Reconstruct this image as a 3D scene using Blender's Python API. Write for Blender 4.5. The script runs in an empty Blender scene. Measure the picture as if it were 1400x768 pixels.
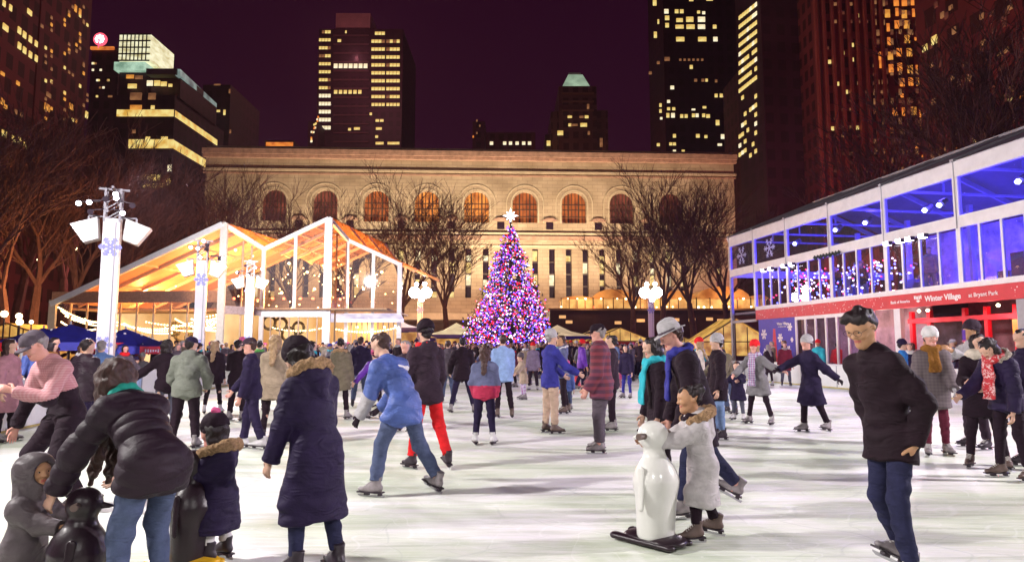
import bpy, math, random
import numpy as np
from mathutils import Vector, Matrix

R = math.radians
sc = bpy.context.scene
COL = sc.collection
random.seed(7)

# ------------------------------------------------------------------ camera
CAM_H = 1.5
TILT = math.atan(92.0 / 933.3)
cam_d = bpy.data.cameras.new("camera")
cam_d.lens = 24.0
cam_d.sensor_width = 36.0
cam_d.clip_end = 3000
cam_d.clip_start = 0.05
cam = bpy.data.objects.new("camera", cam_d)
COL.objects.link(cam)
cam.location = (0, 0, CAM_H)
cam.rotation_euler = (math.pi / 2 + TILT, 0, 0)
sc.camera = cam

def ray(px, py):
    x = (px - 700) / 933.3
    v = (384 - py) / 933.3
    ct, st = math.cos(TILT), math.sin(TILT)
    return Vector((x, ct - v * st, st + v * ct))

def ground(px, py, z=0.0):
    r = ray(px, py)
    t = (z - CAM_H) / r.z
    return Vector((r.x * t, r.y * t, z))

def at(px, py, Y):
    r = ray(px, py)
    t = Y / r.y
    return Vector((r.x * t, Y, CAM_H + r.z * t))

def px_of(p):
    ct, st = math.cos(TILT), math.sin(TILT)
    x, y, z = p[0], p[1], p[2] - CAM_H
    d = y * ct + z * st
    v = -y * st + z * ct
    return 700 + 933.3 * x / d, 384 - 933.3 * v / d

# ------------------------------------------------------------------ objects
def tag(o, label=None, cat=None, group=None, kind=None):
    if label: o["label"] = label
    if cat: o["category"] = cat
    if group: o["group"] = group
    if kind: o["kind"] = kind
    return o

def link(name, me, parent=None, mats=None, loc=None, rot=None):
    o = bpy.data.objects.new(name, me)
    COL.objects.link(o)
    if parent is not None: o.parent = parent
    if loc is not None: o.location = loc
    if rot is not None: o.rotation_euler = rot
    if mats is not None:
        for m in (mats if isinstance(mats, (list, tuple)) else [mats]):
            me.materials.append(m)
    return o

def empty(name, loc, rz=0.0):
    o = bpy.data.objects.new(name, None)
    COL.objects.link(o)
    o.empty_display_size = 0.2
    o.location = loc
    o.rotation_euler = (0, 0, rz)
    return o

def copy_tree(o, parent=None):
    c = o.copy()
    COL.objects.link(c)
    if parent is not None: c.parent = parent
    for ch in list(o.children):
        copy_tree(ch, c)
    return c

# ------------------------------------------------------------------ materials
def _nt(name):
    m = bpy.data.materials.new(name)
    m.use_nodes = True
    nt = m.node_tree
    b = nt.nodes["Principled BSDF"]
    return m, nt, b

def _link(nt, a, b): nt.links.new(a, b)

def mat(name, col, rough=0.7, var=0.25, scale=8.0, bump=0.0, bscale=None, metal=0.0, spec=0.4,
        sheen=0.0, detail=5.0, stretch=(1, 1, 1), coat=0.0, wrinkle=0.0):
    m, nt, b = _nt(name)
    b.inputs["Roughness"].default_value = rough
    b.inputs["Metallic"].default_value = metal
    b.inputs["Specular IOR Level"].default_value = spec
    if sheen: b.inputs["Sheen Weight"].default_value = sheen
    if coat: b.inputs["Coat Weight"].default_value = coat
    tc = nt.nodes.new("ShaderNodeTexCoord")
    mp = nt.nodes.new("ShaderNodeMapping")
    mp.inputs["Scale"].default_value = stretch
    _link(nt, tc.outputs["Object"], mp.inputs["Vector"])
    n = nt.nodes.new("ShaderNodeTexNoise")
    n.inputs["Scale"].default_value = scale
    n.inputs["Detail"].default_value = detail
    n.inputs["Roughness"].default_value = 0.65
    _link(nt, mp.outputs["Vector"], n.inputs["Vector"])
    r = nt.nodes.new("ShaderNodeValToRGB")
    r.color_ramp.elements[0].position = 0.3
    r.color_ramp.elements[1].position = 0.7
    lo = [c * (1 - var) for c in col]
    hi = [min(1, c * (1 + var)) for c in col]
    r.color_ramp.elements[0].color = (*lo, 1)
    r.color_ramp.elements[1].color = (*hi, 1)
    _link(nt, n.outputs["Fac"], r.inputs["Fac"])
    _link(nt, r.outputs["Color"], b.inputs["Base Color"])
    if bump:
        n2 = nt.nodes.new("ShaderNodeTexNoise")
        n2.inputs["Scale"].default_value = bscale or scale * 5
        n2.inputs["Detail"].default_value = 3
        _link(nt, mp.outputs["Vector"], n2.inputs["Vector"])
        bp = nt.nodes.new("ShaderNodeBump")
        bp.inputs["Strength"].default_value = bump
        bp.inputs["Distance"].default_value = 0.02
        _link(nt, n2.outputs["Fac"], bp.inputs["Height"])
        _link(nt, bp.outputs["Normal"], b.inputs["Normal"])
        if wrinkle:
            m3 = nt.nodes.new("ShaderNodeMapping"); m3.inputs["Scale"].default_value = (1.0, 1.0, 2.3); m3.inputs["Rotation"].default_value = (.35, .3, 0)
            n3 = nt.nodes.new("ShaderNodeTexNoise"); n3.inputs["Scale"].default_value = 6.5; n3.inputs["Detail"].default_value = 2.5; n3.inputs["Distortion"].default_value = 1.6
            n3.noise_type = 'RIDGED_MULTIFRACTAL'
            _link(nt, tc.outputs["Object"], m3.inputs["Vector"]); _link(nt, m3.outputs["Vector"], n3.inputs["Vector"])
            b3 = nt.nodes.new("ShaderNodeBump"); b3.inputs["Strength"].default_value = wrinkle; b3.inputs["Distance"].default_value = .035
            _link(nt, n3.outputs["Fac"], b3.inputs["Height"]); _link(nt, b3.outputs["Normal"], bp.inputs["Normal"])
    return m

def emis(name, col, strength, base=None, sampled=False):
    m, nt, b = _nt(name)
    b.inputs["Base Color"].default_value = (*(base or [c * .5 for c in col]), 1)
    b.inputs["Emission Color"].default_value = (*col, 1)
    b.inputs["Emission Strength"].default_value = strength
    if not sampled:
        m.cycles.emission_sampling = 'NONE'
    return m

def emis_var(name, colA, colB, strength, scale=3.0, stretch=(1, 1, 1), lo=0.35, hi=0.65, coords="Object"):
    """lit surface whose light is uneven (curtains, blinds, furniture behind the glass; on walls, cloth and roofs their light is put into emission)"""
    m, nt, b = _nt(name)
    tc = nt.nodes.new("ShaderNodeTexCoord")
    mp = nt.nodes.new("ShaderNodeMapping"); mp.inputs["Scale"].default_value = stretch
    n = nt.nodes.new("ShaderNodeTexNoise"); n.inputs["Scale"].default_value = scale; n.inputs["Detail"].default_value = 3
    r = nt.nodes.new("ShaderNodeValToRGB")
    r.color_ramp.elements[0].position = lo; r.color_ramp.elements[1].position = hi
    r.color_ramp.elements[0].color = (*colA, 1); r.color_ramp.elements[1].color = (*colB, 1)
    _link(nt, tc.outputs[coords], mp.inputs["Vector"]); _link(nt, mp.outputs["Vector"], n.inputs["Vector"])
    _link(nt, n.outputs["Fac"], r.inputs["Fac"]); _link(nt, r.outputs["Color"], b.inputs["Emission Color"])
    b.inputs["Emission Strength"].default_value = strength
    b.inputs["Base Color"].default_value = (*[c * .3 for c in colB], 1)
    m.cycles.emission_sampling = 'NONE'
    return m

def glass(name, col=(0.8, 0.8, 0.9), alpha=0.25, rough=0.08):
    """thin pane: mostly see-through with a reflecting skin"""
    m, nt, b = _nt(name)
    nt.nodes.remove(b)
    out = nt.nodes["Material Output"]
    tr = nt.nodes.new("ShaderNodeBsdfTransparent"); tr.inputs["Color"].default_value = (*col, 1)
    gl = nt.nodes.new("ShaderNodeBsdfGlossy"); gl.inputs["Roughness"].default_value = rough
    gl.inputs["Color"].default_value = (0.9, 0.9, 0.9, 1)
    df = nt.nodes.new("ShaderNodeBsdfDiffuse"); df.inputs["Color"].default_value = (0.5, 0.5, 0.55, 1)
    fr = nt.nodes.new("ShaderNodeFresnel"); fr.inputs["IOR"].default_value = 1.45
    m1 = nt.nodes.new("ShaderNodeMixShader"); m2 = nt.nodes.new("ShaderNodeMixShader")
    m2.inputs[0].default_value = alpha
    _link(nt, fr.outputs[0], m1.inputs[0]); _link(nt, tr.outputs[0], m1.inputs[1]); _link(nt, gl.outputs[0], m1.inputs[2])
    _link(nt, m1.outputs[0], m2.inputs[1]); _link(nt, df.outputs[0], m2.inputs[2])
    _link(nt, m2.outputs[0], out.inputs["Surface"])
    return m

# ------------------------------------------------------------------ mesh builder
class MB:
    def __init__(s): s.v = []; s.f = []; s.m = []
    def quad(s, a, b, c, d, mi=0):
        n = len(s.v); s.v += [tuple(a), tuple(b), tuple(c), tuple(d)]; s.f.append((n, n + 1, n + 2, n + 3)); s.m.append(mi)
    def tri(s, a, b, c, mi=0):
        n = len(s.v); s.v += [tuple(a), tuple(b), tuple(c)]; s.f.append((n, n + 1, n + 2)); s.m.append(mi)
    def box(s, x0, y0, z0, x1, y1, z1, mi=0):
        n = len(s.v)
        for z in (z0, z1):
            for x, y in ((x0, y0), (x1, y0), (x1, y1), (x0, y1)): s.v.append((x, y, z))
        for f in ((0, 3, 2, 1), (4, 5, 6, 7), (0, 1, 5, 4), (1, 2, 6, 5), (2, 3, 7, 6), (3, 0, 4, 7)):
            s.f.append(tuple(n + i for i in f)); s.m.append(mi)
    def beam(s, a, b, w, h=None, up=(0, 0, 1), mi=0):
        """rectangular bar from a to b, w wide, h high"""
        h = h or w
        a = Vector(a); b = Vector(b); d = (b - a).normalized(); u = Vector(up)
        if abs(d.dot(u)) > 0.98: u = Vector((0, 1, 0))
        sd = d.cross(u).normalized(); u = sd.cross(d).normalized()
        n = len(s.v)
        for p in (a, b):
            for i, j in ((-1, -1), (1, -1), (1, 1), (-1, 1)):
                s.v.append(tuple(p + sd * (i * w / 2) + u * (j * h / 2)))
        for f in ((0, 3, 2, 1), (4, 5, 6, 7), (0, 1, 5, 4), (1, 2, 6, 5), (2, 3, 7, 6), (3, 0, 4, 7)):
            s.f.append(tuple(n + i for i in f)); s.m.append(mi)
    def tube(s, a, b, ra, rb, k=8, mi=0, cap=True):
        a = Vector(a); b = Vector(b); d = (b - a)
        if d.length < 1e-6: return
        d.normalize(); u = Vector((0, 0, 1)) if abs(d.z) < .95 else Vector((1, 0, 0))
        sd = d.cross(u).normalized(); u = sd.cross(d)
        n = len(s.v)
        for p, r in ((a, ra), (b, rb)):
            for i in range(k):
                t = 2 * math.pi * i / k
                s.v.append(tuple(p + sd * (math.cos(t) * r) + u * (math.sin(t) * r)))
        for i in range(k):
            j = (i + 1) % k
            s.f.append((n + i, n + j, n + k + j, n + k + i)); s.m.append(mi)
        if cap:
            s.f.append(tuple(n + i for i in reversed(range(k)))); s.m.append(mi)
            s.f.append(tuple(n + k + i for i in range(k))); s.m.append(mi)
    def lathe(s, prof, k=20, c=(0, 0, 0), mi=0, sx=1, sy=1):
        n = len(s.v)
        for r, z in prof:
            for i in range(k):
                t = 2 * math.pi * i / k
                s.v.append((c[0] + r * math.cos(t) * sx, c[1] + r * math.sin(t) * sy, c[2] + z))
        for q in range(len(prof) - 1):
            for i in range(k):
                j = (i + 1) % k
                s.f.append((n + q * k + i, n + q * k + j, n + (q + 1) * k + j, n + (q + 1) * k + i)); s.m.append(mi)
    def ico(s, c, r, mi=0):
        t = (1 + 5 ** .5) / 2; n = len(s.v); q = r / math.sqrt(1 + t * t)
        for v in ((-1, t, 0), (1, t, 0), (-1, -t, 0), (1, -t, 0), (0, -1, t), (0, 1, t), (0, -1, -t), (0, 1, -t), (t, 0, -1), (t, 0, 1), (-t, 0, -1), (-t, 0, 1)):
            s.v.append((c[0] + v[0] * q, c[1] + v[1] * q, c[2] + v[2] * q))
        for f in ((0, 11, 5), (0, 5, 1), (0, 1, 7), (0, 7, 10), (0, 10, 11), (1, 5, 9), (5, 11, 4), (11, 10, 2), (10, 7, 6), (7, 1, 8),
                  (3, 9, 4), (3, 4, 2), (3, 2, 6), (3, 6, 8), (3, 8, 9), (4, 9, 5), (2, 4, 11), (6, 2, 10), (8, 6, 7), (9, 8, 1)):
            s.f.append(tuple(n + i for i in f)); s.m.append(mi)
    def prism(s, pts, a, b, mi=0):
        """polygon pts (x,z) pushed from y=a to y=b"""
        n = len(s.v); k = len(pts)
        for y in (a, b):
            for x, z in pts: s.v.append((x, y, z))
        s.f.append(tuple(n + i for i in range(k))); s.m.append(mi)
        s.f.append(tuple(n + k + i for i in reversed(range(k)))); s.m.append(mi)
        for i in range(k):
            j = (i + 1) % k
            s.f.append((n + j, n + i, n + k + i, n + k + j)); s.m.append(mi)
    def mesh(s, name, smooth=False):
        me = bpy.data.meshes.new(name)
        me.from_pydata(s.v, [], s.f)
        if any(s.m): me.polygons.foreach_set("material_index", s.m)
        if smooth: me.polygons.foreach_set("use_smooth", [True] * len(s.f))
        me.update()
        return me
    def build(s, name, mats, parent=None, smooth=False, loc=None, rot=None):
        return link(name, s.mesh(name, smooth), parent, mats, loc, rot)

def light(kind, name, loc, energy, col, size=0.3, aim=None, spot=None, blend=0.5):
    d = bpy.data.lights.new(name, kind)
    d.energy = energy; d.color = col
    if kind in ("POINT", "SPOT"): d.shadow_soft_size = size
    if kind == "AREA": d.size = size
    if kind == "SPOT":
        d.spot_size = R(spot or 90); d.spot_blend = blend
    o = bpy.data.objects.new(name, d)
    COL.objects.link(o); o.location = loc
    if aim is not None:
        o.rotation_euler = (Vector(aim) - Vector(loc)).to_track_quat('-Z', 'Y').to_euler()
    return o
# ------------------------------------------------------------------ smooth volumes -> one continuous mesh
def unit(v):
    v = np.asarray(v, float); return v / max(1e-9, np.linalg.norm(v))

class Vol:
    def __init__(s, h): s.h = h; s.ops = []
    def cone(s, a, b, ra, rb=None, k=0.03, flat=None, f2=None, sub=False, end=False, start=False, quilt=None, only=False):
        """round cone a->b; flat=(dir, factor) squashes it; end=True cuts it flat at b; quilt=(period, depth)"""
        s.ops.append((np.asarray(a, float), np.asarray(b, float), ra, ra if rb is None else rb, k, flat, f2, sub, end, start, quilt))
    def ball(s, a, r, k=0.02, flat=None, sub=False, f2=None): s.cone(a, a, r, r, k, flat, f2, sub)
    def run(s, noise=0.0, nscale=30.0, plane=None, seed=0.0, fold=0.0):
        h = s.h
        lo = np.full(3, 1e9); hi = -lo
        for a, b, ra, rb, k, fl, f2, sub, end, st, q in s.ops:
            if sub: continue
            r = max(ra, rb) * max(1, fl[1] if fl else 1, f2[1] if f2 else 1) + 2 * h
            lo = np.minimum(lo, np.minimum(a, b) - r); hi = np.maximum(hi, np.maximum(a, b) + r)
        n = np.ceil((hi - lo) / h).astype(int) + 2
        F = np.full(tuple(n), 1.0, np.float32)
        for a, b, ra, rb, k, fl, f2, sub, end, st, q in s.ops:
            r = max(ra, rb) * max(1, fl[1] if fl else 1, f2[1] if f2 else 1) + k + 2.5 * h
            i0 = np.maximum(0, np.floor((np.minimum(a, b) - r - lo) / h).astype(int))
            i1 = np.minimum(n, np.ceil((np.maximum(a, b) + r - lo) / h).astype(int) + 1)
            if (i1 <= i0).any(): continue
            X = (lo[0] + h * np.arange(i0[0], i1[0], dtype=np.float32))[:, None, None] - a[0]
            Y = (lo[1] + h * np.arange(i0[1], i1[1], dtype=np.float32))[None, :, None] - a[1]
            Z = (lo[2] + h * np.arange(i0[2], i1[2], dtype=np.float32))[None, None, :] - a[2]
            d = b - a; L2 = float(d @ d)
            if L2 > 1e-10:
                tu = (X * d[0] + Y * d[1] + Z * d[2]) / L2
                t = np.clip(tu, 0, 1)
                qx = X - t * d[0]; qy = Y - t * d[1]; qz = Z - t * d[2]
                rr = ra + (rb - ra) * t
            else:
                qx, qy, qz, rr = X, Y, Z, ra; tu = None
            mn = 1.0
            D2 = qx * qx + qy * qy + qz * qz
            for w in (fl, f2):
                if w:
                    u, fac = w
                    c = qx * u[0] + qy * u[1] + qz * u[2]
                    D2 = D2 + c * c * (1 / fac ** 2 - 1)
                    mn = min(mn, fac)
            D = np.sqrt(np.maximum(D2, 0)) - rr
            if mn < 1: D = D * (0.5 + 0.5 * mn)
            if q is not None and tu is not None:
                L = math.sqrt(L2)
                D = D - q[1] * (np.abs(np.sin(tu * (L * math.pi / q[0]))) ** 0.6 - 0.7)
            if tu is not None and (end or st):
                L = math.sqrt(L2)
                if end: D = np.maximum(D, (tu - 1) * L)
                if st: D = np.maximum(D, -tu * L)
            G = F[i0[0]:i1[0], i0[1]:i1[1], i0[2]:i1[2]]
            if sub:
                D = -D
                hh = np.maximum(k - np.abs(G - D), 0) / k
                G[...] = np.maximum(G, D) + hh * hh * k * 0.25
            else:
                hh = np.maximum(k - np.abs(G - D), 0) / k
                G[...] = np.minimum(G, D) - hh * hh * k * 0.25
        if plane:
            X = (lo[0] + h * np.arange(n[0], dtype=np.float32))[:, None, None]
            Y = (lo[1] + h * np.arange(n[1], dtype=np.float32))[None, :, None]
            Z = (lo[2] + h * np.arange(n[2], dtype=np.float32))[None, None, :]
            for p, nn in plane:
                F = np.maximum(F, (X - p[0]) * nn[0] + (Y - p[1]) * nn[1] + (Z - p[2]) * nn[2])
        V, Q = nets(F)
        V = V * h + lo
        if noise or fold:
            V = wobble(V, Q, noise, nscale, seed, fold)
        return V, Q

def nets(F):
    s = F < 0
    n = F.shape
    c = np.zeros((n[0] - 1, n[1] - 1, n[2] - 1), np.int8)
    for i in (0, 1):
        for j in (0, 1):
            for k in (0, 1):
                c += s[i:n[0] - 1 + i, j:n[1] - 1 + j, k:n[2] - 1 + k]
    cells = np.argwhere((c > 0) & (c < 8))
    idx = np.full(c.shape, -1, np.int64)
    idx[cells[:, 0], cells[:, 1], cells[:, 2]] = np.arange(len(cells))
    cor = [(i, j, k) for i in (0, 1) for j in (0, 1) for k in (0, 1)]
    fv = np.stack([F[cells[:, 0] + i, cells[:, 1] + j, cells[:, 2] + k] for i, j, k in cor], 1)
    P = np.zeros((len(cells), 3)); cnt = np.zeros(len(cells))
    for a in range(8):
        for b in range(a + 1, 8):
            if sum(abs(cor[a][q] - cor[b][q]) for q in range(3)) != 1: continue
            fa, fb = fv[:, a], fv[:, b]
            m = (fa < 0) != (fb < 0)
            t = np.where(m, fa / np.where(m, fa - fb, 1), 0)[:, None]
            P += np.where(m[:, None], np.array(cor[a]) + t * (np.array(cor[b]) - np.array(cor[a])), 0)
            cnt += m
    V = cells + P / cnt[:, None]
    Q = []
    for ax in range(3):
        u, w = (ax + 1) % 3, (ax + 2) % 3
        sl0 = [slice(None)] * 3; sl1 = [slice(None)] * 3
        sl0[ax] = slice(0, n[ax] - 1); sl1[ax] = slice(1, n[ax])
        for q in (u, w):
            sl0[q] = slice(1, n[q] - 1); sl1[q] = slice(1, n[q] - 1)
        A = s[tuple(sl0)]; B = s[tuple(sl1)]
        e = np.argwhere(A != B)
        if not len(e): continue
        pos = A[e[:, 0], e[:, 1], e[:, 2]]
        off = np.zeros(3, int); off[u] = 1; off[w] = 1
        g = e + off
        def cell(du, dw):
            q = g.copy(); q[:, u] -= du; q[:, w] -= dw
            return idx[q[:, 0], q[:, 1], q[:, 2]]
        a, b, c_, d = cell(1, 1), cell(0, 1), cell(0, 0), cell(1, 0)
        Q.append(np.where(pos[:, None], np.stack([a, b, c_, d], 1), np.stack([d, c_, b, a], 1)))
    return V, np.concatenate(Q)

def wobble(V, Q, amp, sc_, seed, fold=0.0):
    e1 = V[Q[:, 2]] - V[Q[:, 0]]; e2 = V[Q[:, 3]] - V[Q[:, 1]]
    fn = np.cross(e1, e2)
    N = np.zeros_like(V)
    for i in range(4): np.add.at(N, Q[:, i], fn)
    N /= np.maximum(1e-9, np.linalg.norm(N, axis=1))[:, None]
    x, y, z = (V * sc_ + seed * 13.7).T
    w = np.sin(x + 1.7 * np.sin(.7 * y + .3 * z)) * np.sin(1.1 * y + 1.3 * np.sin(.9 * z)) + np.sin(.8 * z + 1.9 * np.sin(.6 * x + .5 * y))
    if fold:
        w2 = np.sin(V[:, 2] * 55 + 2.2 * np.sin(V[:, 0] * 14 + seed) + 2 * np.sin(V[:, 1] * 17))
        return V + N * (amp * w * .5 + fold * w2 * np.clip(w, -.2, 1))[:, None]
    return V + N * (amp * w * .5)[:, None]

def np_mesh(name, V, Q, mi=None):
    me = bpy.data.meshes.new(name)
    me.vertices.add(len(V)); me.vertices.foreach_set("co", V.astype(np.float32).ravel())
    me.loops.add(Q.size); me.loops.foreach_set("vertex_index", Q.astype(np.int32).ravel())
    me.polygons.add(len(Q))
    me.polygons.foreach_set("loop_start", np.arange(0, Q.size, 4, dtype=np.int32))
    try: me.polygons.foreach_set("loop_total", np.full(len(Q), 4, np.int32))
    except Exception: pass
    if mi is not None: me.polygons.foreach_set("material_index", mi.astype(np.int32))
    me.polygons.foreach_set("use_smooth", np.ones(len(Q), bool))
    me.update(calc_edges=True)
    return me
# ------------------------------------------------------------------ people
SKIN = {}
def skin(key, col):
    if key not in SKIN:
        m = mat("skin_" + key, col, rough=0.5, var=0.1, scale=25, spec=0.35)
        b = m.node_tree.nodes["Principled BSDF"]
        b.inputs["Subsurface Weight"].default_value = 0.12
        b.inputs["Subsurface Radius"].default_value = (0.02, 0.008, 0.004)
        SKIN[key] = m
    return SKIN[key]
SK = {"light": (0.66, 0.40, 0.30), "pink": (0.70, 0.36, 0.29), "tan": (0.50, 0.27, 0.15), "olive": (0.58, 0.33, 0.20), "brown": (0.27, 0.13, 0.075)}
M_LIP = mat("lips", (0.42, 0.12, 0.10), rough=.4, var=.1)
M_EYE = mat("eye_white", (0.75, 0.72, 0.70), rough=.15, var=.03)
M_IRIS = mat("iris", (0.03, 0.015, 0.01), rough=.1, var=.1)
M_BLADE = mat("steel", (0.55, 0.55, 0.58), rough=.25, metal=1, var=.1)
M_SOLE = mat("skate_sole", (0.03, 0.02, 0.03), rough=.5)
M_LACE = mat("laces", (0.6, 0.58, 0.56), rough=.8)

def dirv(side, f, ab):
    f, ab = R(f), R(ab)
    return np.array([side * math.sin(ab), math.sin(f) * math.cos(ab), -math.cos(f) * math.cos(ab)])

def rotm(axis, a):
    return np.array(Matrix.Rotation(R(a), 3, axis))

_skates = {}
def skate_mesh(L, boot, res):
    key = (round(L, 2), boot.name, res)
    if key in _skates: return _skates[key]
    v = Vol(res)
    # local: ankle at origin, +y forward, ground at z=-0.135*L/0.27 ...
    q = L / .27
    k = .03 * q
    v.cone((0, -.01 * q, -.02 * q), (0, -.022 * q, .075 * q), .043 * q, .050 * q, k, flat=((1, 0, 0), .85), end=True)
    v.cone((0, -.045 * q, -.045 * q), (0, .06 * q, -.055 * q), .036 * q, .036 * q, k)
    v.cone((0, .05 * q, -.055 * q), (0, .165 * q, -.062 * q), .042 * q, .03 * q, k, flat=((0, 0, 1), .75))
    v.cone((0, .0, -.0), (0, .09 * q, -.045 * q), .04 * q, .032 * q, k)
    V, Q = v.run(plane=[((0, 0, -.082 * q), (0, 0, -1))])
    boot_me = np_mesh("skate", V, Q); boot_me.materials.append(boot)
    m = MB()
    m.box(-.036 * q, -.085 * q, -.094 * q, .036 * q, .0, -.08 * q)
    m.box(-.040 * q, .0, -.092 * q, .040 * q, .19 * q, -.08 * q)
    for y0, y1 in ((-.07, -.035), (.07, .12)):
        m.box(-.02 * q, y0 * q, -.117 * q, .02 * q, y1 * q, -.094 * q)
    sole = m.mesh("sole"); sole.materials.append(M_SOLE)
    m = MB()
    pts = [(-.10, -.135), (.165, -.135), (.195, -.122), (.2, -.112), (-.105, -.112)]
    n = len(m.v)
    for x in (-.003 * q, .003 * q):
        for y, z in pts: m.v.append((x, y * q, z * q))
    K = len(pts)
    m.f.append(tuple(range(K))[::-1]); m.f.append(tuple(range(K, 2 * K)))
    for i in range(K): m.f.append((i, (i + 1) % K, K + (i + 1) % K, K + i))
    m.m = [0] * len(m.f)
    bl = m.mesh("blade"); bl.materials.append(M_BLADE)
    m = MB()
    for i in range(5):
        y = .105 - .02 * i; z = -.02 + .014 * i
        m.tube((-.025 * q, (y - .0) * q, z * q), (.025 * q, (y - .012) * q, (z + .012) * q), .0045 * q, .0045 * q, 5)
    lc = m.mesh("laces"); lc.materials.append(M_LACE)
    _skates[key] = (boot_me, sole, bl, lc)
    return _skates[key]

SEED = [0]
def person(pos, h=1.7, heading=0, label="", group=None, girth=1.0, head_h=None, lean=0, side=0, twist=0, head=(0, 0), bow=0,
           LL=(3, 5, -3, 0), RL=(3, 5, -3, 0), LA=(5, 12, 15, 8), RA=(5, 12, 15, 8), res=.010, skin_key="light", female=False,
           top=None, legs=None, hair=None, hat=None, scarf=None, gloves=None, boot=None, glasses=False, face=None, lod=0,
           curl=35, hand_n=None, turnout=(12, 12), extras=None, hidden_feet=False, toe_up=(0, 0), drop=0.0):
    SEED[0] += 1; seed = SEED[0]
    if face is None: face = lod == 0
    s = h / 1.7
    g = girth * s
    hs = head_h or (0.225 * (h / 1.7) ** .35 if h < 1.5 else 0.225 * s)
    hf = hs / .225
    ank = .135 * (.75 + .25 * s)
    tor = .290 * h
    necky = .088 * hf + hs * .5          # neck base -> head centre
    legl = h - ank - tor - necky - hs * .5 + .01
    th = .51 * legl; sh = .49 * legl
    hw = .085 * g; shw = (.140 if female else .160) * g
    ua = .168 * h; fa = .150 * h
    # --- joints, pelvis at origin
    T = rotm('Z', -twist) @ rotm('X', -lean) @ rotm('Y', side)
    up = T @ np.array([0, 0, 1]); fw = T @ np.array([0, 1, 0]); rt = T @ np.array([1, 0, 0])
    T2 = rotm('Z', -twist) @ rotm('X', -(lean + bow)) @ rotm('Y', side)
    up2 = T2 @ np.array([0, 0, 1]); fw2 = T2 @ np.array([0, 1, 0])
    pel = np.zeros(3)
    mid = pel + up * tor * .5
    nb = mid + up2 * tor * .5              # neck base
    J = {}
    for sd, nm, lg, ar in ((-1, "L", LL, LA), (1, "R", RL, RA)):
        hip = pel + np.array([sd * hw, 0, -.02 * s])
        kn = hip + dirv(sd, lg[0], lg[1]) * th
        an = kn + dirv(sd, lg[2], lg[1]) * sh
        J["hip" + nm], J["kn" + nm], J["an" + nm] = hip, kn, an
        shd = nb + rt * sd * shw - up2 * .065 * s
        dd = rotm('Z', -twist) @ dirv(sd, ar[0], ar[1]); d2 = rotm('Z', -twist) @ dirv(sd, ar[2], ar[3])
        el = shd + dd * ua; wr = el + d2 * fa
        J["sh" + nm], J["el" + nm], J["wr" + nm], J["fd" + nm] = shd, el, wr, d2
    low = min(J["anL"][2], J["anR"][2]) - ank - drop
    foot = (J["anL"] + J["anR"]) / 2
    off = np.array([-foot[0], -foot[1], -low])
    for k_ in J:
        if not k_.startswith("fd"): J[k_] = J[k_] + off
    pel, mid, nb = pel + off, mid + off, nb + off
    Hm = rotm('Z', -(head[1])) @ rotm('X', -head[0])
    hup = Hm @ np.array([0, 0, 1]); hfw = Hm @ np.array([0, 1, 0]); hrt = Hm @ np.array([1, 0, 0])
    nk = nb + unit(up2 + hup) * .070 * hf
    hc = nk + hup * hs * .5 + hfw * .012 + up2 * .012
    def HP(x, y, z): return hc + (hrt * x + hfw * y + hup * z) * hs
    # --- body
    skn = skin(skin_key, SK[skin_key])
    v = Vol(res)
    k = .03 * s
    for nm in "LR":
        v.cone(J["hip" + nm], J["kn" + nm], .078 * g, .052 * g, k)
        v.cone(J["kn" + nm], J["an" + nm], .052 * g, .036 * g, k)
        v.cone(J["sh" + nm], J["el" + nm], .046 * g, .036 * g, k)
        v.cone(J["el" + nm], J["wr" + nm], .036 * g, .025 * s, k)
        v.cone(J["an" + nm], J["an" + nm] + np.array([0, .05 * s, -.04 * s]), .03 * s, .03 * s, k)
    v.cone(pel, mid, .125 * g, .115 * g, k, flat=(fw, .72))
    v.cone(mid, nb - up2 * .08 * s, .115 * g, .145 * g, .05, flat=(fw2, .66))
    v.cone(J["shL"], J["shR"], .05 * g, .05 * g, .05)
    v.cone(nb - up2 * .03, nk + hup * hs * .3, .056 * hf, .048 * hf, .03)
    # head
    q = hs
    v.cone(HP(0, -.10, .14), HP(0, .10, .15), .355 * q, .335 * q, .02, flat=(hrt, .9))
    v.cone(HP(0, .11, -.02), HP(0, .18, -.30), .29 * q, .175 * q, .05, flat=(hrt, .95))
    if lod < 2:
        v.cone(HP(-.16, -.02, -.20), HP(0, .26, -.40), .10 * q, .085 * q, .03)
        v.cone(HP(.16, -.02, -.20), HP(0, .26, -.40), .10 * q, .085 * q, .03)
    v.cone(HP(0, .39, .05), HP(0, .49, -.10), .026 * q, .048 * q, .012)
    if face:
        v.cone(HP(-.15, .365, .10), HP(.15, .365, .10), .045 * q, k=.02)
        for sd in (-1, 1):
            v.ball(HP(sd * .17, .29, -.08), .10 * q, .02)
            v.ball(HP(sd * .142, .455, .030), .046 * q, .02, sub=True)
            v.ball(HP(sd * .355, -.03, -.01), .085 * q, .008, flat=(hrt, .4), f2=(hfw, .7))
            v.ball(HP(sd * .05, .445, -.10), .035 * q, .01)
        v.ball(HP(0, .33, -.385), .075 * q, .025)
        v.cone(HP(-.065, .385, -.225), HP(.065, .385, -.225), .022 * q, k=.012)
        v.cone(HP(-.05, .375, -.27), HP(.05, .375, -.27), .026 * q, k=.012)
    # hands
    hand_c = []
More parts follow.
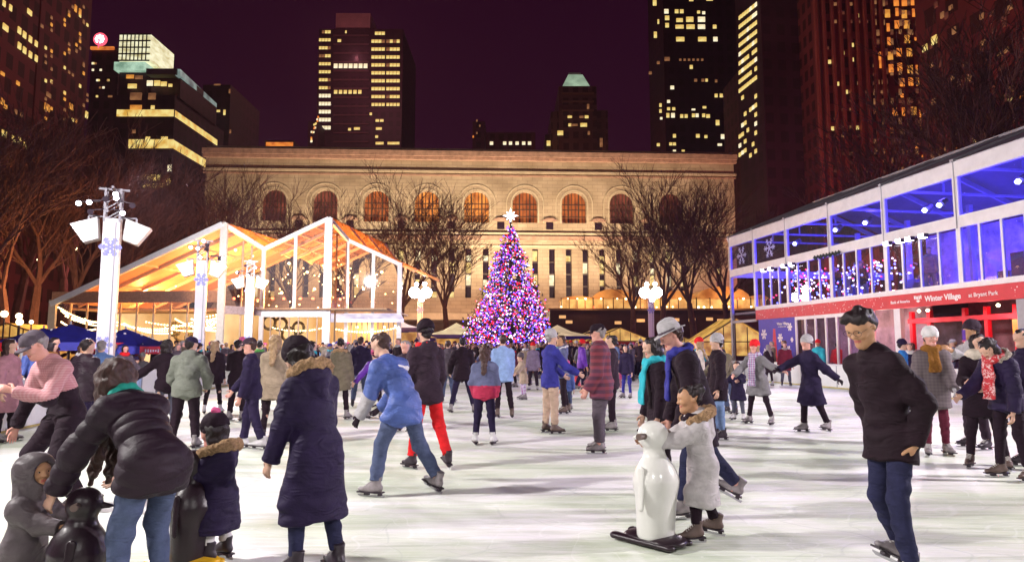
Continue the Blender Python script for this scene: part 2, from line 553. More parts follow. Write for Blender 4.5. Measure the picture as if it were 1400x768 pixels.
    for sd, nm in ((-1, "L"), (1, "R")):
        w = J["wr" + nm]; d = J["fd" + nm]; d = d / np.linalg.norm(d)
        pn = hand_n[nm] if hand_n and nm in hand_n else None
        # palm normal: towards the body's midline
        pn = unit(pn) if pn is not None else unit(np.array([-sd, .25, 0]))
        pn = unit(pn - d * (pn @ d)); lat = np.cross(d, pn) * (1 if sd > 0 else -1)   # towards the thumb
        hl = .105 * s * (1.05 if h < 1.3 else 1)
        q2 = hl / .105
        if lod < 2:
            pc = w + d * .05 * q2
            hand_c.append((w, d, q2))
            v.cone(w, w + d * .08 * q2, .024 * q2, .034 * q2, .015, flat=(pn, .5))
            rf = .0088 * q2 if res < .008 else max(.0088 * q2, res * 1.05)
            for i, (o, ln) in enumerate(((.028, .068), (.0095, .078), (-.0095, .072), (-.027, .056))):
                b0 = w + (d * .082 + lat * o) * q2
                c1 = R(curl * .5); c2 = R(curl * 1.3)
                p1 = b0 + (d * math.cos(c1) + pn * math.sin(c1) + lat * o * 2) * ln * .45 * q2
                p2 = p1 + (d * math.cos(c2) + pn * math.sin(c2)) * ln * .55 * q2
                v.cone(b0, p1, rf, rf * .95, .004); v.cone(p1, p2, rf * .95, rf * .8, .004)
            t0 = w + (d * .02 + lat * .022) * q2
            t1 = t0 + (d * .6 + lat * .7 + pn * .35) * .045 * q2
            t2 = t1 + (d * .85 + lat * .1 + pn * .5) * .035 * q2
            v.cone(t0, t1, .013 * q2, .0105 * q2, .01); v.cone(t1, t2, .0105 * q2, .009 * q2, .004)
        else:
            v.cone(w, w + d * .15 * q2, .03 * q2, .026 * q2, .02)
            v.cone(w + d * .03, w + d * .08 * q2 + lat * .04, .02 * q2, .018 * q2, .01)
            hand_c.append((w, d, q2))
    V, Q = v.run()
    mi = None
    fc = V[Q].mean(1)
    mi = np.zeros(len(Q), int)
    mats = [skn]
    if face:
        loc = (fc - hc) / q
        lx, ly, lz = loc @ hrt, loc @ hfw, loc @ hup
        mats.append(M_LIP)
        mi[(np.abs(lx) < .10) & (ly > .345) & (lz < -.205) & (lz > -.285)] = len(mats) - 1
    if gloves is not None:
        mats.append(gloves)
        for w, d, q2 in hand_c:
            r_ = fc - w; t_ = r_ @ d
            mi[(t_ > -.03) & (t_ < .2) & (np.linalg.norm(r_ - t_[:, None] * d, axis=1) < .12)] = len(mats) - 1
    me = np_mesh("person", V, Q, mi)
    ob = link("person", me, None, mats)
    ob.location = pos; ob.rotation_euler = (0, 0, -R(heading))
    tag(ob, label, "person", group)
    ob["px"] = 0
    del ob["px"]
    if face:
        for sd in (-1, 1):
            m = MB(); c = HP(sd * .142, .366, .030)
            m.lathe([(1e-4, -1), (.5, -.866), (.866, -.5), (1, 0), (.866, .5), (.5, .866), (1e-4, 1)], 12)
            VV = np.array(m.v) * .046 * q + c
            m.v = [tuple(x) for x in VV]
            for fi, f in enumerate(m.f):
                cc = VV[list(f)].mean(0) - c
                if unit(cc) @ hfw > .70: m.m[fi] = 1
            m.build("eye", [M_EYE, M_IRIS], ob, True)
            if hair:
                m = MB()
                m.tube(HP(sd * .07, .425, .115), HP(sd * .15, .405, .145), .012 * q, .014 * q, 6)
                m.tube(HP(sd * .15, .405, .145), HP(sd * .235, .35, .12), .014 * q, .006 * q, 6)
                m.build("eyebrow", hair["mat"], ob, True)
    rough = res * (1.0 if lod < 2 else 1.0)
    # --- trousers
    if legs:
        v = Vol(rough); t_ = legs.get("th", .012); fl = legs.get("flare", .0)
        for nm in "LR":
            kk = J["kn" + nm]; a_ = J["an" + nm]; d_ = unit(a_ - kk)
            v.cone(J["hip" + nm], kk, .082 * g + t_, .056 * g + t_, .04)
            v.cone(kk, a_ - d_ * .0 * s + d_ * legs.get("long", -.03), .056 * g + t_, .044 * g + t_ + fl, .03, end=True)
        v.cone(pel, pel + up * .06 * s, .118 * g + t_, .110 * g + t_, .05, flat=(fw, .74))
        V, Q = v.run(noise=.006 * s, nscale=16, seed=seed, fold=legs.get("fold", .005) if lod < 2 else 0)
        link("trousers", np_mesh("trousers", V, Q), ob, legs["mat"])
    # --- top
    if top:
        t_ = top.get("th", .02); qz = top.get("quilt"); qd = top.get("qd", .008)
        qq = (qz, qd) if qz else None
        v = Vol(rough)
        ln = top.get("len", .1) * s
        sl = top.get("sleeve", .0)
        for nm in "LR":
            dd = unit(J["wr" + nm] - J["el" + nm])
            v.cone(J["sh" + nm], J["el" + nm], .056 * g + t_, .046 * g + t_, .035, quilt=qq)
            v.cone(J["el" + nm], J["wr" + nm] + dd * (.0 + sl), .046 * g + t_, .034 * g + t_, .025, end=True, quilt=qq)
        v.cone(mid - up * .02, nb - up2 * .09 * s, .128 * g + t_, .138 * g + t_ * .8, .06, flat=(fw2, .74), quilt=qq)
        for nm in "LR": v.cone(nb - up2 * .06 * s, J["sh" + nm] + up2 * .004, .066 * g + t_ * .4, .056 * g + t_ * .8, .05)
        v.cone(nb - up2 * .05, nb + up2 * .015, .10 * g, .075 * hf + t_ * .3, .04)
        if top.get("collar", .02):
            v.cone(nb, nb + unit(up2 + .15 * fw2) * (.02 + top.get("collar", .02)), .075 * hf, .07 * hf + t_ * .3, .015, end=True)
        dn = -up * .35 + ((J["knL"] + J["knR"]) / 2 - pel) * 1.0 / np.linalg.norm((J["knL"] + J["knR"]) / 2 - pel)
        dn = unit(dn + top.get("swing", np.zeros(3)))
        hem = pel + dn * ln
        fr = top.get("flare", .0)
        v.cone(mid, pel, .120 * g + t_, .130 * g + t_, .04, flat=(fw, .8), quilt=qq)
        v.cone(pel - dn * .02, hem, .132 * g + t_, .138 * g + t_ + fr, .04, flat=(fw, .82), end=True, quilt=qq)
        for nm in "LR":
            td = unit(J["kn" + nm] - J["hip" + nm]); l2 = min(ln * .98, np.linalg.norm(J["kn" + nm] - J["hip" + nm]))
            v.cone(J["hip" + nm] - td * .02, J["hip" + nm] + td * l2, .088 * g + t_, .088 * g + t_ + fr * .5, .05, end=True, quilt=qq)
            if ln > l2 + .03:
                p_ = J["hip" + nm] + td * l2; sd_ = unit(unit(J["an" + nm] - J["kn" + nm]) + 1.2 * dn)
                v.cone(p_ - sd_ * .03, p_ + sd_ * (ln - l2), .088 * g + t_, .088 * g + t_ + fr * .5, .05, end=True, quilt=qq)
        if top.get("hood"):
            hz = top["hood"]
            b0 = nb - fw2 * .075 * hf + up2 * .02
            v.cone(b0 - rt * .055, b0 + rt * .055, .055 * hz, .055 * hz, .04)
            v.cone(b0, b0 - up2 * .10 * hz - fw2 * .03, .065 * hz, .04 * hz, .04)
        V, Q = v.run(noise=top.get("noise", .010) * s, nscale=14 / s ** .5, seed=seed + .3, fold=(0 if qz else top.get("fold", .005)) if lod < 2 else 0)
        tm = [top["mat"]]; mi = None
        if top.get("block"):
            zz, m2 = top["block"]; tm.append(m2)
            fz = V[Q].mean(1)
            mi = (((fz - pel) @ up) < zz).astype(int)
        if top.get("stripe"):
            z0_, z1_, m2 = top["stripe"]; tm.append(m2); fz = V[Q].mean(1); hh = (fz - mid) @ up2
            if mi is None: mi = np.zeros(len(Q), int)
            mi[(hh > z0_) & (hh < z1_) & ((fz - mid) @ rt > -.02)] = len(tm) - 1
        if top.get("sleeve_mat"):
            tm.append(top["sleeve_mat"]); fz = V[Q].mean(1)
            if mi is None: mi = np.zeros(len(Q), int)
            for nm in top.get("sleeve_side", "LR"):
                a, b = J["el" + nm], J["wr" + nm]; d_ = b - a; t1 = ((fz - a) @ d_) / (d_ @ d_)
                dist = np.linalg.norm(fz - a - np.clip(t1, 0, 1.1)[:, None] * d_, axis=1)
                mi[(t1 > top.get("sleeve_t", 0)) & (dist < .085 * g + t_)] = len(tm) - 1
        link(top.get("name", "jacket"), np_mesh(top.get("name", "jacket"), V, Q, mi), ob, tm)
        if top.get("fur"):
            v = Vol(rough); fr_ = top.get("fur_r", .035)
            if top.get("hood_up"):
                for i in range(12):
                    a0 = 2 * math.pi * i / 12; a1 = 2 * math.pi * (i + 1) / 12
                    f0 = HP(.40 * math.sin(a0), .22, .03 + .5 * math.cos(a0)); f1 = HP(.40 * math.sin(a1), .22, .03 + .5 * math.cos(a1))
                    v.cone(f0, f1, fr_, k=.02)
            else:
                c0 = nb + up2 * top.get("fur_z", .035) - fw2 * .02
                pts = []
                for i in range(11):
                    a0 = math.pi * (-.18 + 1.36 * i / 10)
                    rad = top.get("fur_w", .125) * hf
                    pts.append(c0 + rt * math.cos(a0) * rad - fw2 * math.sin(a0) * rad * .95 + up2 * (.03 * math.sin(a0)))
                for a, b in zip(pts, pts[1:]): v.cone(a, b, fr_, k=.02)
            V, Q = v.run(noise=.012, nscale=75, seed=seed)
            link("fur_trim", np_mesh("fur_trim", V, Q), ob, top["fur"])
        if top.get("hood_up"):
            v = Vol(rough)
            v.cone(HP(0, -.12, .12), HP(0, .06, .14), .50 * q, .47 * q, .03, flat=(hrt, .92))
            v.cone(HP(0, -.12, .0), nb + up2 * .0, .46 * q, .10, .05)
            v.cone(HP(0, .05, 0), HP(0, .10, -.45), .42 * q, .30 * q, .05)
            v.cone(HP(0, .3, .02), HP(0, .75, -.02), .33 * q, .36 * q, .02, flat=(hrt, .85), sub=True)
            V, Q = v.run(noise=.008, nscale=14, seed=seed)
            link("hood", np_mesh("hood", V, Q), ob, top["mat"])
    if scarf:
        v = Vol(rough); sr = scarf.get("r", .035)
        c0 = nb + up2 * .045
        pts = [c0 + (rt * math.cos(a) + fw2 * math.sin(a)) * .085 * hf + up2 * .012 * math.sin(3 * a) for a in [2 * math.pi * i / 10 for i in range(11)]]
        for a, b in zip(pts, pts[1:]): v.cone(a, b, sr, k=.02)
        dp = scarf.get("drop", 0)
        if dp:
            for sd in (-.4, .7):
                a = c0 + fw2 * .11 + rt * .05 * sd; b = nb - up2 * .12 + fw2 * (.165 * girth) + rt * .07 * sd
                c = b - np.array([0, 0, dp]) + fw2 * .02
                v.cone(a, b, .034, .036, .02, flat=(fw2, .6)); v.cone(b, c, .036, .042, .02, flat=(fw2, .45), end=True)
        V, Q = v.run(noise=.010, nscale=38, seed=seed)
        link("scarf", np_mesh("scarf", V, Q), ob, scarf["mat"])
    # --- hair
    if hair:
        st = hair.get("style", "short"); v = Vol(rough)
        vol = hair.get("vol", 1.0)
        v.cone(HP(0, -.13, .15), HP(0, .10, .19), .385 * q * vol, .33 * q * vol, .02, flat=(hrt, .93))
        if st == "short":
            v.cone(HP(0, -.2, .1), HP(0, -.2, -.12), .28 * q, .22 * q, .03)
            if hair.get("quiff"):
                rq = random.Random(3)
                for i in range(34):
                    x = rq.uniform(-.26, .26); y = rq.uniform(-.25, .30); z = .24 + .17 * (1 - (x / .4) ** 2)
                    v.cone(HP(x, y, z), HP(x + rq.uniform(-.04, .04), y + rq.uniform(.04, .10), z + rq.uniform(.0, .05)), .055 * q, .035 * q, .04)
        if st in ("long", "medium"):
            e = -1.25 if st == "long" else .1
            v.cone(HP(0, -.15, .05), HP(0, -.22, -.4), .37 * q, .30 * q, .05)
            end_ = nb - fw2 * .19 * g - up2 * (hs * -e * .55)
            if st == "long": v.cone(HP(0, -.22, -.35), end_, .29 * q, .20 * q, .04, flat=(fw2, .55))
            for sd in (-1, 1):
                v.cone(HP(sd * .30, -.02, .1), HP(sd * .33, -.02, -.45), .13 * q, .10 * q, .04)
                if st == "long":
                    v.cone(HP(sd * .33, -.02, -.45), nb + rt * sd * .10 * g - up2 * (.12 + .1 * hair.get("fall", 1)) + fw2 * .08 * g * hair.get("front", 1), .09 * q, .05 * q, .04)
        if st == "hang":
            for sd in (-1, 1):
                for jj in range(4):
                    a_ = HP(sd * (.30 - .05 * jj), -.22 + .12 * jj, -.02); b_ = a_ + np.array([sd * .02 - .03, .02 * jj, -(.40 + .04 * jj)]) - hup * .07
                    v.cone(a_, b_, .16 * q, .08 * q, .06)
            v.cone(HP(0, -.15, .05), HP(0, -.22, -.35), .37 * q, .28 * q, .05)
        if st == "bun":
            v.ball(HP(0, -.42, .42), .2 * q, .03)
        if st == "pony":
            v.cone(HP(0, -.4, .35), HP(0, -.62, .15), .1 * q, .14 * q, .03); v.cone(HP(0, -.62, .15), HP(0, -.55, -.4), .14 * q, .05 * q, .03)
        # open the face
        v.cone(HP(0, .34, -.02), HP(0, .75, -.05), .30 * q, .38 * q, .012, flat=(hrt, .84), sub=True)
        v.ball(HP(0, .22, -.42), .26 * q, .02, flat=(hrt, .9), sub=True)
        if st == "short":
            for sd in (-1, 1): v.ball(HP(sd * .40, .02, -.08), .15 * q, .02, sub=True)
        V, Q = v.run(noise=(.005 if hair.get("quiff") else .009) * (1 if lod < 2 else 0) + .002, nscale=72, seed=seed)
        link("hair", np_mesh("hair", V, Q), ob, hair["mat"])
    # --- hats
    if hat:
        ty = hat["type"]; v = Vol(rough * (.8 if lod < 2 else 1)); vs = hat.get("vol", 1)
        if ty == "beanie":
            v.cone(HP(0, -.13, .20), HP(0, .07, .24), .42 * q * vs, .39 * q * vs, .02, flat=(hrt, .92))
            v.ball(HP(0, -.10, .48), .24 * q * vs, .12)
            pl = [(HP(0, 0, .12), -(hup * .96 + hfw * .25))]
            V, Q = v.run(plane=pl, noise=.004, nscale=60, seed=seed)
            hb = link("beanie", np_mesh("beanie", V, Q), ob, hat["mat"])
            v = Vol(rough * .8)
            for i in range(14):
                a0, a1 = [2 * math.pi * j / 14 for j in (i, i + 1)]
                def rp(a):
                    x, y = .375 * math.cos(a), -.03 + .44 * math.sin(a); return HP(x, y, .16 - y * -.16 - .05)
                v.cone(rp(a0), rp(a1), .06 * q, k=.01)
            V, Q = v.run(noise=.003, nscale=80)
            link("cuff", np_mesh("cuff", V, Q), hb, hat.get("cuff", hat["mat"]))
            if hat.get("pom"):
                v = Vol(rough * .8); v.ball(HP(0, -.12, .80), .16 * q, .01)
                V, Q = v.run(noise=.012, nscale=90); link("pompom", np_mesh("pompom", V, Q), hb, hat["pom"])
        elif ty == "cap":
            v.cone(HP(0, -.12, .20), HP(0, .08, .22), .405 * q, .37 * q, .02, flat=(hrt, .93))
            V, Q = v.run(plane=[(HP(0, 0, .13), -(hup * .99 + hfw * .1))])
            hb = link("cap", np_mesh("cap", V, Q), ob, hat["mat"])
            m = MB(); NN = 12
            top_ = []; 
            for i in range(NN + 1):
                a = math.pi * i / NN
                top_.append((HP(.33 * math.cos(a), .22 + .12 * math.sin(a), .17), HP(.34 * math.cos(a), .25 + .47 * math.sin(a), .12 - .05 * abs(math.cos(a)))))
            for i in range(NN):
                a, b = top_[i]; c, d = top_[i + 1]; o_ = hup * .006
                m.quad(a + o_, b + o_, d + o_, c + o_); m.quad(c - o_, d - o_, b - o_, a - o_); m.quad(b - o_, d - o_, d + o_, b + o_)
            m.build("visor", hat["mat"], hb, True)
        elif ty == "fedora":
            v.cone(HP(0, -.1, .26), HP(0, .07, .28), .40 * q, .37 * q, .02, flat=(hrt, .92))
            v.cone(HP(0, -.1, .58), HP(0, .1, .56), .27 * q, .24 * q, .05)
            v.cone(HP(0, -.25, .86), HP(0, .25, .84), .08 * q, .06 * q, .05, sub=True)
            V, Q = v.run(plane=[(HP(0, 0, .20), -hup)])
            hb = link("fedora", np_mesh("fedora", V, Q), ob, hat["mat"])
            m = MB(); NN = 28; ring = []
            for i in range(NN):
                a = 2 * math.pi * i / NN
                ring.append((HP(.35 * math.cos(a), -.02 + .40 * math.sin(a), .22), HP(.62 * math.cos(a), .0 + .68 * math.sin(a), .18 + .07 * math.cos(a) ** 2 - .03 * math.sin(a))))
            for i in range(NN):
                a, b = ring[i]; c, d = ring[(i + 1) % NN]; o_ = hup * .004
                m.quad(a + o_, b + o_, d + o_, c + o_); m.quad(c - o_, d - o_, b - o_, a - o_); m.quad(b - o_, d - o_, d + o_, b + o_)
            m.build("brim", hat["mat"], hb, True)
            m = MB()
            for i in range(NN):
                a0, a1 = [2 * math.pi * j / NN for j in (i, i + 1)]
                r_ = lambda a, z: HP(.385 * math.cos(a), -.015 + .475 * math.sin(a), z)
                m.quad(r_(a0, .225), r_(a1, .225), r_(a1, .32), r_(a0, .32))
            m.build("hat_band", hat["band"], hb, True)
    if glasses:
        m = MB()
        for sd in (-1, 1):
            c = np.array([sd * .15, .47, .03]); pr = None
            for i in range(15):
                a = 2 * math.pi * i / 14
                p = HP(c[0] + .115 * math.cos(a), c[1], c[2] + .085 * math.sin(a))
                if pr is not None: m.tube(pr, p, .0014, .0014, 5)
                pr = p
            m.tube(HP(sd * .265, .47, .05), HP(sd * .35, -.02, .06), .0014, .0014, 5)
        m.tube(HP(-.035, .475, .04), HP(.035, .475, .04), .0014, .0014, 5)
        m.build("glasses", M_SOLE, ob)
    # --- skates
    if boot is not None and not hidden_feet:
        L = .27 * (.75 + .25 * s) * (1 if h > 1.3 else .88)
        bm, so, bl, lc = skate_mesh(L, boot, .008 if lod == 0 else (.012 if lod == 1 else .022))
        for i, (nm, sd) in enumerate((("L", -1), ("R", 1))):
            lg = LL if nm == "L" else RL
            o = link("skate", bm, ob)
            o.location = J["an" + nm]
            pit = lg[3] if len(lg) > 3 else 0
            o.rotation_euler = Matrix.Rotation(-R(sd * turnout[i]), 3, 'Z').__matmul__(Matrix.Rotation(-R(-pit), 3, 'X')).to_euler()
            link("sole", so, o)
            link("blade", bl, o)
            if lod < 2: link("laces", lc, o)
    info = dict(ob=ob, J=J, HP=HP, nb=nb, up2=up2, fw2=fw2, rt=rt, pel=pel, up=up, fw=fw, hc=hc, hs=hs, mid=mid)
    return info
# ------------------------------------------------------------------ shared materials
W_STEEL = mat("painted_white_metal", (0.72, 0.71, 0.72), rough=.4, var=.08, scale=3, bump=.05)
G_STEEL = mat("grey_metal", (0.33, 0.33, 0.36), rough=.45, var=.12, scale=3)
D_STEEL = mat("dark_metal", (0.035, 0.02, 0.035), rough=.5, var=.2)
U = Vector((-0.158, 1.0, 0)).normalized()          # direction of the rink's long side

# ------------------------------------------------------------------ ground and ice
def make_ice():
    m, nt, b = _nt("ice")
    tc = nt.nodes.new("ShaderNodeTexCoord")
    def noise(scale, st, detail=6, rot=0, dist=0.0):
        mp = nt.nodes.new("ShaderNodeMapping"); mp.inputs["Scale"].default_value = st
        mp.inputs["Rotation"].default_value = (0, 0, rot)
        n = nt.nodes.new("ShaderNodeTexNoise"); n.inputs["Scale"].default_value = scale; n.inputs["Detail"].default_value = detail
        n.inputs["Distortion"].default_value = dist; n.inputs["Roughness"].default_value = .6
        _link(nt, tc.outputs["Object"], mp.inputs["Vector"]); _link(nt, mp.outputs["Vector"], n.inputs["Vector"])
        return n.outputs["Fac"]
    def ramp(f, stops):
        r = nt.nodes.new("ShaderNodeValToRGB")
        while len(r.color_ramp.elements) < len(stops): r.color_ramp.elements.new(.5)
        for e, (p, c) in zip(r.color_ramp.elements, stops): e.position = p; e.color = (*c, 1)
        _link(nt, f, r.inputs["Fac"]); return r.outputs["Color"]
    def mix(f, a, bb, mode="MIX"):
        x = nt.nodes.new("ShaderNodeMix"); x.data_type = 'RGBA'; x.blend_type = mode
        if isinstance(f, float): x.inputs[0].default_value = f
        else: _link(nt, f, x.inputs[0])
        _link(nt, a, x.inputs[6]); _link(nt, bb, x.inputs[7]); return x.outputs[2]
    base = ramp(noise(.28, (1, 1.9, 1), 5, .25, .8), [(.36, (.50, .58, .43)), (.48, (.72, .77, .65)), (.60, (.88, .85, .89))])
    st = ramp(noise(1.0, (.55, 5, 1), 6, .12, .9), [(.36, (.66, .70, .60)), (.50, (.93, .94, .90)), (.64, (1.0, .98, 1.0))])
    c = mix(.75, base, st, "MULTIPLY")
    # blade scratches, in three directions
    for i, (rot, sc_) in enumerate(((.15, 3.0), (-.5, 2.4), (1.1, 2.1), (.55, 3.4))):
        f = noise(sc_, (.35, 22, 1), 3, rot, 1.6)
        s_ = ramp(f, [(.55, (0, 0, 0)), (.60, (.9, .9, .9)), (.62, (.9, .9, .9)), (.66, (0, 0, 0))])
        wh = nt.nodes.new("ShaderNodeRGB"); wh.outputs[0].default_value = ((.93, .93, .95, 1) if i % 2 == 0 else (.58, .60, .58, 1))
        sf = nt.nodes.new("ShaderNodeMath"); sf.operation = 'MULTIPLY'; sf.inputs[1].default_value = .38
        _link(nt, s_, sf.inputs[0])
        c = mix(sf.outputs[0], c, wh.outputs[0])
    for i, (rot, sc_, st_, wd) in enumerate(((.2, .55, (.35, 1.6, 1), .006), (-.6, .7, (.4, 1.3, 1), .005), (1.2, .6, (.5, 1.5, 1), .006), (.8, 1.1, (.3, 1.4, 1), .007))):
        n1 = nt.nodes.new("ShaderNodeTexNoise"); n1.inputs["Scale"].default_value = .8 + .2 * i; n1.inputs["Detail"].default_value = 1; _link(nt, tc.outputs["Object"], n1.inputs["Vector"])
        va = nt.nodes.new("ShaderNodeVectorMath"); va.operation = 'MULTIPLY_ADD'; va.inputs[1].default_value = (1.6, 1.6, 0); _link(nt, n1.outputs["Color"], va.inputs[0]); _link(nt, tc.outputs["Object"], va.inputs[2])
        mp = nt.nodes.new("ShaderNodeMapping"); mp.inputs["Rotation"].default_value = (0, 0, rot); mp.inputs["Scale"].default_value = st_; _link(nt, va.outputs[0], mp.inputs["Vector"])
        vo = nt.nodes.new("ShaderNodeTexVoronoi"); vo.feature = 'DISTANCE_TO_EDGE'; vo.inputs["Scale"].default_value = sc_ * 1.6; _link(nt, mp.outputs["Vector"], vo.inputs["Vector"])
        ln_ = nt.nodes.new("ShaderNodeMapRange"); ln_.inputs[1].default_value = wd * .5; ln_.inputs[2].default_value = wd * 1.6; ln_.inputs[3].default_value = (.34, .22, .30, .20)[i]; ln_.inputs[4].default_value = 0; _link(nt, vo.outputs["Distance"], ln_.inputs[0])
        wh = nt.nodes.new("ShaderNodeRGB"); wh.outputs[0].default_value = ((.98, .98, 1, 1) if i % 2 else (.50, .54, .50, 1)); c = mix(ln_.outputs[0], c, wh.outputs[0])
    # trampled snow specks
    sp = ramp(noise(14, (1, 1, 1), 4), [(.60, (0, 0, 0)), (.72, (.35, .35, .35))])
    wh = nt.nodes.new("ShaderNodeRGB"); wh.outputs[0].default_value = (.95, .94, .96, 1)
    c = mix(sp, c, wh.outputs[0])
    _link(nt, c, b.inputs["Base Color"])
    rr = ramp(noise(1.2, (.6, 3, 1), 5, .1), [(.4, (.48, .48, .48)), (.65, (.75, .75, .75))])
    _link(nt, rr, b.inputs["Roughness"])
    b.inputs["Specular IOR Level"].default_value = .12
    bp = nt.nodes.new("ShaderNodeBump"); bp.inputs["Strength"].default_value = .25; bp.inputs["Distance"].default_value = .01
    _link(nt, noise(6, (.5, 6, 1), 5, .1, 1.0), bp.inputs["Height"]); _link(nt, bp.outputs["Normal"], b.inputs["Normal"])
    return m

M_PAVE = mat("paving", (0.10, 0.07, 0.08), rough=.7, var=.3, scale=.6, bump=.2)
m_ = MB(); m_.box(-900, -60, -.3, 900, 1200, -.004)
tag(m_.build("ground", M_PAVE), kind="structure")
LF = lambda y: -7.15 - .158 * y      # left fence line
RF = lambda y: 16.4 - .158 * y       # right fence line
m_ = MB()
m_.quad((LF(-12), -12, 0), (RF(-12), -12, 0), (RF(54), 54, 0), (LF(54), 54, 0))
tag(m_.build("ice", make_ice()), kind="structure")

# rink fences: panels with posts and a rail, set round the ice
M_BOARD = mat("white_board", (0.74, 0.75, 0.74), rough=.35, var=.06, scale=2)
M_BOARDB = mat("blue_tinted_board", (0.30, 0.42, 0.62), rough=.35, var=.35, scale=3)
M_BOARDG = mat("green_tinted_board", (0.62, 0.72, 0.66), rough=.35, var=.15, scale=3)
def fence(p, q, label, name="rink_fence", tint=True):
    p = Vector(p); q = Vector(q); L = (q - p).length; d = (q - p) / L
    root = empty(name, p, math.atan2(d.y, d.x)); tag(root, label, "rink fence")
    n = max(1, round(L / 2.4)); w = L / n
    for i in range(n):
        b = MB(); b.box(i * w + .02, -.03, .04, (i + 1) * w - .02, .03, .84)
        mt = M_BOARD
        if tint: mt = [M_BOARD, M_BOARD, M_BOARDG, M_BOARDB, M_BOARD][(i * 7 + 3) % 5]
        b.build("panel", mt, root)
    b = MB(); b.box(0, -.05, .845, L, .05, .90); b.build("top_rail", W_STEEL, root)
    b = MB(); b.box(0, -.045, .002, L, .045, .038); b.build("kick_rail", mat("kick_strip", (.55, .45, .12), rough=.5), root)
    for i in range(n + 1):
        b = MB(); b.box(i * w - .018, -.042, .038, i * w + .018, .042, .843); b.build("post", G_STEEL, root)
    return root
fence((LF(4), 4, 0), (LF(36), 36, 0), "low white rink fence with pale blue panels, at left below the blue umbrellas")
fence((LF(36), 36, 0), (LF(54), 54, 0), "far low white rink fence in front of the glass lodge", tint=False)
fence((LF(54), 54, 0), (RF(54), 54, 0), "low white rink fence across the far end of the ice before the decorated tree", tint=False)
fence((RF(12), 12, 0), (RF(54), 54, 0), "low white rink fence along the red-banded pavilion", tint=False)

# ------------------------------------------------------------------ lettering
def text_mesh(txt, size, parent, loc, rot, material, name="lettering", bold=0.0, depth=.004, align='LEFT'):
    cu = bpy.data.curves.new(name, 'FONT'); cu.body = txt; cu.size = size; cu.extrude = depth; cu.offset = bold
    cu.align_x = align; cu.resolution_u = 3
    t = bpy.data.objects.new("tmp_text", cu); COL.objects.link(t)
    bpy.context.view_layer.update()
    me = bpy.data.meshes.new_from_object(t.evaluated_get(bpy.context.evaluated_depsgraph_get()))
    bpy.data.objects.remove(t); bpy.data.curves.remove(cu)
    me.materials.clear()
    o = link(name, me, parent, material); o.location = loc; o.rotation_euler = rot
    return o

def snowflake(mb, c, r, ax, az, w=.03, off=(0, 0, 0)):
    """flat six-armed flake in the plane of ax, az"""
    ax = Vector(ax); az = Vector(az); c = Vector(c); n = ax.cross(az)
    for i in range(6):
        a = math.pi * i / 3
        d = ax * math.cos(a) + az * math.sin(a)
        mb.beam(c + d * (r * .05) + n * (.0004 * i), c + d * r + n * (.0004 * i), w, .004, up=n)
        for t in (.45, .7):
            for sgn in (-1, 1):
                d2 = ax * math.cos(a + sgn * 1.0) + az * math.sin(a + sgn * 1.0)
                mb.beam(c + d * (r * t) + n * .003, c + d * (r * t) + d2 * r * .28 + n * .003, w * .8, .004, up=n)

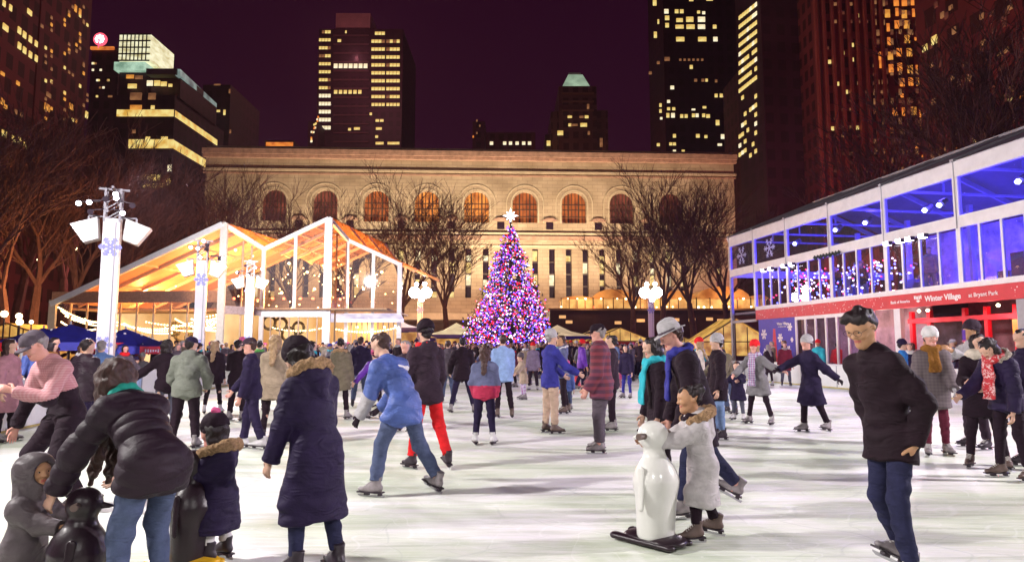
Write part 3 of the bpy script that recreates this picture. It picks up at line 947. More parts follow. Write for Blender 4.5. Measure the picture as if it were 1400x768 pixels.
# ------------------------------------------------------------------ right pavilion
def pav():
    F0 = Vector((18.05 - .158 * 10.0, 10.0, 0))         # facade line: X = 18.05 - .158 Y
    root = empty("glass_pavilion", F0, math.atan2(U.y, U.x))   # local x runs away from the viewer along the facade, local y towards the rink (left)
    tag(root, "long two-storey white-framed glass pavilion with blue light inside and a red band", "pavilion")
    kx = 1 / U.y
    X = lambda Y: (Y - 10) * kx
    xe = X(35.0); xf = X(37.6)
    bays = [X(y) for y in (10, 12.6, 15.6, 18.8, 22.0, 25.4, 28.7, 32.0, 35.0)]
    D = 10.0
    # floor slab, back wall
    b = MB(); b.box(0, -D, 3.30, xf, -.12, 3.42); b.build("floor", mat("deck", (.16, .14, .2)), root)
    b = MB(); b.box(0, -D - .1, 0, xe, -D, 7.5); b.build("back_wall", mat("dark_panel", (.40, .34, .55), var=.7, scale=.8), root)
    b = MB(); b.box(.1, -D, 0, .2, -.2, 7.3); b.build("end_wall", mat("dark_panel_end", (.07, .06, .12)), root)
    # roof: membrane sloping up to the ridge and light seams
    memb = mat("roof_membrane", (.14, .12, .16), rough=.4, var=.25, scale=1.5)
    b = MB()
    rz0, rz1, ry = 7.62, 9.75, -5.2
    b.quad((0, .1, rz0), (xf, .1, rz0), (xf, ry, rz1), (0, ry, rz1))
    b.quad((0, ry, rz1), (xf, ry, rz1), (xf, -D - .3, rz0), (0, -D - .3, rz0))
    b.quad((0, .1, rz0 - .03), (0, ry, rz1 - .03), (xf, ry, rz1 - .03), (xf, .1, rz0 - .03), 1)
    b.build("roof", [memb, mat("roof_lining", (.16, .13, .24), var=.75, scale=1.3)], root)
    for x in bays[1:] + [xf]:
        b = MB(); b.beam((x, .12, rz0 + .02), (x, ry, rz1 + .03), .14, .08); b.build("roof_rib", G_STEEL, root)
        b = MB(); b.beam((x, -.2, rz0 - .15), (x, ry, rz1 - .25), .12, .2); b.beam((x, ry, rz1 - .25), (x, -D, rz0 - .15), .12, .2); b.beam((x, -1.0, rz0 - .2), (x, -9, rz0 - .2), .09, .09); b.beam((x, -2.6, rz0 - .2), (x, -2.6, 8.4), .06, .06); b.build("rafter", G_STEEL, root)
    b = MB(); b.beam((0, ry, rz1 + .03), (xf, ry, rz1 + .03), .15, .1); b.build("ridge", G_STEEL, root)
    # white fascia and beams
    for nm, z0, z1, y in (("eave_beam", 7.08, 7.62, .06), ("middle_beam", 5.40, 5.80, .05), ("sill_beam", 3.44, 3.62, .04)):
        b = MB(); xx = xf if nm != "sill_beam" else xe
        b.box(0, -.10, z0, xx, y, z1); b.build(nm, W_STEEL, root)
    b = MB(); b.beam((xf + .05, .05, 7.35), (xf + .05, ry, 9.45), .08, .5); b.build("gable_beam", W_STEEL, root)
    b = MB(); b.box(xf, -D, 5.40, xf + .1, -.1, 5.8); b.build("gable_tie", W_STEEL, root)
    # main columns on the upper level; joints
    for x in bays + [xf]:
        b = MB(); b.box(x - .11, -.08, 5.8, x + .11, .045, 7.08); b.build("column", W_STEEL, root)
        b = MB(); b.box(x - .012, .062, 5.38, x + .012, .075, 7.6); b.build("joint", G_STEEL, root)
        if x < xf:
            b = MB(); b.box(x - .09, -.08, 3.62, x + .09, .035, 5.40); b.build("column", W_STEEL, root)
    # far open corner
    b = MB(); b.box(xf - .10, -.1, 0, xf + .08, .04, 5.40); b.build("corner_column", G_STEEL, root)
    b = MB(); b.box(xe, -.06, 2.86, xf - .1, .02, 3.0); b.build("corner_tie", G_STEEL, root)
    # mullions and panes
    gl_u = glass("upper_glass", (.50, .46, .92), .05, .012); gl_l = glass("lower_glass", (.66, .62, .97), .04, .012)
    for i in range(len(bays) - 1):
        a, c = bays[i], bays[i + 1]
        b = MB(); b.quad((c - .11, 0, 5.8), (a + .11, 0, 5.8), (a + .11, 0, 7.08), (c - .11, 0, 7.08)); b.build("window", gl_u, root)
        b = MB(); b.quad((c - .09, 0, 3.62), (a + .09, 0, 3.62), (a + .09, 0, 5.4), (c - .09, 0, 5.4)); b.build("window", gl_l, root)
        for j in range(1, 4):
            x = a + (c - a) * j / 4
            b = MB(); b.box(x - .04, -.05, 3.62, x + .04, .03, 5.4); b.build("mullion", W_STEEL, root)
    a = xe + .11
    b = MB(); b.quad((xf - .11, 0, 5.8), (a, 0, 5.8), (a, 0, 7.08), (xf - .11, 0, 7.08)); b.build("window", gl_u, root)
    # snowflake stickers on the far upper panes
    stk = mat("frost_sticker", (.45, .45, .75), rough=.5)
    for (x0, x1) in ((bays[-1], xf), (bays[-2], bays[-1])):
        b = MB(); snowflake(b, ((x0 + x1) / 2, .012, 6.45), .52, (1, 0, 0), (0, 0, 1), .05); b.build("snowflake_sticker", stk, root)
    # red band
    red = mat("red_vinyl", (.55, .012, .03), rough=.45, var=.12, scale=2)
    b = MB(); b.box(0, -.06, 2.95, xe, .03, 3.435); b.build("red_band", red, root)
    wht = mat("white_vinyl", (.85, .83, .83), rough=.5, var=.03)
    b = MB(); rr = random.Random(3)
    for i in range(260):
        x = rr.uniform(0, xe); z = rr.uniform(2.97, 3.42); s_ = rr.uniform(.006, .018)
        if X(20.3) < x < X(25.6): continue
        b.box(x - s_, .031, z - s_, x + s_, .034, z + s_)
    b.build("snow_dots", wht, root)
    # writing: local x grows away from the viewer, read from the rink side it runs towards the viewer
    rot = (math.pi / 2, 0, math.pi)
    def on(Y, z): return (X(Y), .036, z)
    text_mesh("Bank of America", .145, root, on(25.25, 3.13), rot, wht, bold=.003)
    b = MB()    # waving-flag emblem of slanted stripes
    for i in range(5):
        x0 = X(24.08) - i * .075; z0 = 3.15 + .012 * abs(i - 2)
        b.quad((x0, .037, z0 + .06), (x0 - .055, .037, z0 + .03), (x0 - .055, .037, z0 + .15), (x0, .037, z0 + .18))
    b.quad((X(24.08) - .08, .037, 3.15), (X(24.08) - .19, .037, 3.09), (X(24.08) - .30, .037, 3.15), (X(24.08) - .19, .037, 3.19))
    b.build("emblem", wht, root)
    text_mesh("Winter Village", .265, root, on(23.58, 3.11), rot, wht, bold=.007)
    text_mesh("at Bryant Park", .19, root, on(21.75, 3.12), rot, wht, bold=.001)
    # ground floor
    blue = mat("blue_poster_print", (.035, .03, .42), rough=.5, var=.2, scale=2)
    y0, y1 = X(31.6), X(34.8)
    b = MB(); b.box(y0, -.05, .05, y1, 0.0, 2.94); pb = b.build("poster_board", blue, root)
    b = MB()
    for px_, pz, r_ in ((y1 - .5, 2.2, .27), (y0 + 1.25, 2.0, .22), (y0 + .4, 2.5, .2), (y0 + .6, 1.4, .25), (y1 - .6, 1.3, .22), (y0 + .25, 1.9, .12)):
        b = MB(); snowflake(b, (px_, .006, pz), r_, (1, 0, 0), (0, 0, 1), .05)
        b.build("snowflake_print", wht, pb)
    b = MB(); c = (y0 + y1) / 2 + .15
    b.quad((c - .3, .004, .3), (c + .3, .004, .3), (c + .1, .004, 2.45), (c - .1, .004, 2.45)); b.build("red_tower_print", red, pb)
    text_mesh("Winter Village", .17, pb, (y0 + 1.5, .008, 2.62), rot, wht, bold=.004)
    text_mesh("AT BRYANT PARK", .09, pb, (y0 + 1.4, .008, 2.50), rot, wht)
    # white framed doors
    a0, a1 = X(26.3), X(31.5)
    for j in range(8):
        x = a0 + (a1 - a0) * j / 7
        b = MB(); b.box(x - .05, -.06, 0, x + .05, .01, 2.94); b.build("door_frame", W_STEEL, root)
        if j < 7:
            b = MB(); x2 = x + (a1 - a0) / 7 - .05; b.quad((x2, -.02, 0), (x + .05, -.02, 0), (x + .05, -.02, 2.8), (x2, -.02, 2.8)); b.build("door_pane", gl_l, root)
    b = MB(); b.box(a0, -.062, 2.80, a1, .012, 2.945); b.build("door_head", W_STEEL, root)
    # red lit hall: red posts, a back wall, yellow panels
    redp = mat("red_paint", (.5, .02, .04), rough=.5, var=.15)
    for Y in (13.2, 15.0, 16.4, 20.3, 21.6, 22.7, 23.6, 25.2, 26.1):
        b = MB(); b.box(X(Y) - .07, -1.6, 0, X(Y) + .07, -1.45, 2.9); b.build("red_post", redp, root)
    b = MB(); b.box(0, -1.7, 2.45, X(26.2), -1.4, 2.62); b.build("red_lintel", redp, root)
    b = MB(); b.box(0, -4.2, 0, X(26.2), -4.1, 3.3); b.build("inner_wall", mat("brown_wall", (.22, .10, .11), var=.5, scale=1.5), root)
    yel = emis_var("lit_amber_panel", (.75, .22, .02), (1.0, .5, .06), .85, 1.5)
    for Y0_, Y1_ in ((17.2, 18.9), (20.9, 21.6)):
        b = MB(); b.box(X(Y0_), -1.38, 1.75, X(Y1_), -1.34, 2.42); b.build("amber_panel", yel, root)
    for Y, w_, mt in ((25.0, .16, W_STEEL), (19.9, .2, G_STEEL), (14.6, .2, G_STEEL)):
        b = MB(); b.box(X(Y) - w_, -.15, 0, X(Y) + w_, .01, 2.94); b.build("front_column", mt, root)
    # flood heads under the middle beam, and small lamps under the band
    hot = emis("flood_glass", (1, .93, 1), 14.0)
    for Y in (33.4, 31.6, 24.7, 23.6, 17.0):
        for dz in (-.16, .16):
            b = MB(); b.box(X(Y) + dz * 2 - .14, .12, 5.28, X(Y) + dz * 2 + .14, .30, 5.42)
            h_ = b.build("flood_lamp", D_STEEL, root)
            b = MB(); b.box(X(Y) + dz * 2 - .12, .302, 5.29, X(Y) + dz * 2 + .12, .31, 5.41); b.box(X(Y) + dz * 2 - .12, .14, 5.272, X(Y) + dz * 2 + .12, .29, 5.279); b.build("lamp_glass", hot, h_)
    for Y in (23.9, 23.5, 20.7, 19.2, 17.7):
        b = MB(); b.ico((X(Y), .02, 2.80), .06); b.build("downlight", emis("warm_lamp", (1, .8, .5), 14.0), root)
    # blue stage lamps inside
    bl = emis("blue_lamp", (.30, .35, 1), 30.0)
    for Y in (12.5, 15.3, 17.2, 20.0, 21.0, 24.2, 24.9, 28.2, 30.2, 33.4):
        b = MB(); z_ = 6.72 + .16 * math.sin(Y * 3); b.ico((X(Y), -1.3, z_), .10); b.tube((X(Y), -1.38, z_ + .03), (X(Y), -1.6, z_ + .2), .15, .1, 10, 1); b.build("stage_lamp", [bl, D_STEEL], root)
    for Y, z_, q, e in ((13.5, 6.9, 1.4, 1), (17.0, 7.0, 2.4, .8), (20.2, 6.8, 1.0, 1.2), (24.4, 7.0, 1.6, 1), (28.5, 7.1, 2.0, .8), (32.5, 6.9, 1.4, .8), (15, 4.9, 5, 1.2), (19.5, 5.0, 6, 1.5), (23.5, 4.8, 5, 1.5), (27.5, 5, 6, 1.4), (31.5, 4.8, 5, 1.3), (34, 4.6, 3, .8)):
        p = F0 + U * X(Y) + Vector((U.y, -U.x, 0)) * q
        light("POINT", "pavilion_blue_light", (p.x, p.y, z_), (230 if z_ > 6 else 760) * e, (.10, .07, 1), .15)
    for Y in (27.2, 29.0, 30.8):
        p = F0 + U * X(Y) + Vector((U.y, -U.x, 0)) * 1.2
        light("POINT", "doorway_light", (p.x, p.y, 2.5), 60, (1, .75, .68), .2)
    b = MB(); b.box(X(26.2) + .1, -2.6, 0, xe, -2.5, 3.3); b.build("lobby_wall", mat("lobby_wall", (.35, .22, .24), var=.6, scale=1.2), root)
    for Y in (14, 18.5, 22, 25.5):
        p = F0 + U * X(Y) + Vector((U.y, -U.x, 0)) * .9
        light("POINT", "hall_red_light", (p.x, p.y, 2.5), 90, (1, .12, .13), .2)
    # interior fittings: inner columns, bar counter, small tables
    for px_i in range(14):
        Y = 12.6 + px_i * 1.6; b = MB(); hgt_ = .9 + .8 * ((px_i * 7) % 5) / 5
        b.box(X(Y) - .25, -3.4 - (px_i % 3), 3.42, X(Y) + .3, -3.0 - (px_i % 3), 3.42 + hgt_); b.build("lounge_seat", D_STEEL, root)
    for Y in (13, 16.5, 20, 23.5, 27, 30.5, 34):
        b = MB(); b.box(X(Y) - .08, -5.3, 3.42, X(Y) + .08, -5.1, 7.4); b.build("inner_column", G_STEEL, root)
    b = MB(); b.box(X(14), -7.2, 3.42, X(30), -6.6, 4.5); b.build("bar_counter", mat("bar_front", (.3, .28, .5)), root)
    b = MB(); b.box(X(21.3), -6.5, 4.55, X(22.3), -6.45, 5.05); b.build("screen", emis("bar_screen", (.7, .8, 1), 3), root)
    # strings of coloured bulbs on the far lower panes (the tree inside)
    b = MB(); rr = random.Random(8)
    for i in range(330):
        x = rr.uniform(X(27), X(34.6)); b.ico((x, rr.uniform(-2.6, -.4), rr.uniform(3.7, 5.2)), .042, rr.choice((0, 0, 1, 2, 2)))
    o = b.build("string_lights", [emis("bulb_w", (1, .85, .8), 6), emis("bulb_r", (1, .05, .1), 5), emis("bulb_b", (.15, .2, 1), 7)], root)
    tag(o, kind="stuff")
    # cable garland on the beam
    b = MB()
    for i in range(26): b.beam((X(27.9) + i * .07, .12, 5.48 + .06 * math.sin(i * 2.1)), (X(27.9) + i * .07 + .05, .16, 5.36 + .05 * math.sin(i * 1.3)), .05, .05)
    b.build("garland", mat("garland_green", (.03, .04, .03)), root)
    return root
PAV = pav()

# ------------------------------------------------------------------ lodge of folded glass gables, left
def amber_roof():
    # clear sheeting; patchy orange in its colour stands in for warm light under it
    m, nt, b = _nt("amber_lit_sheet"); nt.nodes.remove(b)
    tr = nt.nodes.new("ShaderNodeBsdfTransparent"); tr.inputs["Color"].default_value = (.95, .82, .68, 1)
    df = nt.nodes.new("ShaderNodeBsdfDiffuse"); df.inputs["Color"].default_value = (.75, .45, .24, 1)
    tl = nt.nodes.new("ShaderNodeBsdfTranslucent"); tl.inputs["Color"].default_value = (.75, .42, .2, 1)
    m1 = nt.nodes.new("ShaderNodeMixShader"); m2 = nt.nodes.new("ShaderNodeMixShader")
    tc = nt.nodes.new("ShaderNodeTexCoord"); n = nt.nodes.new("ShaderNodeTexNoise"); n.inputs["Scale"].default_value = .9; n.inputs["Detail"].default_value = 3; n.inputs["Distortion"].default_value = 1
    r = nt.nodes.new("ShaderNodeMapRange"); r.inputs[1].default_value = .35; r.inputs[2].default_value = .7; r.inputs[3].default_value = .15; r.inputs[4].default_value = .75
    _link(nt, tc.outputs["Object"], n.inputs["Vector"]); _link(nt, n.outputs["Fac"], r.inputs[0])
    _link(nt, df.outputs[0], m1.inputs[1]); _link(nt, tl.outputs[0], m1.inputs[2]); _link(nt, r.outputs[0], m2.inputs[0]); _link(nt, tr.outputs[0], m2.inputs[1]); _link(nt, m1.outputs[0], m2.inputs[2])
    _link(nt, m2.outputs[0], nt.nodes["Material Output"].inputs["Surface"]); return m
def lodge():
    root = empty("glass_lodge", at(300, 476, 42).xy.to_3d()); root.location.z = 0
    tag(root, "white-framed glass lodge with folded gables and orange light inside", "lodge")
    O = root.location.copy()
    P = [(70, 412, 42.0), (305, 303, 41.0), (361, 338, 43.4), (450, 296, 43.4), (476, 326, 45.9), (547, 359, 45.9)]
    T = [at(*p) - O for p in P]
    fr = W_STEEL; tan = mat("tan_frame", (.48, .34, .24), rough=.5, var=.1)
    zb = at(400, 428, 43.4).z
    gl = glass("lodge_glass", (.95, .84, .72), .10, .05)
    back = 11.0
    memb = mat("canvas_roof", (.50, .30, .16), rough=.6, var=.15, scale=1.2)
    memb.node_tree.nodes["Principled BSDF"].inputs["Transmission Weight"].default_value = 0
    clr = amber_roof()
    for i in range(5):
        a, b_ = T[i], T[i + 1]
        w = .34 if i == 0 else .26
        m = MB(); m.beam(a + Vector((0, 0, -w / 2)), b_ + Vector((0, 0, -w / 2)), .2, w); m.build("gable_beam", fr if i else W_STEEL, root)
        # gable glass down to the beam at zb
        m = MB(); m.quad((a.x, a.y + .02, zb), (b_.x, b_.y + .02, zb), (b_.x, b_.y + .02, b_.z - w), (a.x, a.y + .02, a.z - w)) if a.z - w > zb else m.tri((a.x, a.y + .02, a.z - w), (b_.x, b_.y + .02, zb), (b_.x, b_.y + .02, b_.z - w))
        m.build("gable_glass", gl, root)
        # roof slope pushed back
        q = Vector((1.5, back, 0))
        m = MB(); m.quad(a, b_, b_ + q, a + q); m.quad(a - Vector((0, 0, .05)), a + q - Vector((0, 0, .05)), b_ + q - Vector((0, 0, .05)), b_ - Vector((0, 0, .05)))
        m.build("roof", memb if i in (0,) else clr, root)
        # purlins/rafters in view through the glass
        n = 5 if i in (0, 2) else 3
        for k in range(1, n + 1):
            o = q * (k / n)
            m = MB(); m.beam(a + o - Vector((0, 0, .14)), b_ + o - Vector((0, 0, .14)), .14, .22); m.build("rafter", tan, root)
        nn = 4
        for k in range(1, nn):
            p = a.lerp(b_, k / nn)
            if i in (0, 2, 4):
                m = MB(); m.beam(p - Vector((0, 0, .1)), p + q - Vector((0, 0, .1)), .08, .12); m.build("purlin", tan, root)
    # posts
    def post(px, py0, Y, w, mt=fr, y1=0.0):
        t = at(px, py0, Y) - O
        m = MB(); m.box(t.x - w / 2, t.y - .09, y1, t.x + w / 2, t.y + .09, t.z); m.build("post", mt, root)
    post(73, 410, 42.0, .42, mat("cream_post", (.55, .45, .36), var=.1)); post(307, 305, 41.05, .42, mat("pale_post", (.6, .55, .5), var=.1))
    post(361, 338, 43.4, .26); post(450, 298, 43.4, .48); post(476, 326, 45.9, .24); post(547, 359, 45.9, .30)
    t = at(405, 320, 43.4) - O; m = MB(); m.box(t.x - .10, t.y - .05, zb, t.x + .10, t.y + .05, t.z - .1); m.build("mullion", fr, root)
    t = at(511, 343, 45.9) - O; m = MB(); m.box(t.x - .11, t.y - .05, 0, t.x + .11, t.y + .05, t.z - .1); m.build("mullion", fr, root)
    for px, Y, y0 in ((333, 42.2, 325), (345, 42.7, 332), (461, 44.6, 315)):
        t = at(px, y0, Y) - O; m = MB(); m.box(t.x - .05, t.y - .04, 0, t.x + .05, t.y + .04, t.z - .2); m.build("mullion", tan, root)
    # first-floor beams
    a, b_ = T[2], T[3]
    m = MB(); m.box(a.x, a.y - .12, zb - .25, b_.x, a.y + .1, zb + .22); m.build("floor_beam", fr, root)
    m = MB(); m.beam((T[1].x, T[1].y, zb + .1), (T[2].x, T[2].y, zb + .1), .12, .5); m.build("floor_beam", mat("grey_beam", (.35, .28, .28)), root)
    m = MB(); m.beam((T[0].x, T[0].y + .1, zb + .9), (T[1].x, T[1].y + .1, zb + .9), .12, .7); m.build("balcony_beam", mat("salmon_beam", (.5, .25, .14)), root)
    # bright awning
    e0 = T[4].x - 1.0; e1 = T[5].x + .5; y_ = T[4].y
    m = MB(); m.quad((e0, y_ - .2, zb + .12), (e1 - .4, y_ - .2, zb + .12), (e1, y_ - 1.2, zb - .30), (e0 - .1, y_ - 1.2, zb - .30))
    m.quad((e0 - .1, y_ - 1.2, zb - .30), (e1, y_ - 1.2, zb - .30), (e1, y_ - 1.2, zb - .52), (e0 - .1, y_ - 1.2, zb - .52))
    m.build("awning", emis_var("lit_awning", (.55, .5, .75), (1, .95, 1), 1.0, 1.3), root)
    # small gables up on stilts: the ground floor shop glass and its back wall with wreaths
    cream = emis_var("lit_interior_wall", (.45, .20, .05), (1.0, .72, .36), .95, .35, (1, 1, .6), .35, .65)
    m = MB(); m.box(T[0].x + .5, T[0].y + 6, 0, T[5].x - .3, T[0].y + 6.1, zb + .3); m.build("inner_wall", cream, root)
    m = MB(); m.box(T[0].x + .5, T[0].y + 1, zb + .2, T[5].x - .3, T[0].y + 9.9, zb + .3); m.build("upper_floor", mat("upper_deck", (.4, .25, .15)), root)
    wr = mat("wreath_green", (.10, .07, .03), rough=.8, var=.4, scale=30, bump=.6)
    rr = random.Random(4)
    for px, py, r_ in ((368, 441, .42), (384, 443, .40), (395, 457, .45), (408, 448, .36), (250, 455, .55), (238, 450, .4), (260, 462, .3)):
        t = at(px, py, 44.6) - O; m = MB()
        pts = [(t.x + r_ * math.cos(x), t.y, t.z + r_ * math.sin(x)) for x in [2 * math.pi * k / 14 for k in range(15)]]
        for p, q in zip(pts, pts[1:]): m.tube(p, q, .09 + .03 * rr.random(), .09, 7)
        m.build("wreath", wr, root, True)
    # sign board and red bulbs
    sg = at(205, 458, 42.3)
    hot = emis("festoon_bulb", (1, .72, .32), 9)
    m = MB()
    # swags of bulbs under the eaves: many small bulbs on a few cords
    def swag(p0, p1, sag, n, lst):
        for k in range(n + 1):
            u = k / n; p = p0.lerp(p1, u); p = p - Vector((0, 0, sag * 4 * u * (1 - u))); lst.ico(p, .055)
    y_ = 41.3
    for row, (pa, pb) in enumerate((((80, 420), (150, 442)), ((150, 436), (232, 452)), ((170, 442), (235, 455)), ((182, 447), (262, 441)), ((262, 436), (300, 432)), ((84, 425), (135, 440)), ((278, 448), (302, 430)), ((200, 440), (300, 440)), ((84, 440), (130, 450)), ((90, 432), (160, 445)), ((226, 448), (300, 446)), ((240, 436), (305, 452)), ((370, 447), (446, 447)), ((460, 450), (545, 447)))):
        swag(at(*pa, y_ + .6 + row * .22) - O, at(*pb, y_ + .6 + row * .22) - O, .25, 24, m)
    for k in range(9):
        p0 = at(266 + k * 4.2, 436 - k * .8, 41.2) - O
        for j in range(5): m.ico(p0 + Vector((.03 * j, 0, -.18 * j)), .05)
    tag(m.build("festoon_bulbs", hot, root), kind="stuff")
    rg = random.Random(31); m = MB()
    for k in range(150):
        px = rg.choice((rg.uniform(175, 355), rg.uniform(366, 446), rg.uniform(455, 540))); py = rg.uniform(335, 422)
        lim = 410 - (px - 75) * .45 if px < 305 else (335 + abs(px - 450) * .42)
        if py < lim + 12: continue
        m.ico(at(px, py, rg.uniform(45, 50)) - O, rg.uniform(.03, .07))
    tag(m.build("hanging_bulbs", hot, root), kind="stuff")
    for k in range(15):
        a = T[2].lerp(T[3], (k + 1) / 7) if k < 6 else T[4].lerp(T[5], (k - 5) / 10)
        m = MB(); m.box(a.x - .04, a.y - .03, 0, a.x + .04, a.y + .03, zb - .26); m.build("door_frame", tan, root)
    for k in range(1, 10):
        a = T[0].lerp(T[1], k / 10); m = MB(); m.box(a.x - .05, a.y + .3, 0, a.x + .05, a.y + .4, min(zb + .55, a.z - .4)); m.build("door_frame", tan, root)
    m = MB(); m.box(T[2].x, T[2].y - .05, 1.05, T[3].x, T[2].y + .0, 1.13); m.build("door_rail", tan, root)
    rb = emis("red_lamp", (1, .12, .06), 9)
    for px, py in ((320, 408), (330, 409), (352, 410), (373, 408), (388, 408), (411, 408), (428, 408), (443, 408), (465, 409)):
        m = MB(); m.ico(at(px, py, 44.4) - O, .10); m.build("red_lamp", rb, root)
    wl = emis("warm_globe", (1, .78, .4), 12)
    for px, py, Y in ((103, 437, 43), (116, 437, 43), (158, 453, 44), (322, 342, 43), (345, 350, 44), (522, 372, 47), (497, 395, 47), (508, 436, 47.5), (488, 447, 47.5), (525, 447, 47), (385, 400, 46), (430, 395, 46), (420, 372, 47), (395, 360, 47), (540, 446, 47)):
        m = MB(); m.ico(at(px, py, Y) - O, .10); m.build("globe_lamp", wl, root)
    # point lights for the warm glow inside the lodge
    for px, Y in ((100, 47), (200, 47), (290, 46), (385, 46), (430, 48), (510, 49)):
        p = at(px, 420, Y); light("POINT", "lodge_warm_light", (p.x, p.y, 5.0), 2600, (1, .44, .13), .3)
    for px, Y in ((150, 44), (250, 44), (400, 45), (500, 47.5)):
        p = at(px, 450, Y); light("POINT", "lodge_ground_light", (p.x, p.y, 2.9), 200, (1, .58, .22), .3)
    return root
LODGE = lodge()

# ------------------------------------------------------------------ rink light towers
M_CLAD = mat("tower_cladding", (.78, .77, .80), rough=.4, var=.04)
M_FLAKE = mat("blue_flake_print", (.30, .32, .72), rough=.5)
M_PANELW = mat("white_reflector", (.74, .77, .72), rough=.35, var=.04)
hotlamp = emis("spot_face", (1, .94, 1), 20)
def light_tower(X_, Y_, label, top=6.2, w=.44, big=False, speakers=True, energy=1.0):
    root = empty("light_tower", (X_, Y_, 0), math.atan2(-X_, Y_) * .75); tag(root, label, "light tower", "white light towers round the rink")
    m = MB(); m.box(-w / 2, -w / 2, .12, w / 2, w / 2, top - (.9 if not big else .4)); m.build("cladding", M_CLAD, root)
    m = MB(); m.box(-w, -w, 0, w, w, .12); m.build("base", D_STEEL, root)
    m = MB(); m.box(.10, -w / 2 - .012, .12, .13, -w / 2 - .001, top - 1.0); m.build("seam", G_STEEL, root)
    m = MB()
    for sx in (-1, 1):
        for sy in (-1, 1): m.beam((sx * w * .45, sy * w * .45, top - 1.0), (sx * w * .45, sy * w * .45, top), .06)
    z = top - .95
    while z < top - .1:
        for sy in (-1, 1):
            m.beam((-w * .45, sy * w * .45, z), (w * .45, sy * w * .45, z + .3), .03)
            m.beam((sy * w * .45, -w * .45, z), (sy * w * .45, w * .45, z + .3), .03)
        z += .3
    m.beam((-w * .9, 0, top), (w * .9, 0, top), .06); m.beam((0, -w * .9, top), (0, w * .9, top), .06)
    m.build("truss", G_STEEL, root)
    m = MB(); snowflake(m, (0, -w / 2 - .006, top - 1.75), .30, (1, 0, 0), (0, 0, 1), .07); m.build("snowflake_print", M_FLAKE, root); m = MB()
    snowflake(m, (-.05, -w / 2 - .006, top - 4.6), .26, (1, 0, 0), (0, 0, 1), .05)
    m.build("snowflake_print", M_FLAKE, root)
    if speakers:
        for sx in (-1, 1):
            m = MB(); cx = sx * (w / 2 + .40); zc = top - 1.25
            pts = [(-.36, .25), (.36, .25), (.20, -.36), (-.20, -.36)]
            a = sx * -.35
            pr = [(x * math.cos(a) - z * math.sin(a) + cx, x * math.sin(a) + z * math.cos(a) + zc) for x, z in pts]
            m.prism(pr, -.28, .16)
            hd = m.build("flood_housing", M_PANELW, root)
            m = MB(); m.tube((sx * w / 2, 0, zc + .42), (cx, 0, zc + .42), .03, .03, 6); m.beam((cx, 0, zc + .42), (cx, 0, zc + .2), .05)
            m.build("bracket", G_STEEL, hd)
    # little spot heads on the truss
    rr = random.Random(int(X_ * 10)); spots = []
    for i in range(8 if not big else 0):
        x = rr.choice((-1, 1)) * rr.uniform(.05, .9) if i > 2 else rr.uniform(-.2, .2); z = top - rr.uniform(.05, .95); y = -.42
        m = MB(); m.tube((x, y, z), (x, y + .26, z + .08), .085, .06, 10); h = m.build("spot_head", D_STEEL, root)
        m = MB(); m.tube((x, y - .015, z - .004), (x, y - .004, z), .07, .07, 10); m.build("lamp_face", hotlamp if i % 3 != 1 else D_STEEL, h)
        m = MB(); m.beam((x, y + .15, z + .08), (0 if abs(x) < .3 else x * .4, y + .2, z + .14), .03); m.build("yoke", D_STEEL, h)
    if big:
        for sx, dz, r_ in ((-.75, 0, .44), (.75, 0, .44), (.15, -.55, .2), (-.5, .65, .16), (.55, .7, .16)):
            cx = sx * .62; zc = top - .35 + dz
            m = MB(); m.tube((cx, -.30, zc), (cx, -.02, zc), r_ + .04, r_ * .6, 16); hd = m.build("flood_head", D_STEEL, root)
            m = MB(); m.lathe([(1e-3, .10), (r_ * .6, .07), (r_, 0)], 16); m.v = [(cx + x, -.31 - z, zc + y) for x, y, z in m.v]; m.build("flood_glass", emis("flood_white", (1, .96, 1), 60), hd, True)
        m = MB(); m.beam((-.9, 0, top - .35), (.9, 0, top - .35), .07); m.build("crossbar", G_STEEL, root)
    return root
light_tower(-11.85, 20, "white clad light tower with a blue snowflake, nearest the camera at left", 6.2)
light_tower(-13.7, 30, "white light tower before the lodge, left of the two slimmer ones", 6.25)
light_tower(-15.4, 40, "white light tower at the lodge's valley post", 6.6)
light_tower(-7.4, 55, "white light tower with glaring floodlights left of the decorated tree", 6.3, big=True, speakers=False)
light_tower(11.2, 55, "white light tower with glaring floodlights right of the decorated tree", 6.3, big=True, speakers=False)

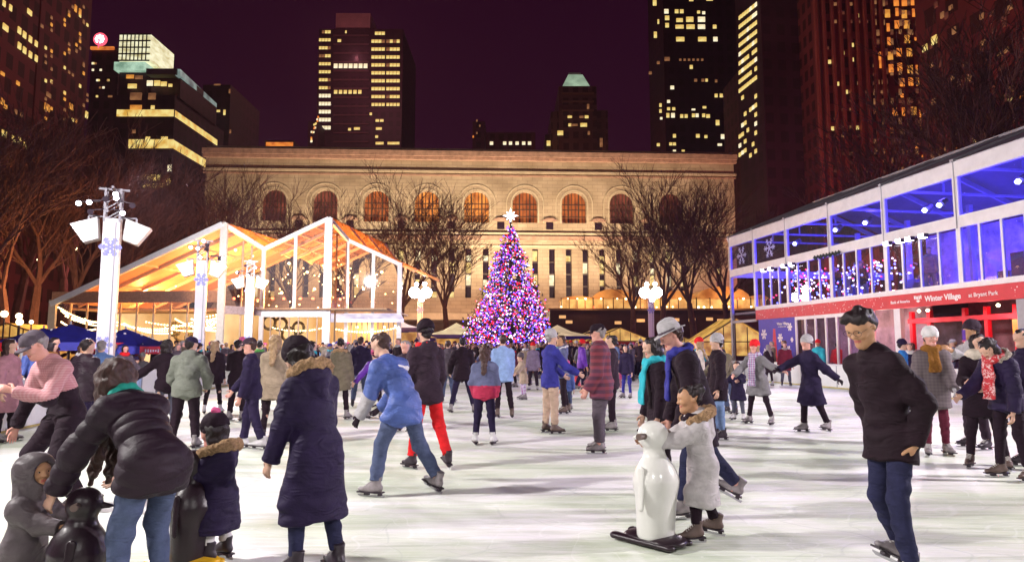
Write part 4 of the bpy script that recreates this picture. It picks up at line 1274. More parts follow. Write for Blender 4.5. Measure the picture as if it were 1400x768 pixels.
# ------------------------------------------------------------------ decorated tree
def xmas():
    base = at(698, 476, 60); X0, Y0 = base.x, base.y
    root = empty("decorated_tree", (X0, Y0, 0)); tag(root, "tall cone-shaped evergreen covered in red, white and blue bulbs with a white star on top", "decorated tree")
    zt = at(697, 303, 60).z; RB = 5.0
    m = MB(); m.tube((0, 0, 0), (0, 0, zt), .35, .05, 10); m.build("trunk", mat("bark_dark", (.05, .03, .025)), root)
    rr = random.Random(5); np.random.seed(5)
    # radius profile with uneven tiers
    def rad(z):
        u = (zt - z) / (zt - .6)
        return max(.08, RB * (u ** .90) * (1 if u < .84 else 1 - (u - .84) * .9))
    fol = mat("needles", (.035, .05, .045), rough=.7, var=.5, scale=3)
    m = MB(); tips = []
    for i in range(1700):
        z = .7 + (zt - .7) * (1 - math.sqrt(rr.random())) * 1.0
        a = rr.uniform(0, 2 * math.pi); r = rad(z) * rr.uniform(.72, 1.08)
        lump = 1 + .07 * math.sin(3 * a + z) + .06 * math.sin(7 * a - 2 * z)
        r *= lump
        tip = Vector((math.cos(a) * r, math.sin(a) * r, z - .12 * r)); rt_ = Vector((0, 0, z + .1 * r))
        tips.append((tip, rt_))
        for k in range(5):
            u = .45 + .55 * k / 4; c = rt_.lerp(tip, u)
            for j in range(3):
                d = Vector((rr.uniform(-1, 1), rr.uniform(-1, 1), rr.uniform(-.7, .5))).normalized() * rr.uniform(.18, .38)
                s_ = d.cross(Vector((0, 0, 1))).normalized() * .07
                m.tri(c - s_, c + s_, c + d)
    tag(m.build("foliage", fol, root), kind="stuff")
    cols = [emis("bulb_red", (1, .02, .05), 2.2), emis("bulb_blue", (.12, .10, 1), 3.0), emis("bulb_white", (1, .80, .9), 2.4), emis("bulb_violet", (.42, .06, 1), 2.3), emis("bulb_pink", (1, .10, .35), 1.8)]
    pts = []
    for i in range(4900):
        tip, rt_ = rr.choice(tips); u = rr.uniform(.62, 1.03); p = rt_.lerp(tip, u) + Vector((rr.uniform(-.2, .2), rr.uniform(-.2, .2), rr.uniform(-.2, .2)))
        pts.append(p)
    pts.sort(key=lambda p: p.y)
    w = [0, 0, 0, 0, 1, 1, 1, 1, 2, 2, 2, 3, 3, 4]
    unitm = []
    for c in range(5):
        b = MB(); b.ico((0, 0, 0), .085); me = b.mesh("bulb"); me.materials.append(cols[c]); unitm.append(me)
    for p in pts[:100]:
        o = link("bulb", unitm[rr.choice(w)], root); o.location = p
    m = MB()
    for p in pts[100:]: m.ico(p, rr.uniform(.045, .08), rr.choice(w))
    tag(m.build("bulbs", cols, root), kind="stuff")
    # star
    m = MB(); zc = at(696, 295, 60).z
    def star(y, n=8, ro=.72, ri=.28):
        return [(math.cos(math.pi / 2 + math.pi * k / n) * (ro if k % 2 == 0 else ri) * (1 if (k % 4 == 0) or k % 2 else .72), math.sin(math.pi / 2 + math.pi * k / n) * (ro if k % 2 == 0 else ri) * (1 if (k % 4 == 0) or k % 2 else .72)) for k in range(2 * n)]
    s_ = star(0); N = len(s_)
    for sy in (-1, 1):
        for k in range(N):
            a, b_ = s_[k], s_[(k + 1) % N]
            t = [(0, sy * .2, zc), (a[0], 0, zc + a[1]), (b_[0], 0, zc + b_[1])]
            m.tri(*(t if sy > 0 else t[::-1]))
    m.build("star", emis("star_glow", (1, .95, 1), 5), root)
    light("POINT", "tree_glow", (X0, Y0 - 6, 5), 200, (.75, .45, 1), 1.5)
xmas()
# ------------------------------------------------------------------ library
def library():
    A = at(270, 476, 111.0); B = at(1011, 476, 115.0)
    root = empty("library_building", (A.x, A.y, 0), math.atan2(B.y - A.y, B.x - A.x))
    tag(root, "long floodlit stone library with a row of arched windows behind the decorated tree", "library")
    W = math.hypot(B.x - A.x, B.y - A.y); rz = root.rotation_euler[2]; d = Vector((math.cos(rz), math.sin(rz), 0))
    def ux(px):      # facade coordinate of a pixel column
        r = ray(px, 400); r = r / r.y
        # A + u d = t r
        return (A.y * r.x - A.x * r.y) / (d.x * r.y - d.y * r.x)
    def zz(py, px=640): 
        u = ux(px); return at(px, py, A.y + d.y * u).z
    m, nt, b = _nt("library_stone")
    tc = nt.nodes.new("ShaderNodeTexCoord"); br = nt.nodes.new("ShaderNodeTexBrick")
    mp = nt.nodes.new("ShaderNodeMapping"); mp.inputs["Rotation"].default_value = (math.pi / 2, 0, 0)
    _link(nt, tc.outputs["Object"], mp.inputs["Vector"]); _link(nt, mp.outputs["Vector"], br.inputs["Vector"])
    br.inputs["Scale"].default_value = 1; br.inputs["Brick Width"].default_value = 1.7; br.inputs["Row Height"].default_value = .62
    br.inputs["Mortar Size"].default_value = .03
    br.inputs["Color1"].default_value = (.43, .35, .25, 1); br.inputs["Color2"].default_value = (.36, .29, .21, 1); br.inputs["Mortar"].default_value = (.25, .19, .14, 1)
    n = nt.nodes.new("ShaderNodeTexNoise"); n.inputs["Scale"].default_value = .25; n.inputs["Detail"].default_value = 8
    _link(nt, tc.outputs["Object"], n.inputs["Vector"])
    rp = nt.nodes.new("ShaderNodeValToRGB"); rp.color_ramp.elements[0].position = .35; rp.color_ramp.elements[1].position = .65
    rp.color_ramp.elements[0].color = (.72, .66, .62, 1); rp.color_ramp.elements[1].color = (1.05, 1, 1, 1)
    _link(nt, n.outputs["Fac"], rp.inputs["Fac"])
    mx = nt.nodes.new("ShaderNodeMix"); mx.data_type = 'RGBA'; mx.blend_type = 'MULTIPLY'; mx.inputs[0].default_value = 1
    _link(nt, br.outputs["Color"], mx.inputs[6]); _link(nt, rp.outputs["Color"], mx.inputs[7]); _link(nt, mx.outputs[2], b.inputs["Base Color"])
    b.inputs["Roughness"].default_value = .85
    stone = m
    trim = mat("pale_stone_trim", (.44, .35, .25), rough=.8, var=.18, scale=.6)
    rust = mat("weathered_cornice", (.34, .20, .15), rough=.8, var=.35, scale=1.2)
    arches = [370, 441, 512, 582, 651, 718, 786, 852, 921]
    zt = zz(213); z_ar_top = zz(243); zs = zz(304); zmid = zz(322); zsl1 = zz(340); zsl0 = zz(407)
    zspring = zz(278)
    cx = [ux(p) for p in arches]; hw_ = (ux(668) - ux(634)) / 2
    r = hw_; zsp = zz(261) - r
    wall = MB(); dp = 1.1
    # arch band
    def face(pts): 
        n_ = len(wall.v); wall.v += [tuple(p) for p in pts]; wall.f.append(tuple(range(n_, n_ + len(pts)))); wall.m.append(0)
    edges = [0] + [(cx[i] + cx[i + 1]) / 2 for i in range(len(cx) - 1)] + [W]
    for i, c in enumerate(cx):
        x0, x1 = edges[i], edges[i + 1]
        z0, z1 = zs, z_ar_top
        face([(x0, 0, z0), (c - r, 0, z0), (c - r, 0, z1), (x0, 0, z1)])
        face([(c + r, 0, z0), (x1, 0, z0), (x1, 0, z1), (c + r, 0, z1)])
        K = 12
        for k in range(K):
            a0 = math.pi - math.pi * k / K; a1 = math.pi - math.pi * (k + 1) / K
            p0 = (c + r * math.cos(a0), zsp + r * math.sin(a0)); p1 = (c + r * math.cos(a1), zsp + r * math.sin(a1))
            face([(p0[0], 0, p0[1]), (p1[0], 0, p1[1]), (p1[0], 0, z1), (p0[0], 0, z1)])
            face([(p0[0], 0, p0[1]), (p0[0], dp, p0[1]), (p1[0], dp, p1[1]), (p1[0], 0, p1[1])])
        face([(c - r, 0, z0), (c - r, dp, z0), (c - r, dp, zsp), (c - r, 0, zsp)])
        face([(c + r, 0, z0), (c + r, 0, zsp), (c + r, dp, zsp), (c + r, dp, z0)])
        face([(c - r, 0, z0), (c + r, 0, z0), (c + r, dp, z0), (c - r, dp, z0)])
    # plain bands
    face([(0, 0, z_ar_top), (W, 0, z_ar_top), (W, 0, zt + 1.2), (0, 0, zt + 1.2)])
    face([(0, 0, zsl1), (W, 0, zsl1), (W, 0, zs), (0, 0, zs)])
    face([(0, 0, 0), (W, 0, 0), (W, 0, zsl0), (0, 0, zsl0)])
    # slit band
    sl = [302, 325, 348, 371, 394, 417, 440, 463, 486, 509, 547, 570, 593, 617, 640, 664, 687, 709, 732, 755, 778, 801, 824, 847, 871, 893, 916, 935, 984]
    sw = (ux(704) - ux(696)) / 2
    prev = 0
    sx = [ux(p) for p in sl]
    for x in sx:
        face([(prev, 0, zsl0), (x - sw, 0, zsl0), (x - sw, 0, zsl1), (prev, 0, zsl1)]); prev = x + sw
        face([(x - sw, 0, zsl0), (x - sw, dp, zsl0), (x - sw, dp, zsl1), (x - sw, 0, zsl1)])
        face([(x + sw, 0, zsl1), (x + sw, dp, zsl1), (x + sw, dp, zsl0), (x + sw, 0, zsl0)])
        face([(x - sw, 0, zsl0), (x + sw, 0, zsl0), (x + sw, dp, zsl0), (x - sw, dp, zsl0)])
    face([(prev, 0, zsl0), (W, 0, zsl0), (W, 0, zsl1), (prev, 0, zsl1)])
    face([(0, 0, 0), (0, 0, zt + 1.2), (0, 30, zt + 1.2), (0, 30, 0)]); face([(W, 0, 0), (W, 30, 0), (W, 30, zt + 1.2), (W, 0, zt + 1.2)])
    wall.build("wall", stone, root)
    b_ = MB(); b_.box(.0, .3, zt + .9, W, 30, zt + 1.15); b_.build("roof", D_STEEL, root)
    b_ = MB(); b_.box(2, 5, zt + 1.15, W - 1, 28, zz(197)); b_.build("roof_storey", mat("dark_roof", (.04, .02, .04)), root)
    # cornices and mouldings
    for nm, za, zb_, pr, mt in (("cornice", zz(216), zz(209), 1.1, rust), ("dentil_course", zz(220), zz(216.5), .7, rust), ("frieze_moulding", zz(237), zz(234), .35, trim),
                               ("arch_moulding_course", zz(241), zz(239), .2, rust), ("sill_course", zz(321), zz(318), .5, trim), ("belt_cornice", zz(328), zz(323), .8, rust), ("belt_course", zz(338), zz(335), .25, trim), ("plinth", 0, zz(428), .5, trim)):
        b_ = MB(); b_.box(-.3, -pr, za, W + .3, -.003, zb_); b_.build(nm, mt, root)
    warm = [emis_var("arch_glow_a", (.20, .03, .01), (1.0, .36, .07), .85, .9, (1, 1, .5), .35, .7), emis_var("arch_glow_b", (.10, .015, .01), (.55, .14, .03), .8, .9, (1, 1, .5), .35, .7),
            emis_var("arch_dim", (.03, .008, .01), (.22, .05, .03), .8, .7)]
    mun = mat("bronze_muntin", (.06, .03, .02), rough=.5)
    lit = [2, 2, 1, 0, 0, 1, 1, 2, 2]
    for i, c in enumerate(cx):
        m1 = MB(); pts = [(c - r, zs), (c + r, zs), (c + r, zsp)] + [(c + r * math.cos(math.pi * k / 12), zsp + r * math.sin(math.pi * k / 12)) for k in range(1, 12)] + [(c - r, zsp)]
        m1.prism(pts, dp - .05, dp)
        wn = m1.build("arched_window", warm[lit[i]], root)
        m1 = MB()
        for k in range(1, 7):
            x = c - r + 2 * r * k / 7; h_ = math.sqrt(max(0, r * r - (x - c) ** 2)); w_ = .22 if k in (2, 5) else .1
            m1.box(x - w_ / 2, dp - .25, zs, x + w_ / 2, dp - .06, zsp + h_)
        for z in (zs + 1.2, zs + 2.4, zsp): m1.box(c - r, dp - .2, z - .06, c + r, dp - .07, z + .06)
        m1.build("muntins", mun, wn)
        m1 = MB()
        for k in range(20):
            a0 = math.pi * k / 20; a1 = math.pi * (k + 1) / 20
            for ra, rb_, pr in ((r + .12, r + .35, .08), (r + .95, r + 1.12, .10)):
                q = [(c + ra * math.cos(a0), zsp + ra * math.sin(a0)), (c + rb_ * math.cos(a0), zsp + rb_ * math.sin(a0)), (c + rb_ * math.cos(a1), zsp + rb_ * math.sin(a1)), (c + ra * math.cos(a1), zsp + ra * math.sin(a1))]
                m1.quad(*[(x, -pr, z) for x, z in q]); m1.quad((q[1][0], -pr, q[1][1]), (q[1][0], 0, q[1][1]), (q[2][0], 0, q[2][1]), (q[2][0], -pr, q[2][1])); m1.quad((q[0][0], -pr, q[0][1]), (q[3][0], -pr, q[3][1]), (q[3][0], 0, q[3][1]), (q[0][0], 0, q[0][1]))
        for sg in (-1, 1):
            for ra, rb_, pr in ((r + .12, r + .35, .08), (r + .95, r + 1.12, .10)):
                x0, x1 = sorted((c + sg * ra, c + sg * rb_)); m1.box(x0, -pr, zs, x1, -.003, zsp)
        m1.build("archivolt", trim, root)
        if i < len(cx) - 1:
            x = (cx[i] + cx[i + 1]) / 2
            m1 = MB(); m1.box(x - .6, -.06, zz(313), x + .6, -.004, zz(303)); m1.build("small_window", mat("dark_pane", (.02, .01, .02), rough=.2), root)
            m1 = MB(); m1.prism([(x - 1.3, zz(302)), (x + 1.3, zz(302)), (x + 1.1, zz(300)), (x + .5, zz(297.5)), (x - .5, zz(297.5)), (x - 1.1, zz(300))], -.4, -.003); m1.build("pediment", rust, root)
    dark = mat("slit_dark", (.025, .015, .03), rough=.2)
    ya = emis_var("slit_yellow", (.4, .24, .06), (1, .82, .36), .8, 1.2); wa = emis_var("slit_white", (.5, .4, .25), (1, .95, .65), .95, 1.6)
    rr = random.Random(12)
    sp_ = mat("slit_spandrel", (.09, .06, .06), rough=.4)
    for i, x in enumerate(sx):
        m1 = MB(); m1.box(x - sw, dp - .02, zsl0, x + sw, dp, zsl1); wn = m1.build("slit_window", dark, root)
        H = zsl1 - zsl0
        for k in range(4):
            if rr.random() < (.62 if 8 < i else .4):
                m1 = MB(); z0 = zsl0 + H * k / 4 + .1; m1.box(x - sw + .08, dp - .06, z0, x + sw - .08, dp - .021, z0 + H / 4 - (.25 if rr.random() < .6 else 1.1))
                m1.build("lit_pane", rr.choice((ya, ya, wa)), wn)
        for k in (1, 2, 3):
            m1 = MB(); m1.box(x - sw, dp - .3, zsl0 + H * k / 4 - .15, x + sw, dp - .065, zsl0 + H * k / 4 + .1)
            m1.build("spandrel", sp_, wn)
    # floodlights on the terrace in front of it
    for px, e in ((300, .55), (400, .9), (500, 1.0), (600, 1.25), (700, 1.3), (800, 1.1), (900, .8), (985, .55)):
        p = at(px, 440, 100)
        light("SPOT", "facade_floodlight", (p.x, 99.5, 9.2), 18500 * e, (1, .82, .55), .25, (p.x, 113, 27), 110, .9)
        light("POINT", "facade_wash", (p.x, 103, 6.0), 2600 * e, (1, .66, .42), .25)
    return root
library()

# ------------------------------------------------------------------ dark terrace block with glowing glass restaurant on it
def terrace():
    Y = 92.0
    a = at(752, 470, Y); b = at(1060, 470, Y); zt = at(900, 424, Y).z
    root = empty("terrace_building", (a.x, Y, 0)); tag(root, "long dark terrace building with a row of glowing amber glass roofs", "restaurant")
    L = b.x - a.x
    m = MB(); m.box(0, 0, 0, L, 7.5, zt); m.build("wall", mat("dark_terrace", (.035, .012, .03), var=.4, scale=.3), root)
    m = MB(); m.box(-.2, -.25, zt, L + .2, -.003, zt + .25); m.build("parapet", mat("terrace_edge", (.20, .13, .10)), root)
    amb = emis_var("amber_glass", (.30, .09, .02), (1.0, .42, .10), .62, .55, (1, 1, 1), .34, .7)
    amb2 = emis_var("amber_glass_bright", (.5, .16, .03), (1.0, .62, .2), .85, .8, (1, 1, 1), .3, .65)
    def u(px): return at(px, 420, Y).x - a.x
    def z(py): return at(900, py, Y).z
    m = MB(); m.box(u(770), 1.2, zt + .02, u(1052), 6, z(408)); m.build("lit_front", amb2, root)
    for x0, x1, pk in ((768, 812, 404), (812, 868, 394), (868, 905, 403), (905, 955, 396), (955, 1030, 390), (1030, 1055, 402)):
        m = MB(); c = (u(x0) + u(x1)) / 2
        pts = [(u(x0), z(408))] + [(c + (u(x1) - c) * math.cos(t), z(408) + (z(pk) - z(408)) * math.sin(t)) for t in [math.pi * (1 - k / 8) for k in range(1, 8)]] + [(u(x1), z(408))]
        m.prism(pts, 1.0, 6.5); m.build("vaulted_roof", amb, root)
        m = MB()
        for k in range(5):
            xk = u(x0) + (u(x1) - u(x0)) * k / 4; m.box(xk - .06, .88, zt, xk + .06, .98, z(406))
        m.build("roof_posts", mat("bronze", (.12, .06, .04)), root)
    lm = emis("terrace_lamp", (1, .75, .4), 10); rd = emis("terrace_red", (1, .1, .04), 5)
    rr = random.Random(9)
    for k in range(26):
        px = 768 + k * 11; m = MB(); m.ico((u(px) + rr.uniform(-.3, .3), .6, zt + rr.choice((.45, .5, 1.6))), rr.uniform(.09, .17)); m.build("terrace_lamp", rd if k % 6 == 4 else lm, root)
    for px, py in ((769, 433), (778, 440), (877, 438), (875, 438), (921, 437), (924, 437), (946, 437), (985, 438), (970, 436), (845, 441), (1000, 437)):
        m = MB(); c = at(px, py, Y); m.box(c.x - a.x - .45, -.06, c.z - .2, c.x - a.x + .45, -.004, c.z + .2); m.build("lit_window", emis("low_window", (1, .55, .22), .8), root)
    for px in (800, 900, 1000):
        p = at(px, 410, Y); light("POINT", "terrace_light", (p.x, Y - .8, zt + 1.5), 500, (1, .5, .18), .3)
    # retaining wall and steps left of the tree
    a2 = at(540, 470, 98); b2 = at(750, 470, 98)
    r2 = empty("terrace_wall", (a2.x, 98, 0)); tag(r2, "low stone terrace wall at the library's foot, left of the decorated tree", "wall")
    m = MB(); m.box(0, 0, 0, b2.x - a2.x, 1.2, at(600, 440, 98).z); m.build("wall", mat("terrace_stone", (.22, .17, .14), var=.3, scale=.8), r2)
    m = MB(); m.box(-.1, -.15, at(600, 440, 98).z, b2.x - a2.x, 1.3, at(600, 437, 98).z); m.build("coping", mat("terrace_coping", (.3, .25, .2)), r2)
terrace()

# ------------------------------------------------------------------ skyline
def facade_mat(name, col, cw=3.0, ch=3.6, dark=.45, line=(.5)):
    """dark facade with an unlit grid of windows"""
    m, nt, b = _nt(name)
    tc = nt.nodes.new("ShaderNodeTexCoord"); sp = nt.nodes.new("ShaderNodeSeparateXYZ"); _link(nt, tc.outputs["Object"], sp.inputs[0])
    ad = nt.nodes.new("ShaderNodeMath"); ad.operation = 'ADD'; _link(nt, sp.outputs[0], ad.inputs[0]); _link(nt, sp.outputs[1], ad.inputs[1])
    def cell(src, size, frac):
        d_ = nt.nodes.new("ShaderNodeMath"); d_.operation = 'DIVIDE'; d_.inputs[1].default_value = size; _link(nt, src, d_.inputs[0])
        f = nt.nodes.new("ShaderNodeMath"); f.operation = 'FRACT'; _link(nt, d_.outputs[0], f.inputs[0])
        g = nt.nodes.new("ShaderNodeMath"); g.operation = 'GREATER_THAN'; g.inputs[1].default_value = frac; _link(nt, f.outputs[0], g.inputs[0]); return g.outputs[0]
    mu = nt.nodes.new("ShaderNodeMath"); mu.operation = 'MULTIPLY'
    _link(nt, cell(ad.outputs[0], cw, .45), mu.inputs[0]); _link(nt, cell(sp.outputs[2], ch, .4), mu.inputs[1])
    n = nt.nodes.new("ShaderNodeTexNoise"); n.inputs["Scale"].default_value = .06; n.inputs["Detail"].default_value = 6; _link(nt, tc.outputs["Object"], n.inputs["Vector"])
    rp = nt.nodes.new("ShaderNodeValToRGB"); rp.color_ramp.elements[0].position = .3; rp.color_ramp.elements[1].position = .7
    rp.color_ramp.elements[0].color = (*[c * .6 for c in col], 1); rp.color_ramp.elements[1].color = (*[c * 1.3 for c in col], 1); _link(nt, n.outputs["Fac"], rp.inputs["Fac"])
    mx = nt.nodes.new("ShaderNodeMix"); mx.data_type = 'RGBA'; _link(nt, mu.outputs[0], mx.inputs[0]); _link(nt, rp.outputs["Color"], mx.inputs[6])
    mx.inputs[7].default_value = (*[c * dark for c in col], 1); _link(nt, mx.outputs[2], b.inputs["Base Color"])
    b.inputs["Roughness"].default_value = .6
    return m
WY = emis_var("lit_yellow", (.7, .38, .06), (1, .82, .30), 1.0, .5); WW = emis_var("lit_pale", (.8, .6, .3), (1, .95, .68), 1.15, .5)
WA = emis_var("lit_amber", (.5, .14, .02), (1, .45, .08), .9, .5); WD = emis_var("lit_dim", (.12, .04, .02), (.45, .2, .08), .7, .5); WD2 = emis_var("lit_faint", (.05, .01, .012), (.20, .055, .03), .6, .5); WG = emis_var("lit_green", (.2, .35, .25), (.55, .8, .6), .9, .5)
WO = emis_var("lit_orange", (.5, .10, .02), (1, .32, .05), 1.0, .5)
_wm = {}
def win_mesh(w, h, mt):
    k = (round(w, 1), round(h, 1), mt.name)
    if k not in _wm:
        m = MB(); m.box(-k[0] / 2, -.12, -k[1] / 2, k[0] / 2, .1, k[1] / 2); me = m.mesh("lit_window"); me.materials.append(mt); _wm[k] = me
    return _wm[k]
class Bld:
    def __init__(s, name, label, p0, p1, depth, top, mt, cat="skyscraper"):
        s.p0 = Vector((p0[0], p0[1], 0)); v = Vector((p1[0] - p0[0], p1[1] - p0[1], 0)); s.L = v.length; s.d = v / s.L
        s.rz = math.atan2(v.y, v.x); s.root = empty(name, s.p0, s.rz); tag(s.root, label, cat)
        m = MB(); m.box(0, 0, 0, s.L, depth, top); s.body = m.build("facade", mt, s.root); s.top = top; s.mt = mt
    def hit(s, px, py):
        r = ray(px, py); n = Vector((-s.d.y, s.d.x, 0)); t = s.p0.dot(n) / r.dot(n)
        p = Vector((0, 0, CAM_H)) + r * t
        return (p - s.p0).dot(s.d), p.z, t * r.length
    def win(s, px, py, wpx, hpx, mt, name="lit_window"):
        u, z, _ = s.hit(px, py); u1, z1, _ = s.hit(px + wpx, py); u2, z2, _ = s.hit(px, py - hpx)
        o = link(name, win_mesh(max(.5, abs(u1 - u)), max(.5, abs(z2 - z)), mt), s.root); o.location = (u, -.02, z); return o
    def block(s, nm, px0, px1, py0, py1, y0, y1, mt):
        u0, z0, _ = s.hit(px0, py1); u1, z1, _ = s.hit(px1, py0); m = MB(); m.box(u0, y0, z0, u1, y1, z1); return m.build(nm, mt, s.root)
def flat(name, label, x0, x1, ytop, Y, depth, mt, cat="skyscraper"):
    yy = (max(ytop, 0) + 190) / 2; a = at(x0, yy, Y); b = at(x1, yy, Y); return Bld(name, label, (a.x, Y), (b.x, Y), depth, at((x0 + x1) / 2, ytop, Y).z, mt, cat)
F1 = facade_mat("facade_maroon", (.11, .022, .050)); F2 = facade_mat("facade_rust", (.21, .036, .050), 3.2, 3.8, .35)
F3 = facade_mat("facade_dark", (.06, .012, .035), 3, 3.6, .6); F4 = facade_mat("facade_stone_dim", (.16, .08, .08), 3.4, 4, .35)
rr = random.Random(21)

# left, facades running along the street
def side_bld(name, label, c, Ya, Yb, top, mt, sign=-1, depth=25):
    pa = (sign * c - .158 * Ya, Ya); pb = (sign * c - .158 * Yb, Yb)
    if sign < 0: b = Bld(name, label, pa, pb, depth, top, mt)
    else: b = Bld(name, label, pb, pa, depth, top, mt)
    return b
b = side_bld("office_tower", "dark red-brown office tower with warm yellow windows, cut by the left edge", 60, 62, 106, 82, F2)
for px, py, w, h, mt in ((5, 5, 3.5, 8, WY), (14, 11, 3.5, 8, WY), (7, 38, 7, 8, WY), (40, 17, 6, 7, WY), (26, 42, 4, 9, WY), (33, 48, 4, 9, WY), (41, 54, 4, 9, WY), (49, 60, 3.5, 8, WY), (26, 63, 4, 9, WY), (33, 69, 4, 9, WY), (41, 75, 4, 9, WY), (49, 80, 3.5, 9, WY),
                      (5, 183, 6, 9, WY), (18, 190, 3.5, 9, WY), (26, 193, 4, 10, WY), (34, 198, 4, 10, WY), (42, 202, 4, 10, WY), (3, 101, 5, 5, WA), (24, 114, 4, 5, WA), (21, 153, 3, 6, WD), (29, 157, 3, 6, WD), (3, 139, 4, 8, WA), (7, 146, 4, 6, WA)): b.win(px, py, w, h, mt)
b = side_bld("apartment_tower", "rust-coloured tower with scattered small amber windows, behind the left trees", 60, 106.5, 123.5, 92, F2)
for i in range(58):
    px = rr.choice((62, 70, 88, 94, 99, 104, 109, 114, 119)); py = rr.uniform(4, 170)
    b.win(px, py, 2.2, rr.uniform(2.5, 4.5), rr.choice((WY, WA, WA, WD, WD)))
for px, py, w, h, mt in ((103, 12, 2.5, 9, WA), (109, 17, 2.5, 9, WA), (64, 147, 7, 9, WA), (97, 146, 5, 8, WA), (118, 157, 3, 9, WY), (66, 130, 6, 6, WD), (57, 36, 3, 4, WD)): b.win(px, py, w, h, mt)
# far left dim blocks with the badge
b = flat("office_block", "dark office block with a glowing red-and-white badge and amber roof strip", 122, 160, 66, 190, 25, F1)
for i in range(14): b.win(rr.uniform(126, 156), rr.choice((77, 87, 96, 110, 120, 132)), 3, 2.6, rr.choice((WY, WD, WD, WW)))
b.block("amber_strip", 125, 157, 65, 69, -.6, -.1, WO)
u_, z_, _ = b.hit(137, 54); m = MB(); m.tube((u_, -.5, z_ - 3), (u_, -.5, z_ + 0), .2, .2); m.tube((u_, -.2, z_), (u_, .4, z_), 1.9, 1.9, 20); bd = m.build("roof_badge", emis("badge_ring_red", (1, .10, .16), 1.6), b.root)
m = MB()
for k in range(8):
    a0 = math.pi * k / 4; m.tube((u_ + 1.0 * math.cos(a0), -.26, z_ + 1.0 * math.sin(a0)), (u_ + 1.0 * math.cos(a0), -.21, z_ + 1.0 * math.sin(a0)), .42, .42, 8)
m.tube((u_, -.26, z_), (u_, -.21, z_), .5, .5, 10); m.build("badge_petals", emis("badge_white", (1, .85, .9), 3.0), bd)
# stepped building with the glass crown
b = flat("terraced_tower", "dark stepped tower with a glowing glass crown and bright yellow floor bands", 157, 238, 130, 160, 28, F3)
b.block("upper_body", 158, 201, 97, 131, 1, 20, F3); b.block("step_body", 201, 243, 104, 131, 1.5, 22, F3)
crown = emis_var("crown_glass", (.55, .48, .22), (1, .98, .66), 1.0, .35, (1, 1, 3), .3, .62)
b.block("crown", 160, 205, 46, 82, .5, 12, crown)
u0, z0, _ = b.hit(160, 82); u1, z1, _ = b.hit(205, 46); m = MB()
for k in range(1, 8): x = u0 + (u1 - u0) * k / 8; m.box(x - .12, .35, z0, x + .12, .49, z1)
for k in range(0, 5): z = z0 + (z1 - z0) * k / 4; m.box(u0, .3, z - .15, u1, .48, z + .15)
m.build("crown_frame", D_STEEL, b.root)
b.block("ledge", 157, 200, 86, 97, -.5, 14, WG); b.block("glass_ledge", 201, 243, 95, 103, -.5, 14, mat("pale_green_ledge", (.28, .36, .34)))
u2, z2, _ = b.hit(243, 99); b_l = MB(); b_l.beam((u2, 0, z2), (u2 - 1.5, 24, z2 + .2), 1.2, 1.6); b_l.build("glass_ledge", emis_var("ledge_glow", (.1, .14, .14), (.4, .55, .5), .7, .3), b.root)
for x0, x1, py, hh, mt in ((160, 238, 155, 9, WY), (176, 238, 197, 12, WY)):
    b.block("lit_floor", x0, x1, py - hh / 2, py + hh / 2, -.25, -.05, mt)
    uu, z3, _ = b.hit(238, py); m = MB(); hh_ = abs(b.hit(238, py - hh)[1] - z3); m.quad((b.L + .1, .2, z3 - hh_ / 2), (b.L + .1, 24, z3 - hh_ / 2), (b.L + .1, 24, z3 + hh_ / 2), (b.L + .1, .2, z3 + hh_ / 2)); m.build("lit_floor", mt, b.root)
for px, py, w, h, mt in ((181, 118, 12, 6, WY), (205, 114, 8, 7, WW), (215, 114, 8, 7, WY), (224, 115, 8, 6, WY), (233, 117, 5, 4, WY), (178, 105, 10, 5, WA), (190, 106, 10, 5, WD), (186, 132, 16, 10, WD), (208, 132, 10, 9, WD), (186, 147, 16, 6, WA), (209, 147, 5, 5, WY), (202, 189, 7, 4, WY), (225, 189, 9, 4, WY), (183, 180, 5, 5, WD), (206, 243, 26, 8, WY), (210, 254, 30, 5, WY), (232, 230, 5, 9, WW), (228, 249, 10, 9, WY)): b.win(px, py, w, h, mt)
b = flat("slab_tower", "nearly black tower with two amber window rows, between the stepped tower and the library", 276, 314, 116, 210, 25, F3)
for px, py, w, h, mt in ((284, 152, 6, 3, WY), (291, 152, 5, 3, WY), (298, 152, 6, 3, WY), (307, 154, 3, 7, WY), (290, 197, 5, 4, WA), (297, 116, 9, 2, WD), (314, 125, 2, 6, WD), (315, 180, 2, 5, WD), (284, 197, 4, 3, WA)): b.win(px, py, w, h, mt)
# centre tower
b = flat("centre_tower", "tall dark tower with bright window columns and a plain grey top box", 434, 550, 40, 260, 36, F3)
b.block("top_box", 457, 505, 15, 39, 2, 20, mat("lit_grey_box", (.60, .32, .32), var=.15, scale=.2))
band = mat("spandrel_band", (.17, .07, .09), var=.2, scale=.3)
for k in range(13): b.block("spandrel", 456, 504, 48 + k * 12.1, 49.8 + k * 12.1, -.3, -.03, band)
for k in range(13):
    for j in range(4):
        if k != 0 or j > 0: b.win(438 + j * 4.1, 44 + k * 10.9, 3.4, 4.6 if k > 7 else 4.0, WW if k > 7 else (WY if rr.random() < .85 else WD))
for k in range(10):
    for j in range(8):
        if k == 0 and (j < 1 or j > 3): continue
        b.win(510 + j * 4.7 + (1.5 if j > 3 else 0), 46 + k * 10.8, 4.0, 4.2, WY if rr.random() < .9 else WD)
for j in range(7): b.win(459 + j * 6.8, 90.5, 5.2, 6, WW)
for j in range(6): b.win(459 + j * 6.6, 126, 4.6, 5, WY)
for px, py, w in ((464, 56, 5), (473, 44, 2), (478, 177, 4), (488, 176, 8), (516, 165, 5), (522, 165, 5), (518, 176, 8), (515, 187, 4), (519, 196, 11), (538, 196, 16), (507, 156, 3)): b.win(px, py, w, 3.5, WY)
